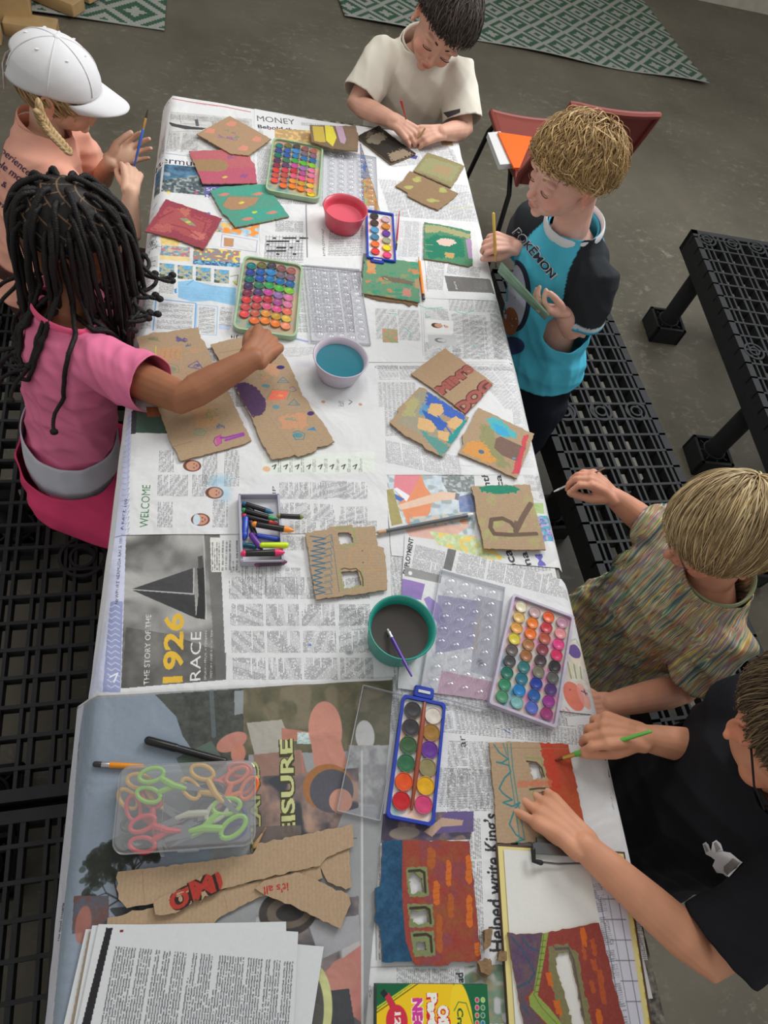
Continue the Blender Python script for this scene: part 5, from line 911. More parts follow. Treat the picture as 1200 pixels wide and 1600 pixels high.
# ================================================================== PAINT SETS
def frame_of(px, z):
    Q = [at(x, y, z) for x, y in px]; c = sum(Q)/4; ux = (Q[1]-Q[0]+Q[2]-Q[3])/2; uy = (Q[0]-Q[3]+Q[1]-Q[2])/2; return c, math.atan2(ux[1], ux[0]), np.linalg.norm(ux[:2]), np.linalg.norm(uy[:2])
white_pl = mat('white_plastic', (214, 212, 210), .35, noise=.06, nscale=60)
gloss_cache = {}
def pan_mesh(rad, cup, kind):
    k = ('pan', rad, kind)
    if k in gloss_cache: return gloss_cache[k]
    m = MB(); m.lathe([(rad*.9, 0), (rad, .004), (rad, .0056), (rad*.93, .0058), (rad*.90, .0046)], 22, 0, cap=False); m.lathe([(rad*.91, .0047), (rad*.66, .0049), (rad*.5, .0045), (rad*.2, .0042), (0, .0041)], 22, 1, cap=False)
    gloss_cache[k] = m.mesh('paint_pan', [white_pl, white_pl]); return gloss_cache[k]
def pan(parent, x, y, z, rad, col, ringcol=None, n=[0]):
    me = pan_mesh(rad, None, 0); o = link('paint_pan', me, parent, (x, y, z)); o.rotation_euler = (0, 0, n[0]*1.3); n[0] += 1
    o.material_slots[1].link = 'OBJECT'; o.material_slots[1].material = mat('watercolour_%d_%d_%d' % col, col, .3, spec=.5, noise=.12, nscale=160)
    if ringcol: o.material_slots[0].link = 'OBJECT'; o.material_slots[0].material = mat('pan_rim_%d_%d_%d' % ringcol, ringcol, .35)
    return o
def lighten(c, k=.45, b=(225, 222, 220)): return tuple(int(c[i]*(1-k)+b[i]*k) for i in range(3))
def stained(name, base, spots):
    m = bpy.data.materials.new(name); m.use_nodes = True; nt = m.node_tree; b = nt.nodes['Principled BSDF']; tc = nt.nodes.new('ShaderNodeTexCoord'); last = None
    n = nt.nodes.new('ShaderNodeTexNoise'); n.inputs['Scale'].default_value = 28; n.inputs['Detail'].default_value = 4; nt.links.new(tc.outputs['Object'], n.inputs['Vector'])
    r = nt.nodes.new('ShaderNodeValToRGB'); nt.links.new(n.outputs[0], r.inputs[0]); el = r.color_ramp.elements; el[0].position = .3; el[1].position = .7
    el[0].color = (*s2l(spots[0]), 1); el[1].color = (*s2l(spots[-1]), 1)
    for i, s_ in enumerate(spots[1:-1]): e = el.new(.3+.4*(i+1)/(len(spots)-1)); e.color = (*s2l(s_), 1)
    nt.links.new(r.outputs[0], b.inputs['Base Color']); b.inputs['Roughness'].default_value = .35; return m
def domes(W_, L_, cells, r, hgt, step=.0016):
    """clear lid: one moulded sheet with a bubble over every pan"""
    m = MB(); m.add([(-W_/2, -L_/2, .0055), (W_/2, -L_/2, .0055), (W_/2, L_/2, .0055), (-W_/2, L_/2, .0055)], [(0, 1, 2, 3)])
    for (x, y, dx, dy) in ((W_/2, 0, .0012, L_), (-W_/2, 0, .0012, L_), (0, L_/2, W_, .0012), (0, -L_/2, W_, .0012)): m.box((x, y, .0028), (dx, dy, .0056), 1)
    for (cx, cy) in cells:
        m.lathe([(r*math.cos(a), .0055+hgt*math.sin(a)) for a in np.linspace(0, PI/2-.02, 7)], 20, 0, (cx, cy, 0), cap=False)
        m.lathe([(r*1.07, .0055), (r*1.04, .0063), (r*.97, .0063), (r*.95, .0055)], 20, 1, (cx, cy, 0), cap=False)
    return m
lidm = [clear('clear_lid_plastic', (250, 250, 252), .03, .02, .12), clear('clear_lid_rim', (236, 238, 242), .08, .34, .2)]
def tray(name, label, px, z, h, pans, rad, frame_mat, bed_mat, bev, lid=None, lidcells=None, wall=.004, lidr=None, group='watercolour paint sets'):
    c, a, w, l = frame_of(px, z+h); t = thing(name, label, 'paint set', (c[0], c[1], z), a, group)
    m = MB(); m.box((0, 0, .0015), (w, l, .003), bev=bev); 
    o = []; 
    for (X, Y, a0) in ((w/2-bev, l/2-bev, 0), (-w/2+bev, l/2-bev, PI/2), (-w/2+bev, -l/2+bev, PI), (w/2-bev, -l/2+bev, 1.5*PI)):
        for k in range(5): o.append((X+bev*math.cos(a0+k*PI/8), Y+bev*math.sin(a0+k*PI/8)))
    sc = [(p_[0]*(1-2*wall/w), p_[1]*(1-2*wall/l)) for p_ in o]; m.prism(o, 0.002, h, 0, None, [sc]); m.build('tray', frame_mat, t, smooth=False)
    m = MB(); m.prism([(p_[0]*.995, p_[1]*.995) for p_ in sc], .003, h*.6); m.build('pan_bed', bed_mat, t, smooth=False)
    zt_ = h*.6-.0015
    for (fx, fy, col) in pans: pan(t, (fx-.5)*(w-2*wall), (.5-fy)*(l-2*wall), zt_, rad, tuple(int(v*.92) for v in col), tuple(int(v*.85) for v in lighten(col, .22)))
    if lid:
        c2, a2, w2, l2 = frame_of(lid, z+.006); r2 = lidr or rad; cells = [((fx-.5)*w2*.95, (.5-fy)*l2*.96) for fx, fy in lidcells]
        me = domes(w2, l2, cells, r2, r2*.55).build('lid', lidm, t); d = np.array([c2[0]-c[0], c2[1]-c[1]]); ca, sa = math.cos(-a), math.sin(-a)
        me.location = (d[0]*ca-d[1]*sa, d[0]*sa+d[1]*ca, .0); me.rotation_euler = (0, 0, a2-a)
    return t
K4 = [[(235, 225, 195), (196, 164, 166), (240, 96, 36), (196, 146, 166)], [(226, 186, 106), (244, 126, 30), (204, 50, 62), (240, 154, 160)], [(234, 166, 72), (244, 116, 20), (190, 88, 66), (240, 72, 144)], [(226, 208, 60), (178, 118, 66), (142, 56, 72), (230, 50, 106)], [(100, 88, 86), (168, 106, 56), (76, 56, 60), (48, 48, 54)], [(70, 68, 70), (44, 122, 122), (130, 126, 106), (100, 100, 96)], [(20, 112, 96), (30, 116, 136), (30, 60, 164), (88, 56, 124)], [(50, 144, 104), (20, 132, 204), (34, 96, 172), (164, 56, 152)], [(80, 154, 112), (132, 192, 192), (92, 112, 204), (168, 60, 124)]]
P4 = [(.14+.24*i, .075+.106*j+.004*(i % 2), K4[j][i]) for j in range(9) for i in range(4)]
L4 = [(.16+.225*i, .075+.106*j) for j in range(9) for i in range(4)]
tray('watercolour_set', 'open rectangular paint box with thirty six pans and bubbled lid right of the teal bowl', [(797, 922), (888, 962), (881, 1138), (770, 1104)], ZC-.001, .014, P4, .0098, mat('lilac_clear_plastic', (190, 182, 200), .3, noise=.15, nscale=40), stained('stained_bed_a', (210, 205, 205), [(80, 150, 170), (190, 184, 188), (196, 188, 170), (206, 130, 170), (168, 190, 190)]), .004, lid=[(690, 892), (792, 916), (765, 1112), (656, 1078)], lidcells=L4, lidr=.0098)
P2c = [[(20, 125, 125), (50, 70, 150), (20, 115, 100), (70, 50, 95), (130, 45, 75), (220, 60, 60), (206, 80, 80), (240, 76, 76)], [(112, 106, 60), (40, 95, 170), (30, 85, 170), (50, 120, 90), (85, 60, 110), (210, 55, 80), (190, 75, 70), (196, 96, 76), (240, 112, 50)], [(70, 65, 75), (50, 135, 205), (30, 120, 180), (50, 165, 80), (196, 70, 155), (190, 45, 60), (220, 90, 130), (230, 150, 60), (245, 132, 40)], [(140, 85, 85), (112, 100, 116), (30, 110, 170), (80, 185, 60), (150, 110, 172), (168, 76, 142), (230, 80, 142), (204, 156, 50), (245, 128, 40)], [(168, 96, 90), (126, 96, 120), (30, 100, 160), (130, 200, 50), (220, 120, 166), (220, 122, 160), (236, 112, 92), (230, 192, 70), (250, 150, 110)]]
hexp = []; hexl = []
for i in range(5):
    for j, col in enumerate(P2c[i]): hexp.append((.12+.178*i, .07+.098*j+(.05 if i == 0 else .03 if i == 4 else .018*(i % 2)), col))
for i in range(5):
    for j in range(10): hexl.append((.12+.19*i, .06+.098*j+.02*(i % 2)))
gt = mat('pale_green_plastic', (160, 186, 150), .35, noise=.1, nscale=40)
tray('watercolour_set', 'rounded green edged paint set being dabbed by the hand of the girl in pink', [(379, 399), (470, 411), (468, 529), (366, 511)], ZC-.001, .012, hexp, .0098, gt, stained('stained_bed_b', (210, 205, 195), [(60, 140, 140), (150, 160, 140), (180, 150, 130), (180, 170, 130)]), .014, lid=[(482, 414), (567, 421), (574, 536), (480, 531)], lidcells=hexl, lidr=.0085)
h1 = [(x, y, (min(255, int(c_[0]*.95+20)), min(255, int(c_[1]*.95+10)), c_[2])) for x, y, c_ in hexp] + [(.86, .94, (245, 215, 30))]
tray('watercolour_set', 'rounded green edged paint set farthest from the camera, left of the pink bowl', [(425, 215), (504, 227), (501, 314), (416, 295)], ZC-.001, .012, h1, .0090, gt, stained('stained_bed_c', (210, 205, 195), [(50, 140, 140), (150, 160, 150), (190, 170, 110), (190, 130, 140)]), .014, lid=[(507, 230), (588, 246), (591, 330), (503, 318)], lidcells=hexl, lidr=.0085)
blue_pl = mat('royal_blue_plastic', (36, 62, 170), .3)
P3 = [(.27, .09+.155*j, c_) for j, c_ in enumerate([(60, 56, 56), (76, 60, 58), (90, 165, 210), (80, 135, 165), (250, 120, 50), (244, 60, 60)])]+[(.73, .13+.155*j, c_) for j, c_ in enumerate([(220, 184, 194), (220, 142, 50), (112, 60, 164), (172, 172, 140), (250, 228, 30), (250, 72, 132)])]
t3 = tray('watercolour_set', 'small blue paint set with twelve pans between the pink bowl and the red brush', [(577, 328), (621, 334), (613, 408), (568, 400)], ZC-.001, .012, P3, .0098, blue_pl, stained('stained_bed_d', (226, 226, 226), [(150, 210, 230), (230, 228, 228), (240, 190, 180), (236, 220, 200)]), .004)
P5 = [(.24, .10+.155*j, c_) for j, c_ in enumerate([(62, 58, 60), (60, 56, 58), (60, 98, 60), (48, 112, 76), (240, 86, 28), (208, 28, 38)])]+[(.77, .11+.152*j, c_) for j, c_ in enumerate([(228, 218, 206), (168, 122, 54), (106, 50, 154), (152, 142, 96), (240, 180, 20), (220, 70, 122)])]
t5 = tray('watercolour_set', 'blue framed paint set with twelve pans and a brush slot, nearest to the camera', [(630, 1084), (697, 1099), (679, 1291), (603, 1277)], ZC-.001, .012, P5, .0125, blue_pl, stained('stained_bed_e', (226, 226, 226), [(150, 206, 196), (228, 226, 222), (236, 200, 170), (236, 190, 200)]), .006, lid=[(560, 1068), (622, 1084), (601, 1283), (536, 1268)], lidcells=[])
for t_, a_, b_ in ((t3, (590, 405), .014), (t5, (663, 1081), .014)):
    g = at(a_[0], a_[1], ZC+.01); d = np.array([g[0]-t_.location[0], g[1]-t_.location[1]]); ca, sa = math.cos(-t_.rotation_euler[2]), math.sin(-t_.rotation_euler[2]); m = MB(); m.box((d[0]*ca-d[1]*sa, d[0]*sa+d[1]*ca, .006), (.030, .018, .008), bev=.004); m.box((d[0]*ca-d[1]*sa, d[0]*sa+d[1]*ca, .0105), (.018, .004, .002), 1); m.build('hang_tab', [blue_pl, white_pl], t_, smooth=False)
m = MB(); m.tube([(.001, .078, .010), (.001, .04, .011), (.0005, -.02, .011), (0, -.068, .010)], [.0026, .0038, .0034, .002], seg=10); m.build('slot_brush', mat('reddish_brown_lacquer', (150, 74, 54), .35), t5)
# ================================================================== BOWLS
def bowl(label, px, hrim, r, rb, col, water, wz, wcol, rough=.35):
    c = at(px[0], px[1], ZC+hrim); t = thing('water_bowl', label, 'bowl', (c[0], c[1], ZC-.001), 0, 'plastic water bowls')
    m = MB(); m.lathe([(0, 0), (rb, 0), (rb+.003, .004), (r*.93, hrim*.75), (r, hrim-.001), (r+.0006, hrim), (r-.0018, hrim+.0005), (r*.93-.003, hrim*.75), (rb, .006), (0, .004)], 56); m.build('bowl_body', mat(water+'_bowl_plastic', col, rough, noise=.05, nscale=50), t, sharp=False)
    rr = rb+(r-rb)*(wz/hrim)**.9-.0022; m = MB(); m.lathe([(rr, wz-.002), (rr, wz), (rr*.97, wz-.0004), (0, wz-.0005)], 56); m.build('paint_water', mat(water+'_water', wcol, .45, spec=.18), t, sharp=False); return t
bowl('pink bowl of pink water below the far paint set', (540, 324), .045, .049, .036, (206, 74, 92), 'pink', .026, (212, 92, 108))
bowl('pale lilac bowl filled with blue green water at the middle of the table', (533, 557), .046, .0515, .036, (196, 186, 200), 'lilac', .034, (34, 112, 128))
bowl('teal green bowl of dark grey water with a purple brush leaning in it', (629, 979), .056, .0505, .040, (30, 146, 130), 'teal', .040, (62, 58, 54))
# ================================================================== STICKS: pencils, brushes, pens
def stick(name, label, P0, P1, segs, cat, group=None, tip=None):
    """segs: (fraction, radius, colour, part name) runs from P0 to P1"""
    P0, P1 = np.array(P0, float), np.array(P1, float); t = thing(name, label, cat, tuple(P0), 0, group); d = P1-P0; f0 = 0; r0 = None
    runs = {}
    for (f1, r, col, part) in segs: runs.setdefault((part, col), []).append((f0, f1, r0 if r0 is not None else r, r)); f0, r0 = f1, r
    for (part, col), L in runs.items():
        m = MB(); pts = []; rr = []
        for (a, b, ra, rb) in L:
            if not pts: pts.append(d*a); rr.append(max(ra if part not in ('ferrule',) else rb, .0004))
            pts.append(d*((a+b)/2)); rr.append(max((rb+ra)/2, .0004)); pts.append(d*b); rr.append(max(rb, .0004))
        m.tube(pts, rr, seg=10); m.build(part, mat(part+'_%d_%d_%d' % col, col, .3 if part != 'bristles' else .8, 0.8 if part == 'ferrule' else 0), t)
    return t
zz = ZC
def tb(px, py, h=.0035): return at(px, py, zz+h)
stick('pencil', 'orange pencil lying on the newspaper right of the green and orange card', tb(654, 402), tb(662, 467), [(.10, .0010, (196, 150, 106), 'sharpened_tip'), (.11, .0034, (240, 140, 40), 'shaft'), (.9, .0034, (240, 140, 40), 'shaft'), (1, .0034, (90, 90, 94), 'ferrule')], 'pencil')
stick('paint_brush', 'thin red paint brush beside the small blue paint set', tb(624, 330), tb(619, 390), [(.05, .001, (190, 40, 50), 'handle'), (.75, .0024, (190, 40, 50), 'handle'), (.86, .0022, (190, 170, 110), 'ferrule'), (1, .0014, (50, 60, 50), 'bristles')], 'brush')
stick('pencil', 'grey pencil lying across the newspaper left of the letter R card', tb(592, 832), tb(737, 804), [(.07, .0034, (196, 160, 120), 'sharpened_tip'), (.95, .0036, (96, 98, 102), 'shaft'), (1, .0036, (226, 226, 226), 'end_cap')], 'pencil')
stick('marker_pen', 'black felt pen above the scissors box', tb(232, 1157, .005), tb(350, 1189, .005), [(.36, .0055, (22, 22, 24), 'cap'), (.38, .0048, (30, 30, 32), 'barrel'), (1, .0046, (30, 30, 32), 'barrel')], 'pen')
stick('pencil', 'yellow pencil with eraser end half under the scissors box', tb(149, 1194), tb(222, 1198), [(.14, .0036, (40, 40, 42), 'eraser'), (.30, .0037, (180, 180, 182), 'ferrule'), (1, .0036, (226, 140, 26), 'shaft')], 'pencil')
stick('pencil', 'wooden pencil tip poking out at the right side of the scissors box', tb(415, 1294), tb(398, 1322), [(.3, .0012, (150, 116, 80), 'sharpened_tip'), (1, .0036, (176, 140, 96), 'shaft')], 'pencil')
a_ = at(606, 984, ZC+.042); b_ = at(643, 1056, ZC+.057+.003)
stick('paint_brush', 'purple handled brush leaning in the teal bowl', a_, b_, [(.06, .0016, (214, 206, 196), 'bristles'), (.18, .0028, (220, 214, 224), 'ferrule'), (.2, .0027, (86, 44, 150), 'handle'), (.7, .0026, (86, 44, 150), 'handle'), (1, .0014, (86, 44, 150), 'handle')], 'brush')
# ================================================================== CRAYONS
c, a, w, l = frame_of([(375, 773), (436, 772), (441, 876), (377, 877)], ZC+.014)
t = thing('crayon_tray', 'shallow white and grey cardboard tray full of crayons', 'tray', (c[0], c[1], ZC-.001), a); m = MB(); m.box((0, 0, .001), (w, l, .002)); m.build('tray_floor', mat('white_card', (222, 222, 228), .8), t, smooth=False)
m = MB(); 
for (x, y, dx, dy) in ((w/2, 0, .0018, l), (-w/2, 0, .0018, l), (0, l/2, w, .0018), (0, -l/2, w, .0018)): m.box((x, y, .008), (dx+.0018, dy, .016))
m.build('tray_wall', mat('grey_white_card', (176, 174, 188), .8), t, smooth=False)
def crayon(label, p0, p1, col, body=(34, 32, 34), h=.006, r=.0042, tip=.22, cat='crayon'):
    P0, P1 = tb(*p0, h), tb(*p1, h); L = np.linalg.norm(P1-P0); tip = min(tip, .014/L)
    segs = [(.04, r*.96, col, 'wax'), (1-tip-.02, r*1.06, body, 'wrapper'), (1-tip*.55, r, col, 'wax_tip'), (1, r*.42, col, 'wax_tip')]
    return stick('crayon', label, P0, P1, segs, cat, 'crayons in and beside the tray')
crayon('blue green crayon in a black wrapper, topmost in the tray', (382, 787), (426, 801), (40, 110, 150), h=.009)
crayon('green tipped crayon just below the topmost one in the tray', (381, 797), (432, 812), (50, 160, 100), h=.008)
crayon('red tipped crayon lying third from the top in the tray', (382, 806), (433, 819), (214, 62, 70), h=.006)
crayon('thick orange tipped crayon sticking out of the tray', (398, 819), (458, 829), (250, 150, 50), h=.016, r=.005)
crayon('olive black crayon lying outside the tray at its upper right', (436, 806), (473, 808), (130, 140, 70), h=.016, tip=.1)
crayon('maroon crayon half hidden beneath the thick orange tipped crayon', (392, 816), (399, 838), (80, 36, 60), h=.005, tip=.1)
crayon('short blue crayon upright along the left wall of the tray', (384, 810), (382, 842), (44, 82, 190), body=(44, 82, 190), h=.006, r=.005)
crayon('blue crayon lying across the middle of the tray', (404, 837), (437, 843), (50, 80, 190), body=(50, 80, 190), h=.007)
crayon('purple crayon slanting over the blue green piece', (393, 836), (409, 858), (100, 50, 150), body=(100, 50, 150), h=.010, r=.005)
crayon('dark blue green crayon piece beneath the purple crayon', (381, 851), (402, 855), (24, 110, 130), body=(20, 84, 104), h=.006)
crayon('fluorescent yellow crayon across the right tray wall', (410, 852), (449, 852), (214, 240, 40), body=(206, 236, 36), h=.018, r=.0048, tip=.05)
crayon('hot pink crayon with black label, lowest inside the tray', (381, 865), (443, 863), (240, 50, 110), h=.017, r=.0052, tip=.2)
crayon('dusty mauve crayon lying below the tray', (402, 881), (447, 878), (120, 60, 96), body=(70, 50, 64), h=.0052, r=.005, tip=.15)
crayon('black crayon end hidden in the upper left corner of the tray', (381, 789), (396, 800), (60, 60, 60), h=.005, tip=.15)
# ================================================================== SCISSORS BOX
c, a, w, l = frame_of([(187, 1194), (398, 1187), (400, 1316), (174, 1335)], ZC+.036)
t = thing('plastic_case', 'clear plastic case full of coloured children\u2019s scissors', 'case', (c[0], c[1], ZC), a); bx_ = clear('milky_clear_plastic', (238, 240, 242), .06, .20, .15)
def rrect(w, l, b): 
    o = []
    for (X, Y, a0) in ((w/2-b, l/2-b, 0), (-w/2+b, l/2-b, PI/2), (-w/2+b, -l/2+b, PI), (w/2-b, -l/2+b, 1.5*PI)):
        for k in range(6): o.append((X+b*math.cos(a0+k*PI/10), Y+b*math.sin(a0+k*PI/10)))
    return o
def shell(name, w, l, b, levels, mt, parent, close_top):
    m = MB(); V = []; n = 24
    for (ins, z) in levels: V += [(x, y, z) for x, y in rrect(w-2*ins, l-2*ins, max(b-ins, .002))]
    F = []
    for L in range(len(levels)-1):
        for i in range(n): F.append((L*n+i, L*n+(i+1) % n, (L+1)*n+(i+1) % n, (L+1)*n+i))
    F.append(tuple((len(levels)-1)*n+i for i in range(n)) if close_top else tuple(range(n-1, -1, -1))); m.add(V, F); return m.build(name, mt, parent)
shell('case_base', w, l, .014, [(.004, 0), (.001, .002), (.001, .022), (0, .023)], bx_, t, False)
shell('case_lid', w, l, .014, [(0, .0225), (-.0012, .023), (-.0012, .027), (.0006, .028), (.001, .0335), (.003, .036), (.006, .0365)], bx_, t, True)
m = MB(); m.box((.004, -l/2-.0015, .024), (.026, .003, .011), bev=.001); m.build('latch', bx_, t, smooth=False)
m = MB(); m.tube([(-w/2+.055, -l/2+.02, .0368), (-w/2+.055, l/2-.02, .0368)], .0004, seg=5); m.build('lid_line', bx_, t)
base_c, base_a = c, a
def scissors(label, px, ang, col, z, s=1.0, col2=None):
    s = s*.86
    g = at(px[0], px[1], ZC+z); o = thing('scissors', label, 'scissors', (g[0], g[1], ZC+z), ang, 'children\u2019s scissors in the clear case'); hm = mat('handle_%d_%d_%d' % col, col, .4); bm = mat('scissor_steel', (150, 152, 156), .25, .95); h2 = mat('handle_%d_%d_%d' % (col2 or col), col2 or col, .4)
    for sgn in (-1, 1):
        m = MB(); L = []
        for k in range(19):
            q = 2*PI*k/18; L.append((s*(-.034+.017*math.cos(q)), s*(sgn*.0135+.0098*math.sin(q)+sgn*.003*math.cos(q)), .0015*sgn))
        m.tube(L, .0032*s, seg=8, cap=False); m.tube([(s*-.019, s*sgn*.009, .0015*sgn), (0, 0, .0012*sgn), (s*.016, -sgn*.003*s, .001*sgn)], [.0045*s, .005*s, .003*s], seg=8); m.build('handle', hm if sgn > 0 else h2, o)
        m = MB(); m.prism([(s*.004, -.004*s), (s*.012, -.005*s), (s*.046, -sgn*.006*s-.001), (s*.048, -sgn*.004*s+.001), (s*.012, .005*s), (s*.004, .004*s)], .0012*sgn-.0006, .0012*sgn+.0006); m.build('blade', bm, o, smooth=False)
    m = MB(); m.lathe([(0, -.004), (.003*s, -.004), (.003*s, .004), (0, .0045)], 14); m.build('pivot', bm, o); return o
G = (150, 214, 50)
scissors('lime green scissors with handles at the top left of the clear case', (272, 1228), math.radians(-5), G, .021)
scissors('yellow scissors pointing down right at the top middle of the clear case', (336, 1240), math.radians(-36), (230, 176, 40), .021)
scissors('lime green scissors along the bottom right of the clear case', (318, 1294), math.radians(200), G, .021, 1.15)
scissors('red scissors at the left side of the clear case', (238, 1288), math.radians(-62), (214, 50, 60), .012)
scissors('red handled scissors lying along the bottom left of the clear case', (262, 1298), math.radians(4), (224, 44, 56), .018)
scissors('black and white patterned scissors in the middle of the clear case', (296, 1272), math.radians(205), (206, 202, 180), .018, 1.1, (34, 34, 36))
scissors('orange scissors at the upper right of the clear case', (352, 1248), math.radians(222), (236, 110, 40), .016)
scissors('amber scissors half hidden under the lime pair at the left', (240, 1252), math.radians(-30), (224, 170, 50), .009)
scissors('dark green scissors beneath the black and white pair', (250, 1290), math.radians(10), (24, 60, 46), .008)
scissors('blue handled scissors at the bottom right corner of the clear case', (328, 1288), math.radians(183), (40, 60, 150), .009)
scissors('coral scissors under the orange pair at the top right', (340, 1222), math.radians(185), (224, 96, 76), .009)
# ================================================================== PEOPLE
def V3(*a): return np.array(a, float)
def unit(v): return v/(np.linalg.norm(v)+1e-12)
def get_co(me):
    co = np.zeros(len(me.vertices)*3); me.vertices.foreach_get('co', co); return co.reshape(-1, 3)
def get_no(me):
    n = np.zeros(len(me.vertices)*3); me.vertices.foreach_get('normal', n); return n.reshape(-1, 3)
def set_col(me, col):
    a = me.color_attributes.new('Col', 'FLOAT_COLOR', 'POINT'); c = np.ones((len(me.vertices), 4)); cc = np.asarray(col, float)/255
    c[:, :3] = np.where(cc <= .04045, cc/12.92, ((cc+.055)/1.055)**2.4); a.data.foreach_set('color', c.ravel())
def smooth(me, it=3, f=.5):
    co = get_co(me); e = np.zeros(len(me.edges)*2, int); me.edges.foreach_get('vertices', e); e = e.reshape(-1, 2); n = len(co)
    cnt = np.bincount(e.ravel(), minlength=n)[:, None]
    for _ in range(it):
        s = np.zeros_like(co)
        for k in range(3): s[:, k] = np.bincount(e[:, 0], co[e[:, 1], k], n)+np.bincount(e[:, 1], co[e[:, 0], k], n)
        co = co+(s/np.maximum(cnt, 1)-co)*f
    me.vertices.foreach_set('co', co.ravel()); me.update()
def remesh(mb, vox, it=3):
    me = mb.mesh('tmp', []); o = bpy.data.objects.new('tmp', me); C.objects.link(o); md = o.modifiers.new('r', 'REMESH'); md.mode = 'VOXEL'; md.voxel_size = vox
    out = bpy.data.meshes.new_from_object(o.evaluated_get(bpy.context.evaluated_depsgraph_get())); bpy.data.objects.remove(o); bpy.data.meshes.remove(me)
    smooth(out, it); out.polygons.foreach_set('use_smooth', [True]*len(out.polygons)); return out
def headframe(fwd, up):
    f = unit(V3(*fwd)); u = V3(*up); u = unit(u-f*np.dot(u, f)); r = np.cross(f, u); return np.array([r, f, u])
def head(mb, Cc, F, s=1.0):
    T = lambda x, y, z: np.array(Cc)+(np.array([x, y, z])*s)@F
    E_ = lambda c, a, sg=24: mb.ell(T(*c), np.array(a)*s, F, sg)
    E_((0, -.012, .020), (.072, .087, .079), 32); E_((0, .018, -.026), (.058, .060, .070), 28); E_((0, .032, -.060), (.041, .040, .034)); E_((0, .062, -.083), (.015, .012, .012))
    for k in (-1, 1):
        E_((k*.031, .048, -.042), (.023, .022, .022)); E_((k*.028, .0635, -.011), (.0145, .0125, .0105)); E_((k*.030, .0655, .010), (.022, .010, .007)); E_((k*.0095, .080, -.0385), (.0062, .007, .0055))
        c0 = T(k*.073, -.006, -.016)   # ear: outer rim with a hollow
        rim = [T(k*(.074+.006*math.sin(a)), -.012+.015*math.cos(a)*(1 if math.cos(a) < 0 else .8), -.014+.027*math.sin(a)-.004*math.cos(a)) for a in np.linspace(.2, 2*PI-.9, 16)]
        mb.tube(rim, .0042*s, seg=8); mb.ell(T(k*.070, -.008, -.018), np.array((.006, .012, .020))*s, F, 14); mb.ell(T(k*.072, -.004, -.040), np.array((.005, .007, .007))*s, F, 12)
    mb.tube([T(0, .070, .004), T(0, .078, -.014), T(0, .088, -.030)], [.0055*s, .0062*s, .0078*s], seg=12); E_((0, .0885, -.033), (.0088, .0085, .0078)); E_((0, .078, -.046), (.010, .006, .008))
    E_((0, .0765, -.0545), (.019, .0085, .0042)); E_((0, .0755, -.0625), (.0155, .0085, .0052))
def skin_colours(me, Cc, F, s, base, extra=None):
    q = (get_co(me)-np.array(Cc))@F.T/s; c = np.tile(np.array(base, float), (len(q), 1))
    def tint(ctr, ax, col, a):
        d = (((q-np.array(ctr))/np.array(ax))**2).sum(1); w = np.clip(1.25-d, 0, 1)*a; c[:] = c*(1-w[:, None])+np.array(col)*w[:, None]
    b = np.array(base, float)
    blush = b*np.array([1.0, .80, .78])
    for k in (-1, 1): tint((k*.036, .055, -.036), (.026, .03, .022), blush, .34); tint((k*.075, -.004, -.018), (.014, .03, .034), b*np.array([1.0, .80, .76]), .45); tint((k*.028, .076, -.0145), (.012, .008, .0035), b*np.array([.72, .6, .56]), .75)
    tint((0, .09, -.036), (.012, .01, .012), blush, .4); tint((0, .084, -.059), (.018, .008, .0085), b*np.array([.93, .68, .66]), .8); tint((0, .085, -.0585), (.017, .006, .0012), b*.5, .7)
    n = vn3(get_co(me)*60); c *= (1+.05*n)[:, None]
    if extra is not None: extra(get_co(me), c)
    set_col(me, np.clip(c, 0, 255))
_ph = np.random.RandomState(5).rand(40, 4)*6.28
def vn3(p):
    """cheap smooth 3-D noise in about -1..1"""
    o = np.zeros(len(p))
    for i in range(9):
        k = np.array([math.sin(i*1.7+.3), math.cos(i*2.3+1), math.sin(i*3.1+2)])*(1+i*.33); o += np.sin(p@k+_ph[i, 0]+1.3*np.sin(p@np.roll(k, 1)*.7+_ph[i, 1]))/(1+.35*i)
    return o/3.2
def lash_and_brow(parent, Cc, F, s, col, brow=True):
    T = lambda x, y, z: np.array(Cc)+(np.array([x, y, z])*s)@F
    for k in (-1, 1):
        m = MB(); m.tube([T(k*(.028+.0135*math.cos(a)), .0735+.0028*math.sin(a), -.0145-.0035*math.sin(a)) for a in np.linspace(0, PI, 9)], .0011*s, seg=6)
        m.build('eyelashes', mat('lash_%d' % col[0], tuple(int(v*.6) for v in col), .8), parent)
        if brow:
            m = MB(); m.tube([T(k*x, .0735-(x-.012)*.28+.002, z) for x, z in ((.013, .0095), (.022, .0118), (.032, .0118), (.042, .0085))], [(.0009*s, .0020*s), (.0010*s, .0026*s), (.0009*s, .0022*s), (.0006*s, .0008*s)], ref=F[1], seg=8)
            m.build('eyebrow', mat('brow_%d' % col[0], col, .9), parent)
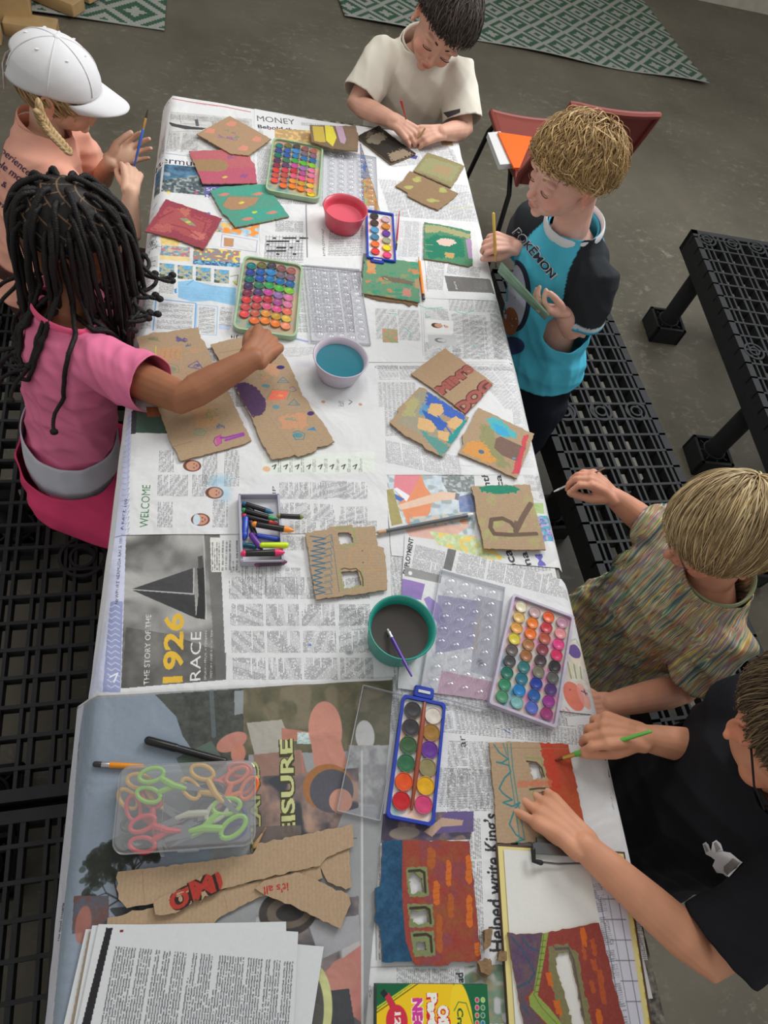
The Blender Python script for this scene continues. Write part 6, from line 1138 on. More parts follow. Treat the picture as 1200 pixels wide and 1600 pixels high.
def hand(mb, Wp, d, n, right=True, s=1.0, curl=(.5, .6, .4), curls=None, thumb=(.5, .75, -.35), tb2=(.75, .2, -.6), spread=.06, off=0.0):
    """Wp wrist, d towards the fingers, n out of the back of the hand"""
    Wp = np.array(Wp, float); d = unit(V3(*d)); n = V3(*n); n = unit(n-d*np.dot(n, d)); t = np.cross(n, d) if right else -np.cross(n, d)
    PLn = .060*s; lat = (.0215, .0073, -.0070, -.0205); fw = (.97, 1.03, .98, .88); LN = (.050, .056, .051, .041); tips = []
    for i in range(4):
        kn = Wp+d*PLn*fw[i]+t*lat[i]*s+n*.002*s; mb.tube([Wp+t*lat[i]*.55*s, (Wp+kn)/2+t*lat[i]*.15*s+n*.002*s, kn], [(.0105*s, .0115*s), (.0105*s, .0098*s), (.0088*s, .0084*s)], ref=n, seg=10)
        dd = unit(d+t*(1.5-i)*spread); p = kn; cu = curls[i] if curls else curl; a = 0; pts = [kn-dd*.006*s]; rr = [.0072*s]; 
        for j, fr in enumerate((.46, .30, .24)):
            a += cu[j]; dj = dd*math.cos(a)-n*math.sin(a); q = p+dj*LN[i]*fr*s; pts += [p+(q-p)*.12, (p+q)/2, q-(q-p)*.06]; r = (.0066, .0060, .0053)[j]*s*(1 if i < 3 else .9); rr += [r*1.06, r*.95, r]; p = q
        mb.tube(pts, rr, seg=10); tips.append(p)
    b0 = Wp+d*.014*s+t*.012*s-n*.003*s; td = unit(d*thumb[0]+t*thumb[1]+n*thumb[2]); b1 = b0+td*.030*s; t2 = unit(d*tb2[0]+t*tb2[1]+n*tb2[2]); b2 = b1+t2*.024*s; b3 = b2+unit(t2*.9+d*.3)*.017*s
    mb.tube([b0, (b0+b1)/2, b1, (b1+b2)/2, b2, b3], [.0115*s, .0112*s, .0090*s, .0080*s, .0078*s, .0066*s], seg=10); mb.ell(Wp+d*.034*s+n*(-.003)*s, np.array((.024, .030, .0115))*s, np.array([t, d, n]), 16)
    return tips, b3
def arm(mb, S, E_, Wp, k=1.0):
    S, E_, Wp = map(np.array, (S, E_, Wp)); r = np.array([.034, .032, .029, .026, .0265, .025, .021, .0175])*k
    mb.tube([S, S+(E_-S)*.35, S+(E_-S)*.7, E_, E_+(Wp-E_)*.18, E_+(Wp-E_)*.45, E_+(Wp-E_)*.8, Wp], list(r), seg=16)
def torso(mb, nb, pel, lat, grow=0.0, w=1.0, chest=.0, levels=None):
    nb, pel = np.array(nb), np.array(pel); lat = unit(np.array(lat)); ax = nb-pel; L = levels or ((0, .092, .072), (.2, .090, .070), (.45, .086, .066), (.65, .098, .074), (.80, .105, .074), (.90, .092, .062), (.97, .055, .045), (1.0, .038, .038))
    f = np.cross(unit(ax), lat); pts = [pel+ax*t_+f*chest*math.sin(PI*t_) for t_, a, b in L]; mb.tube(pts, [(a*w+grow, b*w+grow) for t_, a, b in L], ref=lat, seg=28)
def leg(mb, H, K, A, toe, k=1.0):
    H, K, A = map(np.array, (H, K, A)); mb.tube([H, H+(K-H)*.4, K, K+(A-K)*.3, K+(A-K)*.7, A], [.058*k, .050*k, .037*k, .036*k, .028*k, .023*k], seg=16); tv = unit(np.array(toe)); mb.tube([A+V3(0, 0, -.012), A+tv*.04+V3(0, 0, -.022), A+tv*.10+V3(0, 0, -.028)], [.024*k, .024*k, .016*k], seg=12)
def cut(me, planes):
    """open a garment at cuffs, hem and neck: drop what lies beyond (point, outward direction, reach)"""
    bm = bmesh.new(); bm.from_mesh(me); bm.verts.ensure_lookup_table(); co = np.array([v.co[:] for v in bm.verts]); kill = np.zeros(len(co), bool)
    for pl in planes:
        p, n, r = pl[:3]; d = co-np.array(p); n = unit(np.array(n)); k_ = ((d@n) > 0) & (np.linalg.norm(d, axis=1) < r)
        if len(pl) > 3: k_ &= pl[3](co)
        kill |= k_
    bmesh.ops.delete(bm, geom=[v for i, v in enumerate(bm.verts) if kill[i]], context='VERTS'); 
    for _ in range(6):
        bv = [v for v in bm.verts if v.is_boundary]
        mv = {}
        for v in bv:
            nb_ = [e.other_vert(v).co for e in v.link_edges if e.is_boundary]
            if len(nb_) == 2: mv[v] = v.co*.4+(nb_[0]+nb_[1])*.3
        for v, c_ in mv.items(): v.co = c_
    bm.to_mesh(me); bm.free(); me.update(); return me
def folds(me, amp, k=22, seed=0, dirs=None, keep=None):
    co = get_co(me); no = get_no(me); r = np.random.RandomState(seed); w = np.zeros(len(co))
    for i in range(5):
        dv = unit(r.randn(3)) if not dirs else unit(np.array(dirs[i % len(dirs)])+r.randn(3)*.18); ph = co@dv*k*2.6*(1+.45*i)+r.rand()*6+2.4*vn3(co*7+i*3)
        w += (1-np.abs(np.sin(ph))**.7)*(.5+.5*np.sin(vn3(co*6+i*9)*3))/(1+.45*i)
    w = (w-w.mean())*amp*2.1
    if keep is not None: w = w*keep(co)
    co = co+no*w[:, None]; me.vertices.foreach_set('co', co.ravel()); me.update()
def garment(name, mb, parent, planes, colour, vox=.0042, amp=.003, k=20, seed=0, dirs=None, it=8, rough=.85, thick=.0022, matname=None, post=None):
    me = remesh(mb, vox, it); folds(me, amp, k, seed, dirs); smooth(me, 2); cut(me, planes); co = get_co(me)
    c = np.tile(np.array(colour, float), (len(co), 1)) if not callable(colour) else colour(co, get_no(me)); c = c*(1+.035*vn3(co*40))[:, None]
    set_col(me, np.clip(c, 0, 255)); me.materials.append(vcmat(matname or 'knitted_cotton', rough, 0, .2, .25, 900)); o = link(name, me, parent); me.name = name
    s = o.modifiers.new('th', 'SOLIDIFY'); s.thickness = thick; s.offset = 0; return o
def finish_body(mb, parent, Cc, F, s, skin, vox=.0021, it=3, extra=None):
    me = remesh(mb, vox, it); skin_colours(me, Cc, F, s, skin, extra); me.materials.append(vcmat('skin', .55, .12, .35, .10, 500)); me.name = 'body'; return link('body', me, parent)
# ---- hair
def locks(Cc, F, s, n, whorl, bias, steps, ds, width, cols, mask, lift=(0, .12), A=(.077, .092, .086), c0=(0, -.012, .020), curl=0, curlf=3, jitter=.25, hang=0, seed=0, swirl=0, name='hair', parent=None, rough=.5, lenvar=.4, th=.0011, keepmask=None, wave=0, stop=None):
    r = np.random.RandomState(seed); U = r.randn(n*4, 3); U /= np.linalg.norm(U, axis=1)[:, None]; U = U[mask(U)][:n]; n = len(U); w = unit(V3(*whorl)); P = np.zeros((n, steps+1, 3)); N = np.zeros_like(P)
    A = np.array(A); u = U.copy(); b = V3(*bias); lf = lift[0]+(lift[1]-lift[0])*r.rand(n); L = 1-lenvar*r.rand(n); jt = r.randn(n, 3)*jitter; ph = r.rand(n)*6.28; amp = curl*(.5+r.rand(n)); cfreq = curlf*(.7+.6*r.rand(n))
    jz = (r.rand(n)-.4)*.26
    for k in range(steps+1):
        f = k/steps; rad = 1+lf*(math.sin(min(f*1.25, 1)*PI/2)**.8); base = u*A*rad[:, None]+np.array(c0)
        T = -w+u*(u@w)[:, None]; T /= (np.linalg.norm(T, axis=1)[:, None]+.15); T = T+b-u*(u@b)[:, None]+jt; T -= u*(u*T).sum(1)[:, None]; T += np.cross(u, T)*swirl; T /= (np.linalg.norm(T, axis=1)[:, None]+1e-6)
        S = np.cross(u, T); c_ = np.sin(cfreq*f*6.28+ph)*amp*f; c2 = np.cos(cfreq*f*6.28+ph)*amp*f*.6
        base = base+S*c_[:, None]+u*c2[:, None]+S*(wave*math.sin(f*5+1))*r.rand(1); base[:, 2] -= hang*f*f; P[:, k] = base; N[:, k] = u
        go = np.ones(n) if stop is None else stop(u+np.array([0, 0, 1.])*jz[:, None]).astype(float)
        u = u+T*(ds*L*go)[:, None]; u /= np.linalg.norm(u, axis=1)[:, None]
    Pw = np.array(Cc)+(P*s)@F; Nw = N@F; return strands(Pw, Nw, width*s, th*s, cols, name, parent, seed, rough)
def strands(P, N, width, th, cols, name, parent, seed=0, rough=.5, taper=True):
    n, m, _ = P.shape; r = np.random.RandomState(seed+3); T = np.gradient(P, axis=1); T /= (np.linalg.norm(T, axis=2)[..., None]+1e-9); S = np.cross(T, N); S /= (np.linalg.norm(S, axis=2)[..., None]+1e-9); B = np.cross(S, T)
    f = np.linspace(0, 1, m); prof = (np.clip(1-f**2.2, .04, 1) if taper else np.ones(m))[None, :, None]; wv = (width*(.6+.8*r.rand(n)))[:, None, None]
    rings = np.stack([P+S*wv*prof/2, P+B*th*prof, P-S*wv*prof/2, P-B*th*.6*prof], 2)  # n,m,4,3
    V = rings.reshape(-1, 3); idx = np.arange(n*m*4).reshape(n, m, 4); a = idx[:, :-1]; b = idx[:, 1:]
    Fq = np.stack([a, np.roll(a, -1, 2), np.roll(b, -1, 2), b], -1).reshape(-1, 4)
    me = bpy.data.meshes.new(name); me.vertices.add(len(V)); me.vertices.foreach_set('co', V.ravel()); me.loops.add(len(Fq)*4); me.loops.foreach_set('vertex_index', Fq.ravel()); me.polygons.add(len(Fq)); me.polygons.foreach_set('loop_start', np.arange(len(Fq))*4); me.polygons.foreach_set('use_smooth', [True]*len(Fq)); me.update(calc_edges=True)
    cols = np.array(cols, float); pick = cols[r.randint(0, len(cols), n)]*(.88+.24*r.rand(n))[:, None]; cc = np.repeat(pick, m*4, axis=0); set_col(me, np.clip(cc, 0, 255)); me.materials.append(vcmat('hair_fibre', rough, 0, .5)); return link(name, me, parent)
def scalp(Cc, F, s, mask, col, A=(.0745, .0895, .083), c0=(0, -.012, .020), name='hair', parent=None, noise=.0015, colf=None):
    m = MB(); m.ell((0, 0, 0), (1, 1, 1), None, 260 if colf else 96); v = m.v[0]; u = v/np.linalg.norm(v, axis=1)[:, None]; ok = mask(u); P = u*np.array(A)+np.array(c0); P += u*(noise*vn3(u*14))[:, None]
    keep = [f for f in m.f if all(ok[i] for i in f)]; m.v = [np.array(Cc)+(P*s)@F]; m.f = keep; m.mi = [0]*len(keep); me = m.mesh(name, []); c = np.tile(np.array(col, float), (len(P), 1)) if colf is None else colf(u); set_col(me, c); me.materials.append(vcmat('hair_fibre', .6, 0, .4)); o = link(name, me, parent); sd = o.modifiers.new('s', 'SOLIDIFY'); sd.thickness = .003; sd.offset = 0; return o
def hairline(front=.35, side=-.10, back=-.62, ear=True):
    """unit head directions covered by hair: x right, y forward, z up"""
    def f(u):
        y = u[:, 1]; lim = np.where(y > .35, front+(y-.35)*.35, np.where(y > -.05, side+(front-side)*(y+.05)/.4, back+(side-back)*np.clip((y+1)/.95, 0, 1))); ok = u[:, 2] > lim
        if ear: ok &= ~((np.abs(u[:, 0]) > .78) & (u[:, 2] < -.05) & (np.abs(y) < .32))
        return ok
    return f
# ---- lettering and prints that lie on a garment
def bvh_of(o):
    dg = bpy.context.evaluated_depsgraph_get(); e = o.evaluated_get(dg); me = e.to_mesh(); b = BVHTree.FromPolygons([v.co[:] for v in me.vertices], [p_.vertices[:] for p_ in me.polygons]); e.to_mesh_clear(); return b
def print_tris(name, garment_o, V2, T, place, col, parent=None, lift=.0014, sub=.006, rough=.7):
    """V2 flat shape, place(u,v)->photo direction; the shape is laid onto the cloth"""
    bv = bvh_of(garment_o); V = [tuple(v) for v in V2]; Tn = [tuple(t) for t in T]
    P3 = []
    O = Vector((0, 0, CZ))
    def proj(v):
        px, py = place(v); d = Vector(ray(px, py)); h = bv.ray_cast(O, d.normalized()); return h
    # refine long triangles so that the print bends with the cloth
    def L(a, b): pa, pb = place(V[a]), place(V[b]); return math.hypot(pa[0]-pb[0], pa[1]-pb[1])
    for _ in range(3):
        out = []; cache = {}
        def mid(a, b):
            k = (min(a, b), max(a, b))
            if k not in cache: V.append(((V[a][0]+V[b][0])/2, (V[a][1]+V[b][1])/2)); cache[k] = len(V)-1
            return cache[k]
        ch = False
        for t in Tn:
            if max(L(t[0], t[1]), L(t[1], t[2]), L(t[0], t[2])) > 6: a, b, c = t; ab, bc, ca = mid(a, b), mid(b, c), mid(c, a); out += [(a, ab, ca), (ab, b, bc), (ca, bc, c), (ab, bc, ca)]; ch = True
            else: out.append(t)
        Tn = out
        if not ch: break
    ok = []
    for v in V:
        h = proj(v)
        if h[0] is None: P3.append((0, 0, 0)); ok.append(False)
        else:
            nrm = h[1]; 
            if nrm.dot(Vector((0, 0, CZ))-h[0]) < 0: nrm = -nrm
            P3.append(tuple(h[0]+nrm*lift)); ok.append(True)
    Tn = [t for t in Tn if all(ok[i] for i in t) and max((Vector(P3[t[0]])-Vector(P3[t[1]])).length, (Vector(P3[t[1]])-Vector(P3[t[2]])).length) < .05]
    if not Tn: return None
    par = list(range(len(V)))                                  # a patch keeps only its largest connected piece
    def root(i):
        while par[i] != i: par[i] = par[par[i]]; i = par[i]
        return i
    if name.startswith('print_patch'):
        for t in Tn: par[root(t[0])] = root(t[1]); par[root(t[1])] = root(t[2])
        cnt = {}
        for t in Tn: cnt[root(t[0])] = cnt.get(root(t[0]), 0)+1
        best = max(cnt, key=cnt.get); Tn = [t for t in Tn if root(t[0]) == best]
    used = sorted({i for t in Tn for i in t}); ren = {k: n_ for n_, k in enumerate(used)}; P3 = [P3[i] for i in used]; Tn = [tuple(ren[i] for i in t) for t in Tn]
    m = MB(); m.add(P3, Tn); me = m.mesh(name, [mat('print_%d_%d_%d' % col, col, rough)]); o = link(name, me, parent or garment_o); return o
def print_text(o, s, p0, p1, h, col, name='lettering', off=.0, lift=.0014):
    V, T = text_tris(s, off); A, B = np.array(p0, float), np.array(p1, float); d = B-A; n = np.array([d[1], -d[0]])/np.linalg.norm(d)*h
    return print_tris(name, o, [tuple(v) for v in V], [tuple(t) for t in T], lambda v: tuple(A+d*v[0]+n*v[1]), col, lift=lift)
def print_poly(o, pts, col, name='print_patch', lift=.0012):
    T = geometry.tessellate_polygon([[Vector((x, y, 0)) for x, y in pts]]); return print_tris(name, o, pts, [tuple(t) for t in T], lambda v: v, col, lift=lift)
# ------------------------------------------------------------------ boy in the white T-shirt
def shirt_mb(nb, pel, lat, S, E_, cuff=.62, grow=.014, sl=.044, hem=-.10, w=1.0, flare=1.0):
    """torso and two sleeves, returned with the planes at which it is opened"""
    mb = MB(); nb, pel = np.array(nb, float), np.array(pel, float); ax = nb-pel; lat = unit(np.array(lat, float)); levels = ((hem-.05, .104*flare, .084*flare), (hem+.12, .102*flare, .080*flare), (.35, .098, .074), (.62, .104, .076), (.80, .104, .070), (.90, .090, .058), (.975, .056, .046), (1.06, .047, .043))
    torso(mb, nb, pel, lat, grow, w, .004, levels); planes = [(nb+unit(ax)*.008, unit(ax), .075), (pel+ax*hem, -ax, .3)]
    for s_, e_ in zip(S, E_):
        s_, e_ = np.array(s_, float), np.array(e_, float); d = unit(e_-s_); Lc = np.linalg.norm(e_-s_)*cuff; inn = s_+(nb-s_)*.35-unit(ax)*.022
        mb.tube([inn, s_, s_+d*Lc*.5, s_+d*(Lc+.016)], [sl*.85, sl, sl*.98, sl*1.02], seg=20, cap=False); sg = 1 if (s_-nb)@lat > 0 else -1
        planes.append((s_+d*Lc, d, .085, lambda co, s_=s_, d=d, sg=sg: (np.linalg.norm((co-s_)-np.outer((co-s_)@d, d), axis=1) < sl*1.3) & (((((co-nb)@lat)/.128)**2+(((co-nb)@np.cross(unit(ax), lat))/.105)**2 > 1))))
    return mb, planes
def collar(nb, ax, lat, col, parent, ra=.054, rb=.050, r=.0055, name='collar', drop=.004):
    ra += .004; rb += .005; drop += .001; r *= 1.1
    ax = unit(np.array(ax, float)); lat = unit(np.array(lat, float)); f = np.cross(ax, lat); m = MB(); L = [np.array(nb)+lat*ra*math.cos(a)+f*rb*math.sin(a)+ax*(drop-.010*math.sin(a)) for a in np.linspace(0, 2*PI, 37)]
    m.tube(L, [(r*1.25, r*.42)]*37, ref=ax, seg=10, cap=False); return m.build(name, mat('collar_%d_%d_%d' % col, col, .85), parent)
def person(label, group=None): return thing('person', label, 'person', (0, 0, 0), 0, group)
def W_boy():
    t = person('boy with dark hair in a white T-shirt at the far end of the table')
    Cc = dep(693, 40, 1.71); F = headframe((-.16, -.90, -.40), (.36, -.12, .92)); s = .93; nb = V3(.452, 1.925, .885); pel = V3(.455, 1.99, .44)
    Rs, Ls = V3(.352, 1.925, .845), V3(.545, 1.905, .842); Re, Le = V3(.286, 1.83, .762), V3(.572, 1.80, .755); Rw, Lw = at(614, 188, .785), at(690, 207, .775); lat = Rs-Ls
    b = MB(); head(b, Cc, F, s); b.tube([nb+V3(0, .01, -.02), (nb+Cc)/2+V3(0, .012, 0), Cc+(V3(0, -.02, -.03))@F], [.040, .038, .040], seg=18); torso(b, nb, pel, lat, -.004, .92); arm(b, Rs, Re, Rw); arm(b, Ls, Le, Lw)
    Rt = at(650, 216, .766); hand(b, Rw, Rt-Rw, (-.25, -.3, .9), True, .95, (.55, .75, .4), thumb=(.8, .5, -.4), tb2=(.8, -.1, -.6)); hand(b, Lw, at(650, 214, .768)-Lw, (.2, -.35, .9), False, .95, (.7, .9, .5), thumb=(.8, .5, -.3), tb2=(.85, 0, -.5))
    for k in (-1, 1): leg(b, pel+V3(k*.055, 0, -.02), pel+V3(k*.06, -.02, -.22), V3(pel[0]+k*.065, 2.0, .05), (0, -1, 0))
    finish_body(b, t, Cc, F, s, (214, 164, 142)); lash_and_brow(t, Cc, F, s, (56, 44, 38))
    mb, pl = shirt_mb(nb, pel, lat, (Rs, Ls), (Re, Le), .86, .018, .050, -.02, 1.0, 1.12)
    sh = garment('t_shirt', mb, t, pl, (222, 216, 202), amp=.0026, k=15, seed=2, dirs=[(1, 0, .3), (.5, 0, .9), (.9, .2, -.4)])
    collar(nb, nb-pel, lat, (218, 212, 198), sh, .058, .052); 
    print_poly(sh, [(693, 176), (719, 170), (719, 176), (700, 184)], (60, 56, 60)); print_text(sh, 'GROOVE', (699, 179), (718, 174), 4, (200, 200, 200)) if False else None
    m = MB(); torso(m, pel+V3(0, 0, .10), pel+V3(0, 0, -.08), lat, .008, 1.0, 0, ((0, .09, .07), (.5, .095, .075), (1, .088, .068)))
    for k in (-1, 1): m.tube([pel+V3(k*.055, 0, -.03), pel+V3(k*.06, -.01, -.24)], [.066, .062], seg=16)
    garment('shorts', m, t, [(pel+V3(0, 0, .09), (0, 0, 1), .2)]+[(pel+V3(k*.06, -.01, -.22), (0, 0, -1), .1) for k in (-1, 1)], (54, 58, 70), vox=.007, amp=.002)
    hl = hairline(.42, .0, -.6); st = hairline(.16, -.12, -.65); scalp(Cc, F, s, hl, (40, 32, 28), parent=t, name='hair')
    locks(Cc, F, s, 2600, (.15, -.55, .85), (.25, .55, -.1), 12, .08, .0042, [(52, 42, 36), (66, 54, 46), (42, 34, 30), (80, 68, 60)], hl, (.05, .17), curl=.004, curlf=.8, jitter=.28, seed=4, parent=t, rough=.35, stop=st)
    return t
def W_tools():
    a_ = at(656, 212, .772); b_ = at(646, 226, .748); stick('paint_brush', 'short brush held in the fingertips of the boy in the white T-shirt', a_+(a_-b_)*.8, b_, [(.55, .0024, (190, 160, 110), 'handle'), (.8, .0023, (170, 150, 100), 'ferrule'), (1, .0016, (40, 36, 30), 'bristles')], 'brush')
    a_ = at(627, 158, .86); b_ = at(634, 186, .80); stick('pencil', 'red pencil upright between the hands and chest of the boy in the white T-shirt', b_, a_, [(.06, .0016, (70, 40, 36), 'sharpened_tip'), (1, .0032, (178, 50, 52), 'shaft')], 'pencil')
W_boy(); W_tools()
# ------------------------------------------------------------------ girl with the white cap
def C_girl():
    t = person('girl in a white cap and peach T-shirt holding a blue brush, at the far left')
    Cc = dep(93, 133, 1.50); F = headframe((.95, -.02, -.24), (.24, -.04, .96)); s = .92; nb = V3(-.425, 1.585, .735); pel = V3(-.50, 1.50, .385)
    Rs, Ls = V3(-.385, 1.475, .675), V3(-.395, 1.675, .665); Re, Rw = at(203, 385, .60), at(204, 300, .70); Le, Lw = V3(-.345, 1.69, .545), at(172, 254, .69); lat = Rs-Ls
    b = MB(); head(b, Cc, F, s); b.tube([nb+V3(.0, 0, -.03), (nb+Cc)/2+V3(-.01, 0, 0), Cc+V3(0, -.03, -.03)@F], [.037, .034, .038], seg=18); torso(b, nb, pel, lat, -.004, .88); arm(b, Rs, Re, Rw, .92); arm(b, Ls, Le, Lw, .92)
    hand(b, Rw, at(207, 255, .725)-Rw, (.25, -.9, .25), True, .9, (.7, .9, .6), thumb=(.8, .35, -.5), tb2=(.8, .1, -.6)); hand(b, Lw, at(214, 232, .71)-Lw, (-.35, .75, -.45), False, .95, (.25, .45, .3), thumb=(.7, .6, -.3), tb2=(.9, .2, -.3), spread=.12)
    kn = [V3(-.11, 1.40, .37), V3(-.11, 1.58, .37)]
    for k, q in zip((-1, 1), kn): leg(b, pel+V3(.02, k*.06, -.01), q, V3(-.06, q[1], .06), (1, 0, 0))
    finish_body(b, t, Cc, F, s, (222, 178, 152)); lash_and_brow(t, Cc, F, s, (150, 120, 90))
    mb, pl = shirt_mb(nb, pel, lat, (Rs, Ls), (Re, Le), .66, .016, .046, -.08, .95); sh = garment('t_shirt', mb, t, pl, (240, 176, 154), amp=.0034, k=16, seed=5); collar(nb, nb-pel, lat, (234, 168, 146), sh, .055, .050)
    for s_, a, b_, h in (('xperience', (-6, 232), (44, 275), 11), ('able moments', (-12, 252), (64, 309), 11), ('&', (2, 290), (9, 294), 9), ('memories', (-22, 300), (32, 352), 8)): print_text(sh, s_, a, b_, h, (66, 42, 84), off=.008)
    m = MB(); torso(m, pel+V3(0, 0, .10), pel+V3(0, 0, -.06), lat, .010, .95, 0, ((0, .09, .07), (.5, .095, .075), (1, .088, .068)))
    for k, q in zip((-1, 1), kn): h0 = pel+V3(.02, k*.06, -.01); m.tube([h0, h0+(q-h0)*.6, q, q+V3(.005, 0, -.12)], [.070, .066, .054, .048], seg=16)
    garment('leggings', m, t, [(pel+V3(0, 0, .09), (0, 0, 1), .2)], (74, 48, 44), vox=.007, amp=.003)
    hl = lambda u: (u[:, 2] > -.75) & (u[:, 1] < .15); BL = [(176, 146, 104), (200, 172, 128), (150, 122, 84), (214, 190, 150)]; scalp(Cc, F, s, hairline(.4, -.25, -.75), (150, 122, 86), parent=t)
    locks(Cc, F, s, 500, (.0, -.9, .1), (0, -.5, -.5), 12, .09, .005, BL, lambda u: (u[:, 2] < .25) & (u[:, 2] > -.6) & (u[:, 1] < .55) & (u[:, 1] > -.9), (.02, .08), jitter=.2, seed=5, parent=t)
    locks(Cc, F, s, 60, (.0, .0, 1), (.1, .25, -1), 14, .13, .0026, BL, lambda u: (u[:, 2] < .1) & (u[:, 2] > -.15) & (u[:, 1] > .40) & (u[:, 1] < .85) & (np.abs(u[:, 0]) > .4), (.05, .16), jitter=.15, seed=8, parent=t, hang=.03, name='loose_strands')
    # plait over the back of the shoulder
    P = [at(60, 172, .845), at(66, 188, .822), at(78, 205, .80), at(94, 222, .782), at(114, 244, .762)]; P = np.array(P); tt = np.linspace(0, 1, 15); Q = np.array([[np.interp(x, np.linspace(0, 1, len(P)), P[:, k]) for k in range(3)] for x in tt]); m = MB(); d = np.gradient(Q, axis=0)
    for i in range(14):
        f = unit(d[i]); sd = unit(np.cross(f, V3(.3, -.2, 1))); r_ = .013*(1-.035*i)
        for k in (-1, 1): m.ell(Q[i]+sd*k*r_*.62, (r_*1.35, r_*.62, r_*.62), np.array([unit(f+sd*(-k)*.75), unit(np.cross(f, sd)), unit(np.cross(unit(f+sd*(-k)*.75), unit(np.cross(f, sd))))]), 12)
    me = m.mesh('plait', []); co = get_co(me); set_col(me, np.array([(178, 150, 106)])*(1+.22*np.sin(co@V3(900, 500, 700)))[:, None]); me.materials.append(vcmat('hair_fibre')); link('plait', me, t)
    # cap
    wm = mat('white_cap_cotton', (224, 224, 226), .85, noise=.02, nscale=30, bump=.15, bscale=600); cp = bpy.data.objects.new('cap', None); C.objects.link(cp); cp.parent = t; cp.empty_display_size = .05
    A = np.array((.086, .102, .089))*s; c0 = np.array((0, -.014, .018))*s
    m = MB(); m.ell((0, 0, 0), (1, 1, 1), None, 96); u = m.v[0]/np.linalg.norm(m.v[0], axis=1)[:, None]; ang = np.arctan2(u[:, 0], u[:, 1]); P = u*A; P *= (1+.010*np.abs(np.cos(ang*3))[:, None]+.006*vn3(u*5)[:, None]); P[:, 2] -= .02*np.clip(-u[:, 1], 0, 1)*(u[:, 2] < .3); P += c0
    ok = (u[:, 2] > .0-.05*np.clip(-u[:, 1], 0, 1)) & ~((u[:, 1] < -.80) & (np.abs(u[:, 0]) < .38) & (u[:, 2] < .42-.0)); m.f = [f for f in m.f if all(ok[i] for i in f)]; m.mi = [0]*len(m.f); m.v = [Cc+P@F]; o = m.build('crown', wm, cp, sharp=False); o.modifiers.new('s', 'SOLIDIFY').thickness = .0025
    m = MB()
    for k in range(6):
        a = PI/6+k*PI/3; L = [Cc+(np.array([math.sin(a)*math.cos(e), math.cos(a)*math.cos(e), math.sin(e)])*A*1.012+c0)@F for e in np.linspace(.12, PI/2, 14)]; m.tube(L, .0011, seg=6)
    m.ell(Cc+(np.array([0, 0, A[2]*1.015])+c0)@F, (.006, .006, .003), F, 14)
    for k in range(6): a = k*PI/3; e = .95; m.lathe([(.0030, 0), (.0036, .0008), (.0016, .0010)], 12, c=(0, 0, 0)); q = Cc+(np.array([math.sin(a)*math.cos(e), math.cos(a)*math.cos(e), math.sin(e)])*A*1.012+c0)@F; m.v[-1] = m.v[-1]+q
    m.build('seams_and_button', wm, cp)
    m = MB(); V = []; Fq = []; nu, nv = 28, 10
    for j in range(nv+1):
        for i in range(nu+1):
            a = (i/nu-.5)*2*1.12; f = j/nv; x = math.sin(a)*A[0]*(1.0-.12*f*f); y0 = math.cos(a)*A[1]; y = y0+f*.066*s*max(0, math.cos(a*1.28))**.55; z = .004*s-.012*f-.020*(abs(math.sin(a))**2)*(.6+.4*f); V.append(Cc+(np.array([x, y, z])+c0)@F)
    for j in range(nv):
        for i in range(nu): a_ = j*(nu+1)+i; Fq.append((a_, a_+1, a_+nu+2, a_+nu+1))
    m.add(V, Fq); o = m.build('brim', wm, cp, sharp=False); o.modifiers.new('s', 'SOLIDIFY').thickness = .004
    m = MB(); L = [Cc+(np.array([x, y, z])*s+c0)@F for x, y, z in ((-.035, -.092, -.004), (-.015, -.101, -.008), (.016, -.101, -.012), (.030, -.096, -.020), (.036, -.092, -.050))]; m.tube(L, [(.0015, .009)]*5, ref=-F[1], seg=8); m.build('strap', wm, cp)
    return t
C_girl(); stick('paint_brush', 'blue paint brush held upright by the girl in the white cap', at(209, 262, .715), at(231, 172, .80), [(.08, .0018, (40, 70, 150), 'handle'), (.5, .0034, (50, 90, 170), 'handle'), (.66, .003, (60, 104, 190), 'handle'), (.86, .0026, (206, 160, 90), 'ferrule'), (1, .0014, (60, 40, 34), 'bristles')], 'brush')
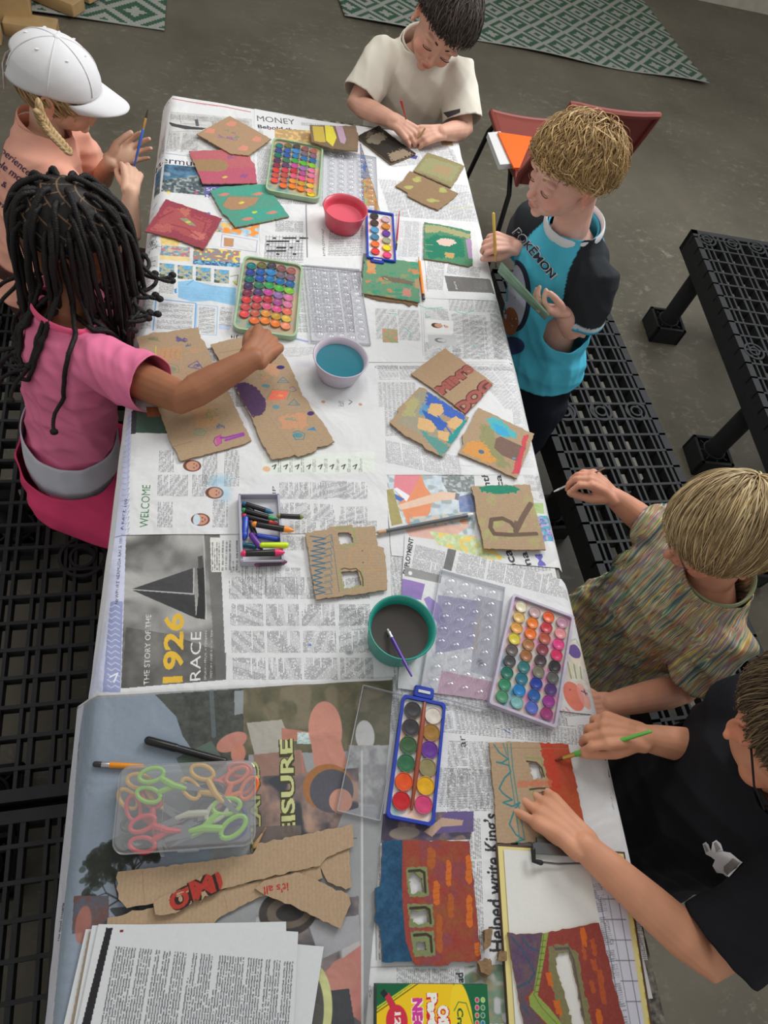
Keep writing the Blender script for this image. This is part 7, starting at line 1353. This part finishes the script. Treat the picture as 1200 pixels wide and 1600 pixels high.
# ------------------------------------------------------------------ girl with braids
def B_girl():
    t = person('girl in pink with many long black braids reaching over to the paint tray')
    Cc = dep(112, 372, 1.20); F = headframe((.80, .12, -.58), (.55, .05, .83)); s = .95; nb = V3(-.290, .985, .775); pel = V3(-.325, .90, .43)
    Rs, Ls = V3(-.235, .905, .745), V3(-.315, 1.085, .725); Re, Rw = at(285, 622, .80), at(396, 560, .835); Le, Lw = V3(-.27, 1.15, .60), V3(-.20, 1.12, .52); lat = Rs-Ls
    b = MB(); head(b, Cc, F, s); b.tube([nb+V3(0, 0, -.03), (nb+Cc)/2, Cc+V3(0, -.03, -.03)@F], [.038, .036, .040], seg=18); torso(b, nb, pel, lat, -.002, .95); arm(b, Rs, Re, Rw, 1.06); arm(b, Ls, Le, Lw)
    hand(b, Rw, at(428, 520, .820)-Rw, (.1, -.45, .85), True, 1.14, (.95, 1.2, .7), thumb=(.9, .45, -.2), tb2=(.95, .1, -.35)); hand(b, Lw, (.6, -.1, -.4), (0, .3, 1), False, .95, (.3, .4, .3))
    tip = at(412, 498, .775)
    kn = [V3(-.09, .76, .36), V3(-.09, .92, .36)]
    for k, q in zip((-1, 1), kn): leg(b, pel+V3(.0, k*.06, -.02), q, V3(-.02, q[1], .06), (1, 0, 0), 1.05)
    finish_body(b, t, Cc, F, s, (158, 104, 74)); lash_and_brow(t, Cc, F, s, (36, 26, 22))
    mb, pl = shirt_mb(nb, pel, lat, (Rs, Ls), (Re, Le), .66, .010, .050, -.04, .95, 1.0); pl[1] = (pel+V3(.02, 0, -.02), V3(-.55, -.1, -1), .3); sh = garment('t_shirt', mb, t, pl, (232, 124, 162), amp=.0045, k=17, seed=9, dirs=[(1, .2, .5), (.2, .8, .7), (.6, -.3, 1)]); collar(nb, nb-pel, lat, (240, 96, 140), sh, .058, .052)
    m = MB(); torso(m, pel+V3(.01, .02, .12), pel+V3(0, 0, -.04), lat, .008, 1.0, 0, ((0, .102, .082), (.5, .106, .084), (1, .10, .08))); garment('undershirt', m, t, [(pel+V3(0, 0, .11), (0, 0, 1), .2), (pel+V3(0, 0, -.008), (-.35, 0, -1), .2)], (200, 202, 212), vox=.006, amp=.002, seed=3)
    m = MB(); torso(m, pel+V3(0, 0, .05), pel+V3(0, 0, -.07), lat, .010, 1.02, 0, ((0, .10, .085), (.5, .108, .09), (1, .104, .086)))
    for k, q in zip((-1, 1), kn): h0 = pel+V3(.0, k*.06, -.02); m.tube([h0, h0+(q-h0)*.75], [.082, .072], seg=18)
    garment('shorts', m, t, [(pel+V3(0, 0, .045), (0, 0, 1), .2)]+[(pel+V3(0, k*.06, -.02)+(q-pel-V3(0, k*.06, -.02))*.70, q-pel, .1) for k, q in zip((-1, 1), kn)], (222, 70, 116), vox=.006, amp=.004, seed=6)
    # scalp with parted squares
    def colf(u):
        c = np.tile(np.array([22., 18., 18.]), (len(u), 1)); az = np.arctan2(u[:, 0], u[:, 1]+.15); el = np.arcsin(np.clip(u[:, 2], -1, 1)); row = np.floor(el/.30); p1 = np.abs((el/.30) % 1-.5) > .455; nn = np.maximum(4, np.round(19*np.cos((row+.5)*.30))); p2 = np.abs(((az/(2*PI)*nn+.5*(row % 2)+.12*np.sin(el*9)) % 1)-.5) > .476
        c[p1 | p2] = (128, 100, 74); return c
    hl = hairline(.30, -.2, -.62, False); scalp(Cc, F, s, hl, None, parent=t, colf=colf, name='parted_hair', noise=.001)
    bmx = mat('black_braid', (24, 20, 20), .6, bump=1.0, bscale=420, spec=.4); r = np.random.RandomState(12); A = np.array((.080, .095, .088))*s; c0 = np.array((0, -.012, .020))*s; n = 0
    cen = Cc; Z = V3(0, 0, 1)
    roots = []
    for row in range(-1, 5):
        nn = int(max(4, round(19*math.cos((row+.5)*.30))))
        for k in range(nn):
            el = (row+.5)*.30; az = (k+.5-.5*(row % 2))*2*PI/nn; u = np.array([math.sin(az)*math.cos(el), math.cos(az)*math.cos(el)-.15*0, math.sin(el)])
            if hl(u[None])[0]: roots.append(u)
    for extra in range(4): a_ = r.rand()*2*PI; roots.append(unit(np.array([math.sin(a_)*.9, -abs(math.cos(a_))*.9, .2+r.rand()*.3])))
    bsh = bvh_of(sh)
    for u in roots:
        p = cen+(u*A+c0)@F; out = u@F; hz_ = V3(out[0], out[1]-.25, 0); gt_ = V3(0, 0, -1)+unit(hz_)*.6; gt_ = gt_-out*(gt_@out); v = unit(unit(gt_)+out*.28+r.randn(3)*.10); L = [p-out*.003]; Ln = .27+.06*r.rand(); st = .011; q = p.copy(); curlA = r.rand()*6.28; late = .62+.2*r.rand(); endp = int(Ln/st)
        for i in range(endp):
            f = i/endp; v = unit(v*(1-.22)+V3(0, 0, -1)*.22*1.25+(r.randn(3)*.05))
            if f > late: v = unit(v+V3(math.cos(curlA+f*9), math.sin(curlA+f*9), .25)*.42)
            q = q+v*st
            rel = (q-cen)@F.T-c0; rr = np.linalg.norm(rel/A)
            if rr < 1.06: q = cen+((rel/rr*1.06)+c0)@F
            # rest on shoulders, back and chest
            if q[0] > -.185 and q[2] < .79: q[2] = max(q[2], .79)
            hb = bsh.find_nearest(Vector(q), .06)
            if hb[0] is not None:
                hn = hb[1] if hb[1].dot(hb[0]-Vector(tuple(pel+(nb-pel)*.6))) > 0 else -hb[1]; dd_ = (Vector(q)-hb[0]).dot(hn)
                if dd_ < .006: q = np.array(hb[0]+hn*.0065); v = unit(v-np.array(hn)*(v@np.array(hn)))
            L.append(q.copy())
        L = np.array(L); m = MB(); k2 = len(L)*2-1; tt = np.linspace(0, len(L)-1, k2*3); Q = np.array([[np.interp(x, np.arange(len(L)), L[:, k]) for k in range(3)] for x in tt]); rad = .0037*(1-.30*np.linspace(0, 1, len(Q)))*(1+.5*np.abs(np.sin(np.arange(len(Q))*1.57+.3)))
        m.tube(Q, list(rad), seg=7); m.ell(L[-1], (.0075, .0065, .006), None, 10); m.build('braid', bmx, t, sharp=False)
    return t
B_girl()
# ------------------------------------------------------------------ boy in blue
def P_boy():
    t = person('boy with curly blond hair in a bright blue T-shirt with black sleeves')
    Cc = dep(890, 268, 1.37); F = headframe((-.93, -.30, -.20), (-.14, -.05, .98)); s = .90; nb = V3(.700, 1.262, .882); pel = V3(.775, 1.225, .43)
    Rs, Ls = V3(.640, 1.335, .832), V3(.752, 1.165, .835); Le, Lw = at(898, 520, .70), at(880, 490, .765); Re, Rw = V3(.665, 1.375, .735), at(806, 386, .79); lat = Rs-Ls
    b = MB(); head(b, Cc, F, s); b.tube([nb+V3(.0, 0, -.03), (nb+Cc)/2+V3(.012, 0, 0), Cc+V3(0, -.032, -.03)@F], [.040, .037, .042], seg=18); torso(b, nb, pel, lat, -.004, .95); arm(b, Rs, Re, Rw); arm(b, Ls, Le, Lw)
    hand(b, Rw, at(768, 378, .80)-Rw, (-.1, -.35, .93), True, .95, (.8, 1.1, .6), thumb=(.8, .5, -.35), tb2=(.85, .0, -.5)); hand(b, Lw, at(838, 478, .785)-Lw, (.3, -.55, -.75), False, .95, (.5, .7, .4), thumb=(.8, .5, -.4), tb2=(.9, .1, -.4))
    for k in (-1, 1): h0 = pel+unit(lat)*k*.055; leg(b, h0+V3(0, 0, -.02), h0+V3(-.01, 0, -.22), V3(h0[0]-.005, h0[1], .05), (-1, -.3, 0))
    finish_body(b, t, Cc, F, s, (228, 178, 160)); lash_and_brow(t, Cc, F, s, (176, 146, 110))
    f = unit(np.cross(nb-pel, lat)); l_ = unit(lat); f = f if f@V3(-1, 0, 0) > 0 else -f
    def col(co, no):
        d = co-nb; x = np.abs(d@l_); dn = -(d@unit(nb-pel)); c = np.tile(np.array([84., 194., 224.]), (len(co), 1)); da = np.full(len(co), 9.)
        for S_, E2 in ((Rs, Re), (Ls, Le)):
            dd = unit(E2-S_); q = np.clip((co-S_)@dd, 0, np.linalg.norm(E2-S_)*.82); da = np.minimum(da, np.linalg.norm(co-S_-np.outer(q, dd), axis=1))
        slv = (da < .058) & (x > .088)
        c[((x > .052+.30*np.clip(dn, 0, .3)) & (dn < .13)) | slv] = (42, 46, 50)
        for S_, E2 in ((Rs, Re), (Ls, Le)):
            dd = unit(E2-S_); q = (co-S_)@dd; Lc = np.linalg.norm(E2-S_)*.80; m_ = (q > Lc-.017) & slv & (np.linalg.norm(co-(S_+dd*Lc), axis=1) < .085); c[m_] = (196, 206, 214); m_ = (q > Lc-.008) & slv & (np.linalg.norm(co-(S_+dd*Lc), axis=1) < .08); c[m_] = (62, 170, 206)
        return c
    mb, pl = shirt_mb(nb, pel, lat, (Rs, Ls), (Re, Le), .80, .014, .050, .16, 1.0, 1.1); sh = garment('t_shirt', mb, t, pl, col, amp=.0034, k=15, seed=12, vox=.0038); collar(nb, nb-pel, lat, (226, 230, 236), sh, .060, .054, .0085); collar(nb-unit(nb-pel)*.008, nb-pel, lat, (60, 176, 210), sh, .052, .046, .005, 'inner_collar', .006)
    print_text(sh, 'POK\u0112MON', (801, 363), (862, 437), 13, (214, 220, 226), name='lettering_edge', off=.05, lift=.0012); print_text(sh, 'POK\u0112MON', (802, 364), (861, 435), 12, (34, 36, 56), off=.02, lift=.0018)
    cc_ = (800, 462); ring = lambda cx, cy, rx, ry, n=40: [(cx+rx*math.cos(a), cy+ry*math.sin(a)) for a in np.linspace(0, 2*PI, n, endpoint=False)]
    print_poly(sh, ring(806, 462, 24, 56), (34, 42, 66), lift=.0012); print_poly(sh, ring(804, 462, 19, 50), (196, 204, 222), lift=.0018); print_poly(sh, ring(799, 502, 12, 22), (156, 96, 60), lift=.0024); print_poly(sh, ring(800, 540, 20, 14), (44, 62, 110), lift=.0024)
    m = MB(); torso(m, pel+V3(0, 0, .10), pel+V3(0, 0, -.08), lat, .008, 1.0, 0, ((0, .09, .07), (.5, .095, .075), (1, .088, .068)))
    for k in (-1, 1): h0 = pel+unit(lat)*k*.055; m.tube([h0+V3(0, 0, -.03), h0+V3(-.01, 0, -.27)], [.070, .066], seg=16)
    garment('shorts', m, t, [(pel+V3(0, 0, .09), (0, 0, 1), .2)]+[(pel+unit(lat)*k*.055+V3(-.01, 0, -.25), (0, 0, -1), .1) for k in (-1, 1)], (28, 32, 44), vox=.007, amp=.003)
    hl = hairline(.40, .0, -.55); st = hairline(.20, -.04, -.60); scalp(Cc, F, s, hl, (120, 94, 62), parent=t)
    locks(Cc, F, s, 1600, (.1, -.5, .9), (0, .2, -.4), 9, .075, .003, [(128, 102, 66), (146, 118, 78), (112, 88, 58)], lambda u: hl(u) & (u[:, 2] < .45), (.01, .06), curl=.002, jitter=.25, seed=31, parent=t, stop=st)
    locks(Cc, F, s, 3200, (.2, -.45, .9), (-.1, .45, -.05), 15, .066, .0036, [(196, 164, 110), (178, 146, 96), (214, 184, 132), (156, 124, 78), (140, 110, 70)], lambda u: hl(u) & (u[:, 2] > .18), (.07, .25), curl=.011, curlf=1.1, jitter=.45, seed=32, parent=t, rough=.4, stop=st)
    locks(Cc, F, s, 30, (.0, -.3, 1), (0, .8, -.6), 12, .06, .0018, [(150, 118, 76)], lambda u: (u[:, 1] > .75) & (u[:, 2] > .40) & (u[:, 2] < .55), (.02, .06), curl=.006, curlf=1, jitter=.5, seed=36, parent=t, name='loose_fringe')
P_boy()
stick('paint_brush', 'yellow handled brush held by the boy in blue', at(775, 418, .775), at(771, 334, .865), [(.12, .0020, (40, 60, 50), 'bristles'), (.24, .0026, (190, 160, 100), 'ferrule'), (.4, .0042, (214, 170, 84), 'handle'), (.7, .003, (206, 160, 80), 'handle'), (.98, .0032, (226, 190, 80), 'handle'), (1, .003, (226, 190, 80), 'handle')], 'brush')
q = [at(783, 410, .865), at(858, 492, .80), at(852, 500, .735), at(778, 424, .79)]; cc = sum(q)/4; qa = [unit(v-cc)*np.linalg.norm(v-cc) for v in q]; nrm = unit(np.cross(q[1]-q[0], q[3]-q[0])); m = MB()
V = [v+nrm*.0016 for v in q]+[v-nrm*.0016 for v in q]; m.add(V, [(0, 1, 2, 3), (7, 6, 5, 4), (0, 4, 5, 1), (1, 5, 6, 2), (2, 6, 7, 3), (3, 7, 4, 0)]); tag(m.build('painted_cardboard', mat('pale_green_paint', (132, 166, 142), .7, noise=.25, nscale=40), smooth=False), 'pale green painted card held edge on by the boy in blue', 'painted cardboard')
# ------------------------------------------------------------------ boy in the multicoloured shirt
def streaked(o, nb, pel, l_):
    """space dyed knit: long thin streaks of many colours running down the cloth"""
    me = o.data; co = get_co(me); a = unit(nb-pel); f = np.cross(a, l_); d = co-nb; u, v, w = d@l_, d@a, d@f
    at_ = me.attributes.new('flow', 'FLOAT_VECTOR', 'POINT'); at_.data.foreach_set('vector', np.stack([u*.80+w*.60, v, u*.6-w*.8], 1).ravel())
    m = bpy.data.materials.new('space_dyed_knit'); m.use_nodes = True; nt = m.node_tree; b = nt.nodes['Principled BSDF']; L = nt.links; A = nt.nodes.new('ShaderNodeAttribute'); A.attribute_name = 'flow'
    def nz(sc, det, seed, dist=.4):
        mp = nt.nodes.new('ShaderNodeMapping'); mp.inputs['Rotation'].default_value = (0, 0, 0); mp.inputs['Scale'].default_value = sc; mp.inputs['Location'].default_value = (seed, seed*2, seed*3); n = nt.nodes.new('ShaderNodeTexNoise'); n.inputs['Scale'].default_value = 1; n.inputs['Detail'].default_value = det; n.inputs['Distortion'].default_value = dist
        L.new(A.outputs['Vector'], mp.inputs[0]); L.new(mp.outputs[0], n.inputs['Vector']); return n
    n1 = nz((210, 8, 9), .6, 1, .6); r = nt.nodes.new('ShaderNodeValToRGB'); L.new(n1.outputs[0], r.inputs[0]); P = [(90, 110, 120), (120, 160, 130), (206, 204, 150), (110, 104, 120), (206, 130, 96), (150, 176, 110), (216, 206, 170), (150, 104, 140), (120, 150, 150), (196, 110, 96), (206, 196, 110)]
    e = r.color_ramp.elements; e[0].position = .30; e[0].color = (*s2l(P[0]), 1); e[1].position = .70; e[1].color = (*s2l(P[-1]), 1)
    for i in range(1, len(P)-1): q = e.new(.30+.40*i/(len(P)-1)); q.color = (*s2l(P[i]), 1)
    n2 = nz((520, 16, 18), 0, 9); r2 = nt.nodes.new('ShaderNodeMapRange'); r2.inputs['From Min'].default_value = .3; r2.inputs['From Max'].default_value = .7; r2.inputs['To Min'].default_value = .72; r2.inputs['To Max'].default_value = 1.15; L.new(n2.outputs[0], r2.inputs[0])
    s_ = nt.nodes.new('ShaderNodeVectorMath'); s_.operation = 'SCALE'; L.new(r.outputs[0], s_.inputs[0]); L.new(r2.outputs[0], s_.inputs['Scale']); L.new(s_.outputs[0], b.inputs['Base Color']); b.inputs['Roughness'].default_value = .85; b.inputs['Specular IOR Level'].default_value = .2
    me.materials.clear(); me.materials.append(m)
def M_boy():
    t = person('boy with straight blond hair in a multicoloured streaked T-shirt')
    Cc = dep(1130, 828, 1.09); F = headframe((-.85, -.10, -.50), (-.48, -.05, .87)); s = .95; nb = V3(.790, .470, .822); pel = V3(.815, .50, .40)
    Rs, Ls = V3(.770, .565, .778), V3(.800, .368, .775); Re, Rw = at(1016, 822, .715), at(958, 776, .765); Le, Lw = at(1062, 1078, .63), at(950, 1102, .665); lat = Rs-Ls
    b = MB(); head(b, Cc, F, s); b.tube([nb+V3(0, 0, -.03), (nb+Cc)/2+V3(.015, 0, 0), Cc+V3(0, -.035, -.03)@F], [.041, .038, .043], seg=18); torso(b, nb, pel, lat, -.004, 1.0); arm(b, Rs, Re, Rw, 1.02); arm(b, Ls, Le, Lw, 1.08)
    hand(b, Rw, at(925, 750, .785)-Rw, (.35, .1, .92), True, 1.0, (.7, .9, .6), thumb=(.8, .45, -.45), tb2=(.85, -.05, -.5)); hand(b, Lw, (-.9, -.05, -.1), (0, 0, 1), False, 1.0, (.3, .4, .3))
    for k in (-1, 1): h0 = pel+unit(lat)*k*.058; leg(b, h0+V3(0, 0, -.02), h0+V3(-.01, 0, -.2), V3(h0[0], h0[1], .05), (-1, 0, 0), 1.05)
    finish_body(b, t, Cc, F, s, (206, 148, 122)); lash_and_brow(t, Cc, F, s, (150, 120, 84))
    l_ = unit(lat)
    mb, pl = shirt_mb(nb, pel, lat, (Rs, Ls), (Re, Le), .66, .016, .050, -.02, 1.03, 1.15)
    sh = garment('t_shirt', mb, t, pl, (180, 180, 150), amp=.0045, k=15, seed=15, vox=.0035, it=8, dirs=[(1, .3, .4), (.3, 1, .5)]); streaked(sh, nb, pel, l_); collar(nb, nb-pel, lat, (136, 146, 112), sh, .060, .053, .006)
    m = MB(); torso(m, pel+V3(0, 0, .10), pel+V3(0, 0, -.08), lat, .008, 1.0, 0, ((0, .09, .07), (.5, .095, .075), (1, .088, .068)))
    for k in (-1, 1): h0 = pel+unit(lat)*k*.058; m.tube([h0+V3(0, 0, -.03), h0+V3(-.01, 0, -.27)], [.072, .068], seg=16)
    garment('shorts', m, t, [(pel+V3(0, 0, .09), (0, 0, 1), .2)]+[(pel+unit(lat)*k*.058+V3(-.01, 0, -.25), (0, 0, -1), .1) for k in (-1, 1)], (60, 56, 54), vox=.007, amp=.003)
    hl = hairline(.34, -.02, -.55); st = hairline(.0, -.16, -.62); scalp(Cc, F, s, hl, (120, 100, 72), parent=t); cols = [(190, 166, 122), (168, 142, 100), (208, 188, 146), (140, 116, 80), (156, 134, 98)]
    locks(Cc, F, s, 3400, (.55, -.60, .65), (-.45, .35, -.15), 17, .088, .0030, cols, hl, (.06, .17), curl=.002, curlf=.6, jitter=.15, seed=41, parent=t, rough=.38, stop=st)
    locks(Cc, F, s, 900, (.5, -.7, .6), (-.2, .2, -.6), 13, .07, .0030, [(150, 128, 92), (130, 108, 76)], lambda u: hl(u) & (u[:, 2] < .3), (.04, .12), curl=.002, jitter=.2, seed=42, parent=t, stop=st)
M_boy()
stick('paint_brush', 'thin white tipped brush held by the boy in the multicoloured shirt', at(944, 732, .80), at(866, 768, .735), [(.05, .0014, (150, 110, 90), 'handle'), (.5, .0024, (140, 100, 86), 'handle'), (.62, .0022, (150, 120, 104), 'handle'), (.9, .0022, (196, 198, 200), 'ferrule'), (1, .0012, (226, 226, 226), 'bristles')], 'brush')
# ------------------------------------------------------------------ boy in black
def K_boy():
    t = person('boy in a black T-shirt with a small white emblem at the near right corner')
    Cc = dep(1246, 1150, .87); F = headframe((.10, -.88, -.42), (.05, -.38, .90)); s = .97; nb = V3(.735, .128, .895); pel = V3(.765, .14, .42)
    Rs, Ls = V3(.745, .240, .845), V3(.700, .005, .855); Re, Rw = at(1112, 1172, .735), at(1003, 1152, .785); Le, Lw = V3(.618, -.060, .775), at(912, 1322, .775); lat = Rs-Ls
    b = MB(); head(b, Cc, F, s); b.tube([nb+V3(0, 0, -.03), (nb+Cc)/2, Cc+V3(0, -.03, -.03)@F], [.042, .040, .044], seg=18); torso(b, nb, pel, lat, -.004, 1.0); arm(b, Rs, Re, Rw, 1.05); arm(b, Ls, Le, Lw, 1.10)
    hand(b, Rw, at(950, 1142, .79)-Rw, (.1, .15, .95), True, 1.05, curls=[(.55, .8, .5), (.8, 1.0, .6), (.9, 1.1, .6), (.9, 1.1, .6)], thumb=(.85, .4, -.35), tb2=(.95, .1, -.3)); hand(b, Lw, at(850, 1268, .752)-Lw, (.25, -.1, .95), False, 1.16, (.12, .18, .12), thumb=(.5, .5, -.6), tb2=(.8, .1, -.4), spread=.11)
    for k in (-1, 1): h0 = pel+unit(lat)*k*.06; leg(b, h0+V3(0, 0, -.02), h0+V3(-.01, 0, -.2), V3(h0[0], h0[1], .05), (-1, 0, 0), 1.05)
    finish_body(b, t, Cc, F, s, (212, 152, 120)); lash_and_brow(t, Cc, F, s, (90, 70, 54))
    mb, pl = shirt_mb(nb, pel, lat, (Rs, Ls), (Re, Le), .84, .018, .053, -.08, 1.05, 1.15); sh = garment('t_shirt', mb, t, pl, (27, 28, 33), amp=.004, k=13, seed=19, vox=.004); collar(nb, nb-pel, lat, (24, 25, 29), sh, .062, .055, .008)
    E0 = [(1099, 1318), (1104, 1315), (1108, 1319), (1112, 1329), (1114, 1316), (1120, 1312), (1127, 1318), (1131, 1330), (1142, 1332), (1162, 1348), (1140, 1372), (1130, 1364), (1120, 1362), (1114, 1352), (1118, 1343), (1112, 1338), (1104, 1334)]; print_poly(sh, E0, (236, 238, 242), name='emblem', lift=.0014)
    print_poly(sh, [(1116, 1317), (1120, 1315), (1127, 1326), (1120, 1330)], (150, 146, 140), name='emblem_part', lift=.0022); print_poly(sh, [(1132, 1352), (1146, 1340), (1159, 1349), (1140, 1368), (1132, 1360)], (150, 148, 144), name='emblem_part', lift=.0022); print_poly(sh, [(1101, 1319), (1104, 1318), (1108, 1328), (1105, 1331)], (160, 160, 164), name='emblem_part', lift=.0022)
    m = MB(); torso(m, pel+V3(0, 0, .10), pel+V3(0, 0, -.08), lat, .008, 1.0, 0, ((0, .09, .07), (.5, .095, .075), (1, .088, .068)))
    for k in (-1, 1): h0 = pel+unit(lat)*k*.06; m.tube([h0+V3(0, 0, -.03), h0+V3(-.01, 0, -.27)], [.074, .07], seg=16)
    garment('shorts', m, t, [(pel+V3(0, 0, .09), (0, 0, 1), .2)]+[(pel+unit(lat)*k*.06+V3(-.01, 0, -.25), (0, 0, -1), .1) for k in (-1, 1)], (30, 30, 34), vox=.007, amp=.003)
    hl = hairline(.38, .02, -.5); st = hairline(.22, -.05, -.56); scalp(Cc, F, s, hl, (74, 60, 44), parent=t)
    locks(Cc, F, s, 3000, (-.2, -.35, .9), (-.1, .3, -.35), 12, .085, .0028, [(104, 86, 62), (86, 70, 50), (122, 102, 74), (74, 60, 44)], hl, (.04, .14), curl=.002, curlf=.6, jitter=.14, seed=51, parent=t, rough=.4, stop=st)
    T = lambda x, y, z: Cc+(np.array([x, y, z])*s)@F
    g = MB()
    for k in (-1, 1): g.tube([T(k*.076, -.004, .004), T(k*.074, .05, -.002), T(k*.060, .082, -.006)], .0014, seg=6); g.tube([T(k*(.030+.022*math.cos(a)), .090-.006*abs(math.cos(a)), -.012+.017*math.sin(a)) for a in np.linspace(0, 2*PI, 25)], .0013, seg=6, cap=False)
    g.tube([T(-.010, .094, -.008), T(.010, .094, -.008)], .0013, seg=6); g.build('glasses', mat('dark_metal_frame', (30, 30, 34), .3, .8), t)
K_boy()
stick('paint_brush', 'green handled brush held by the boy in black', at(1016, 1143, .825), at(868, 1188, ZC+.004), [(.03, .0026, (110, 190, 80), 'handle'), (.5, .0034, (96, 180, 70), 'handle'), (.78, .0042, (84, 164, 64), 'handle'), (.80, .0034, (196, 160, 80), 'ferrule'), (.92, .0030, (196, 160, 80), 'ferrule'), (1, .0014, (120, 50, 34), 'bristles')], 'brush')
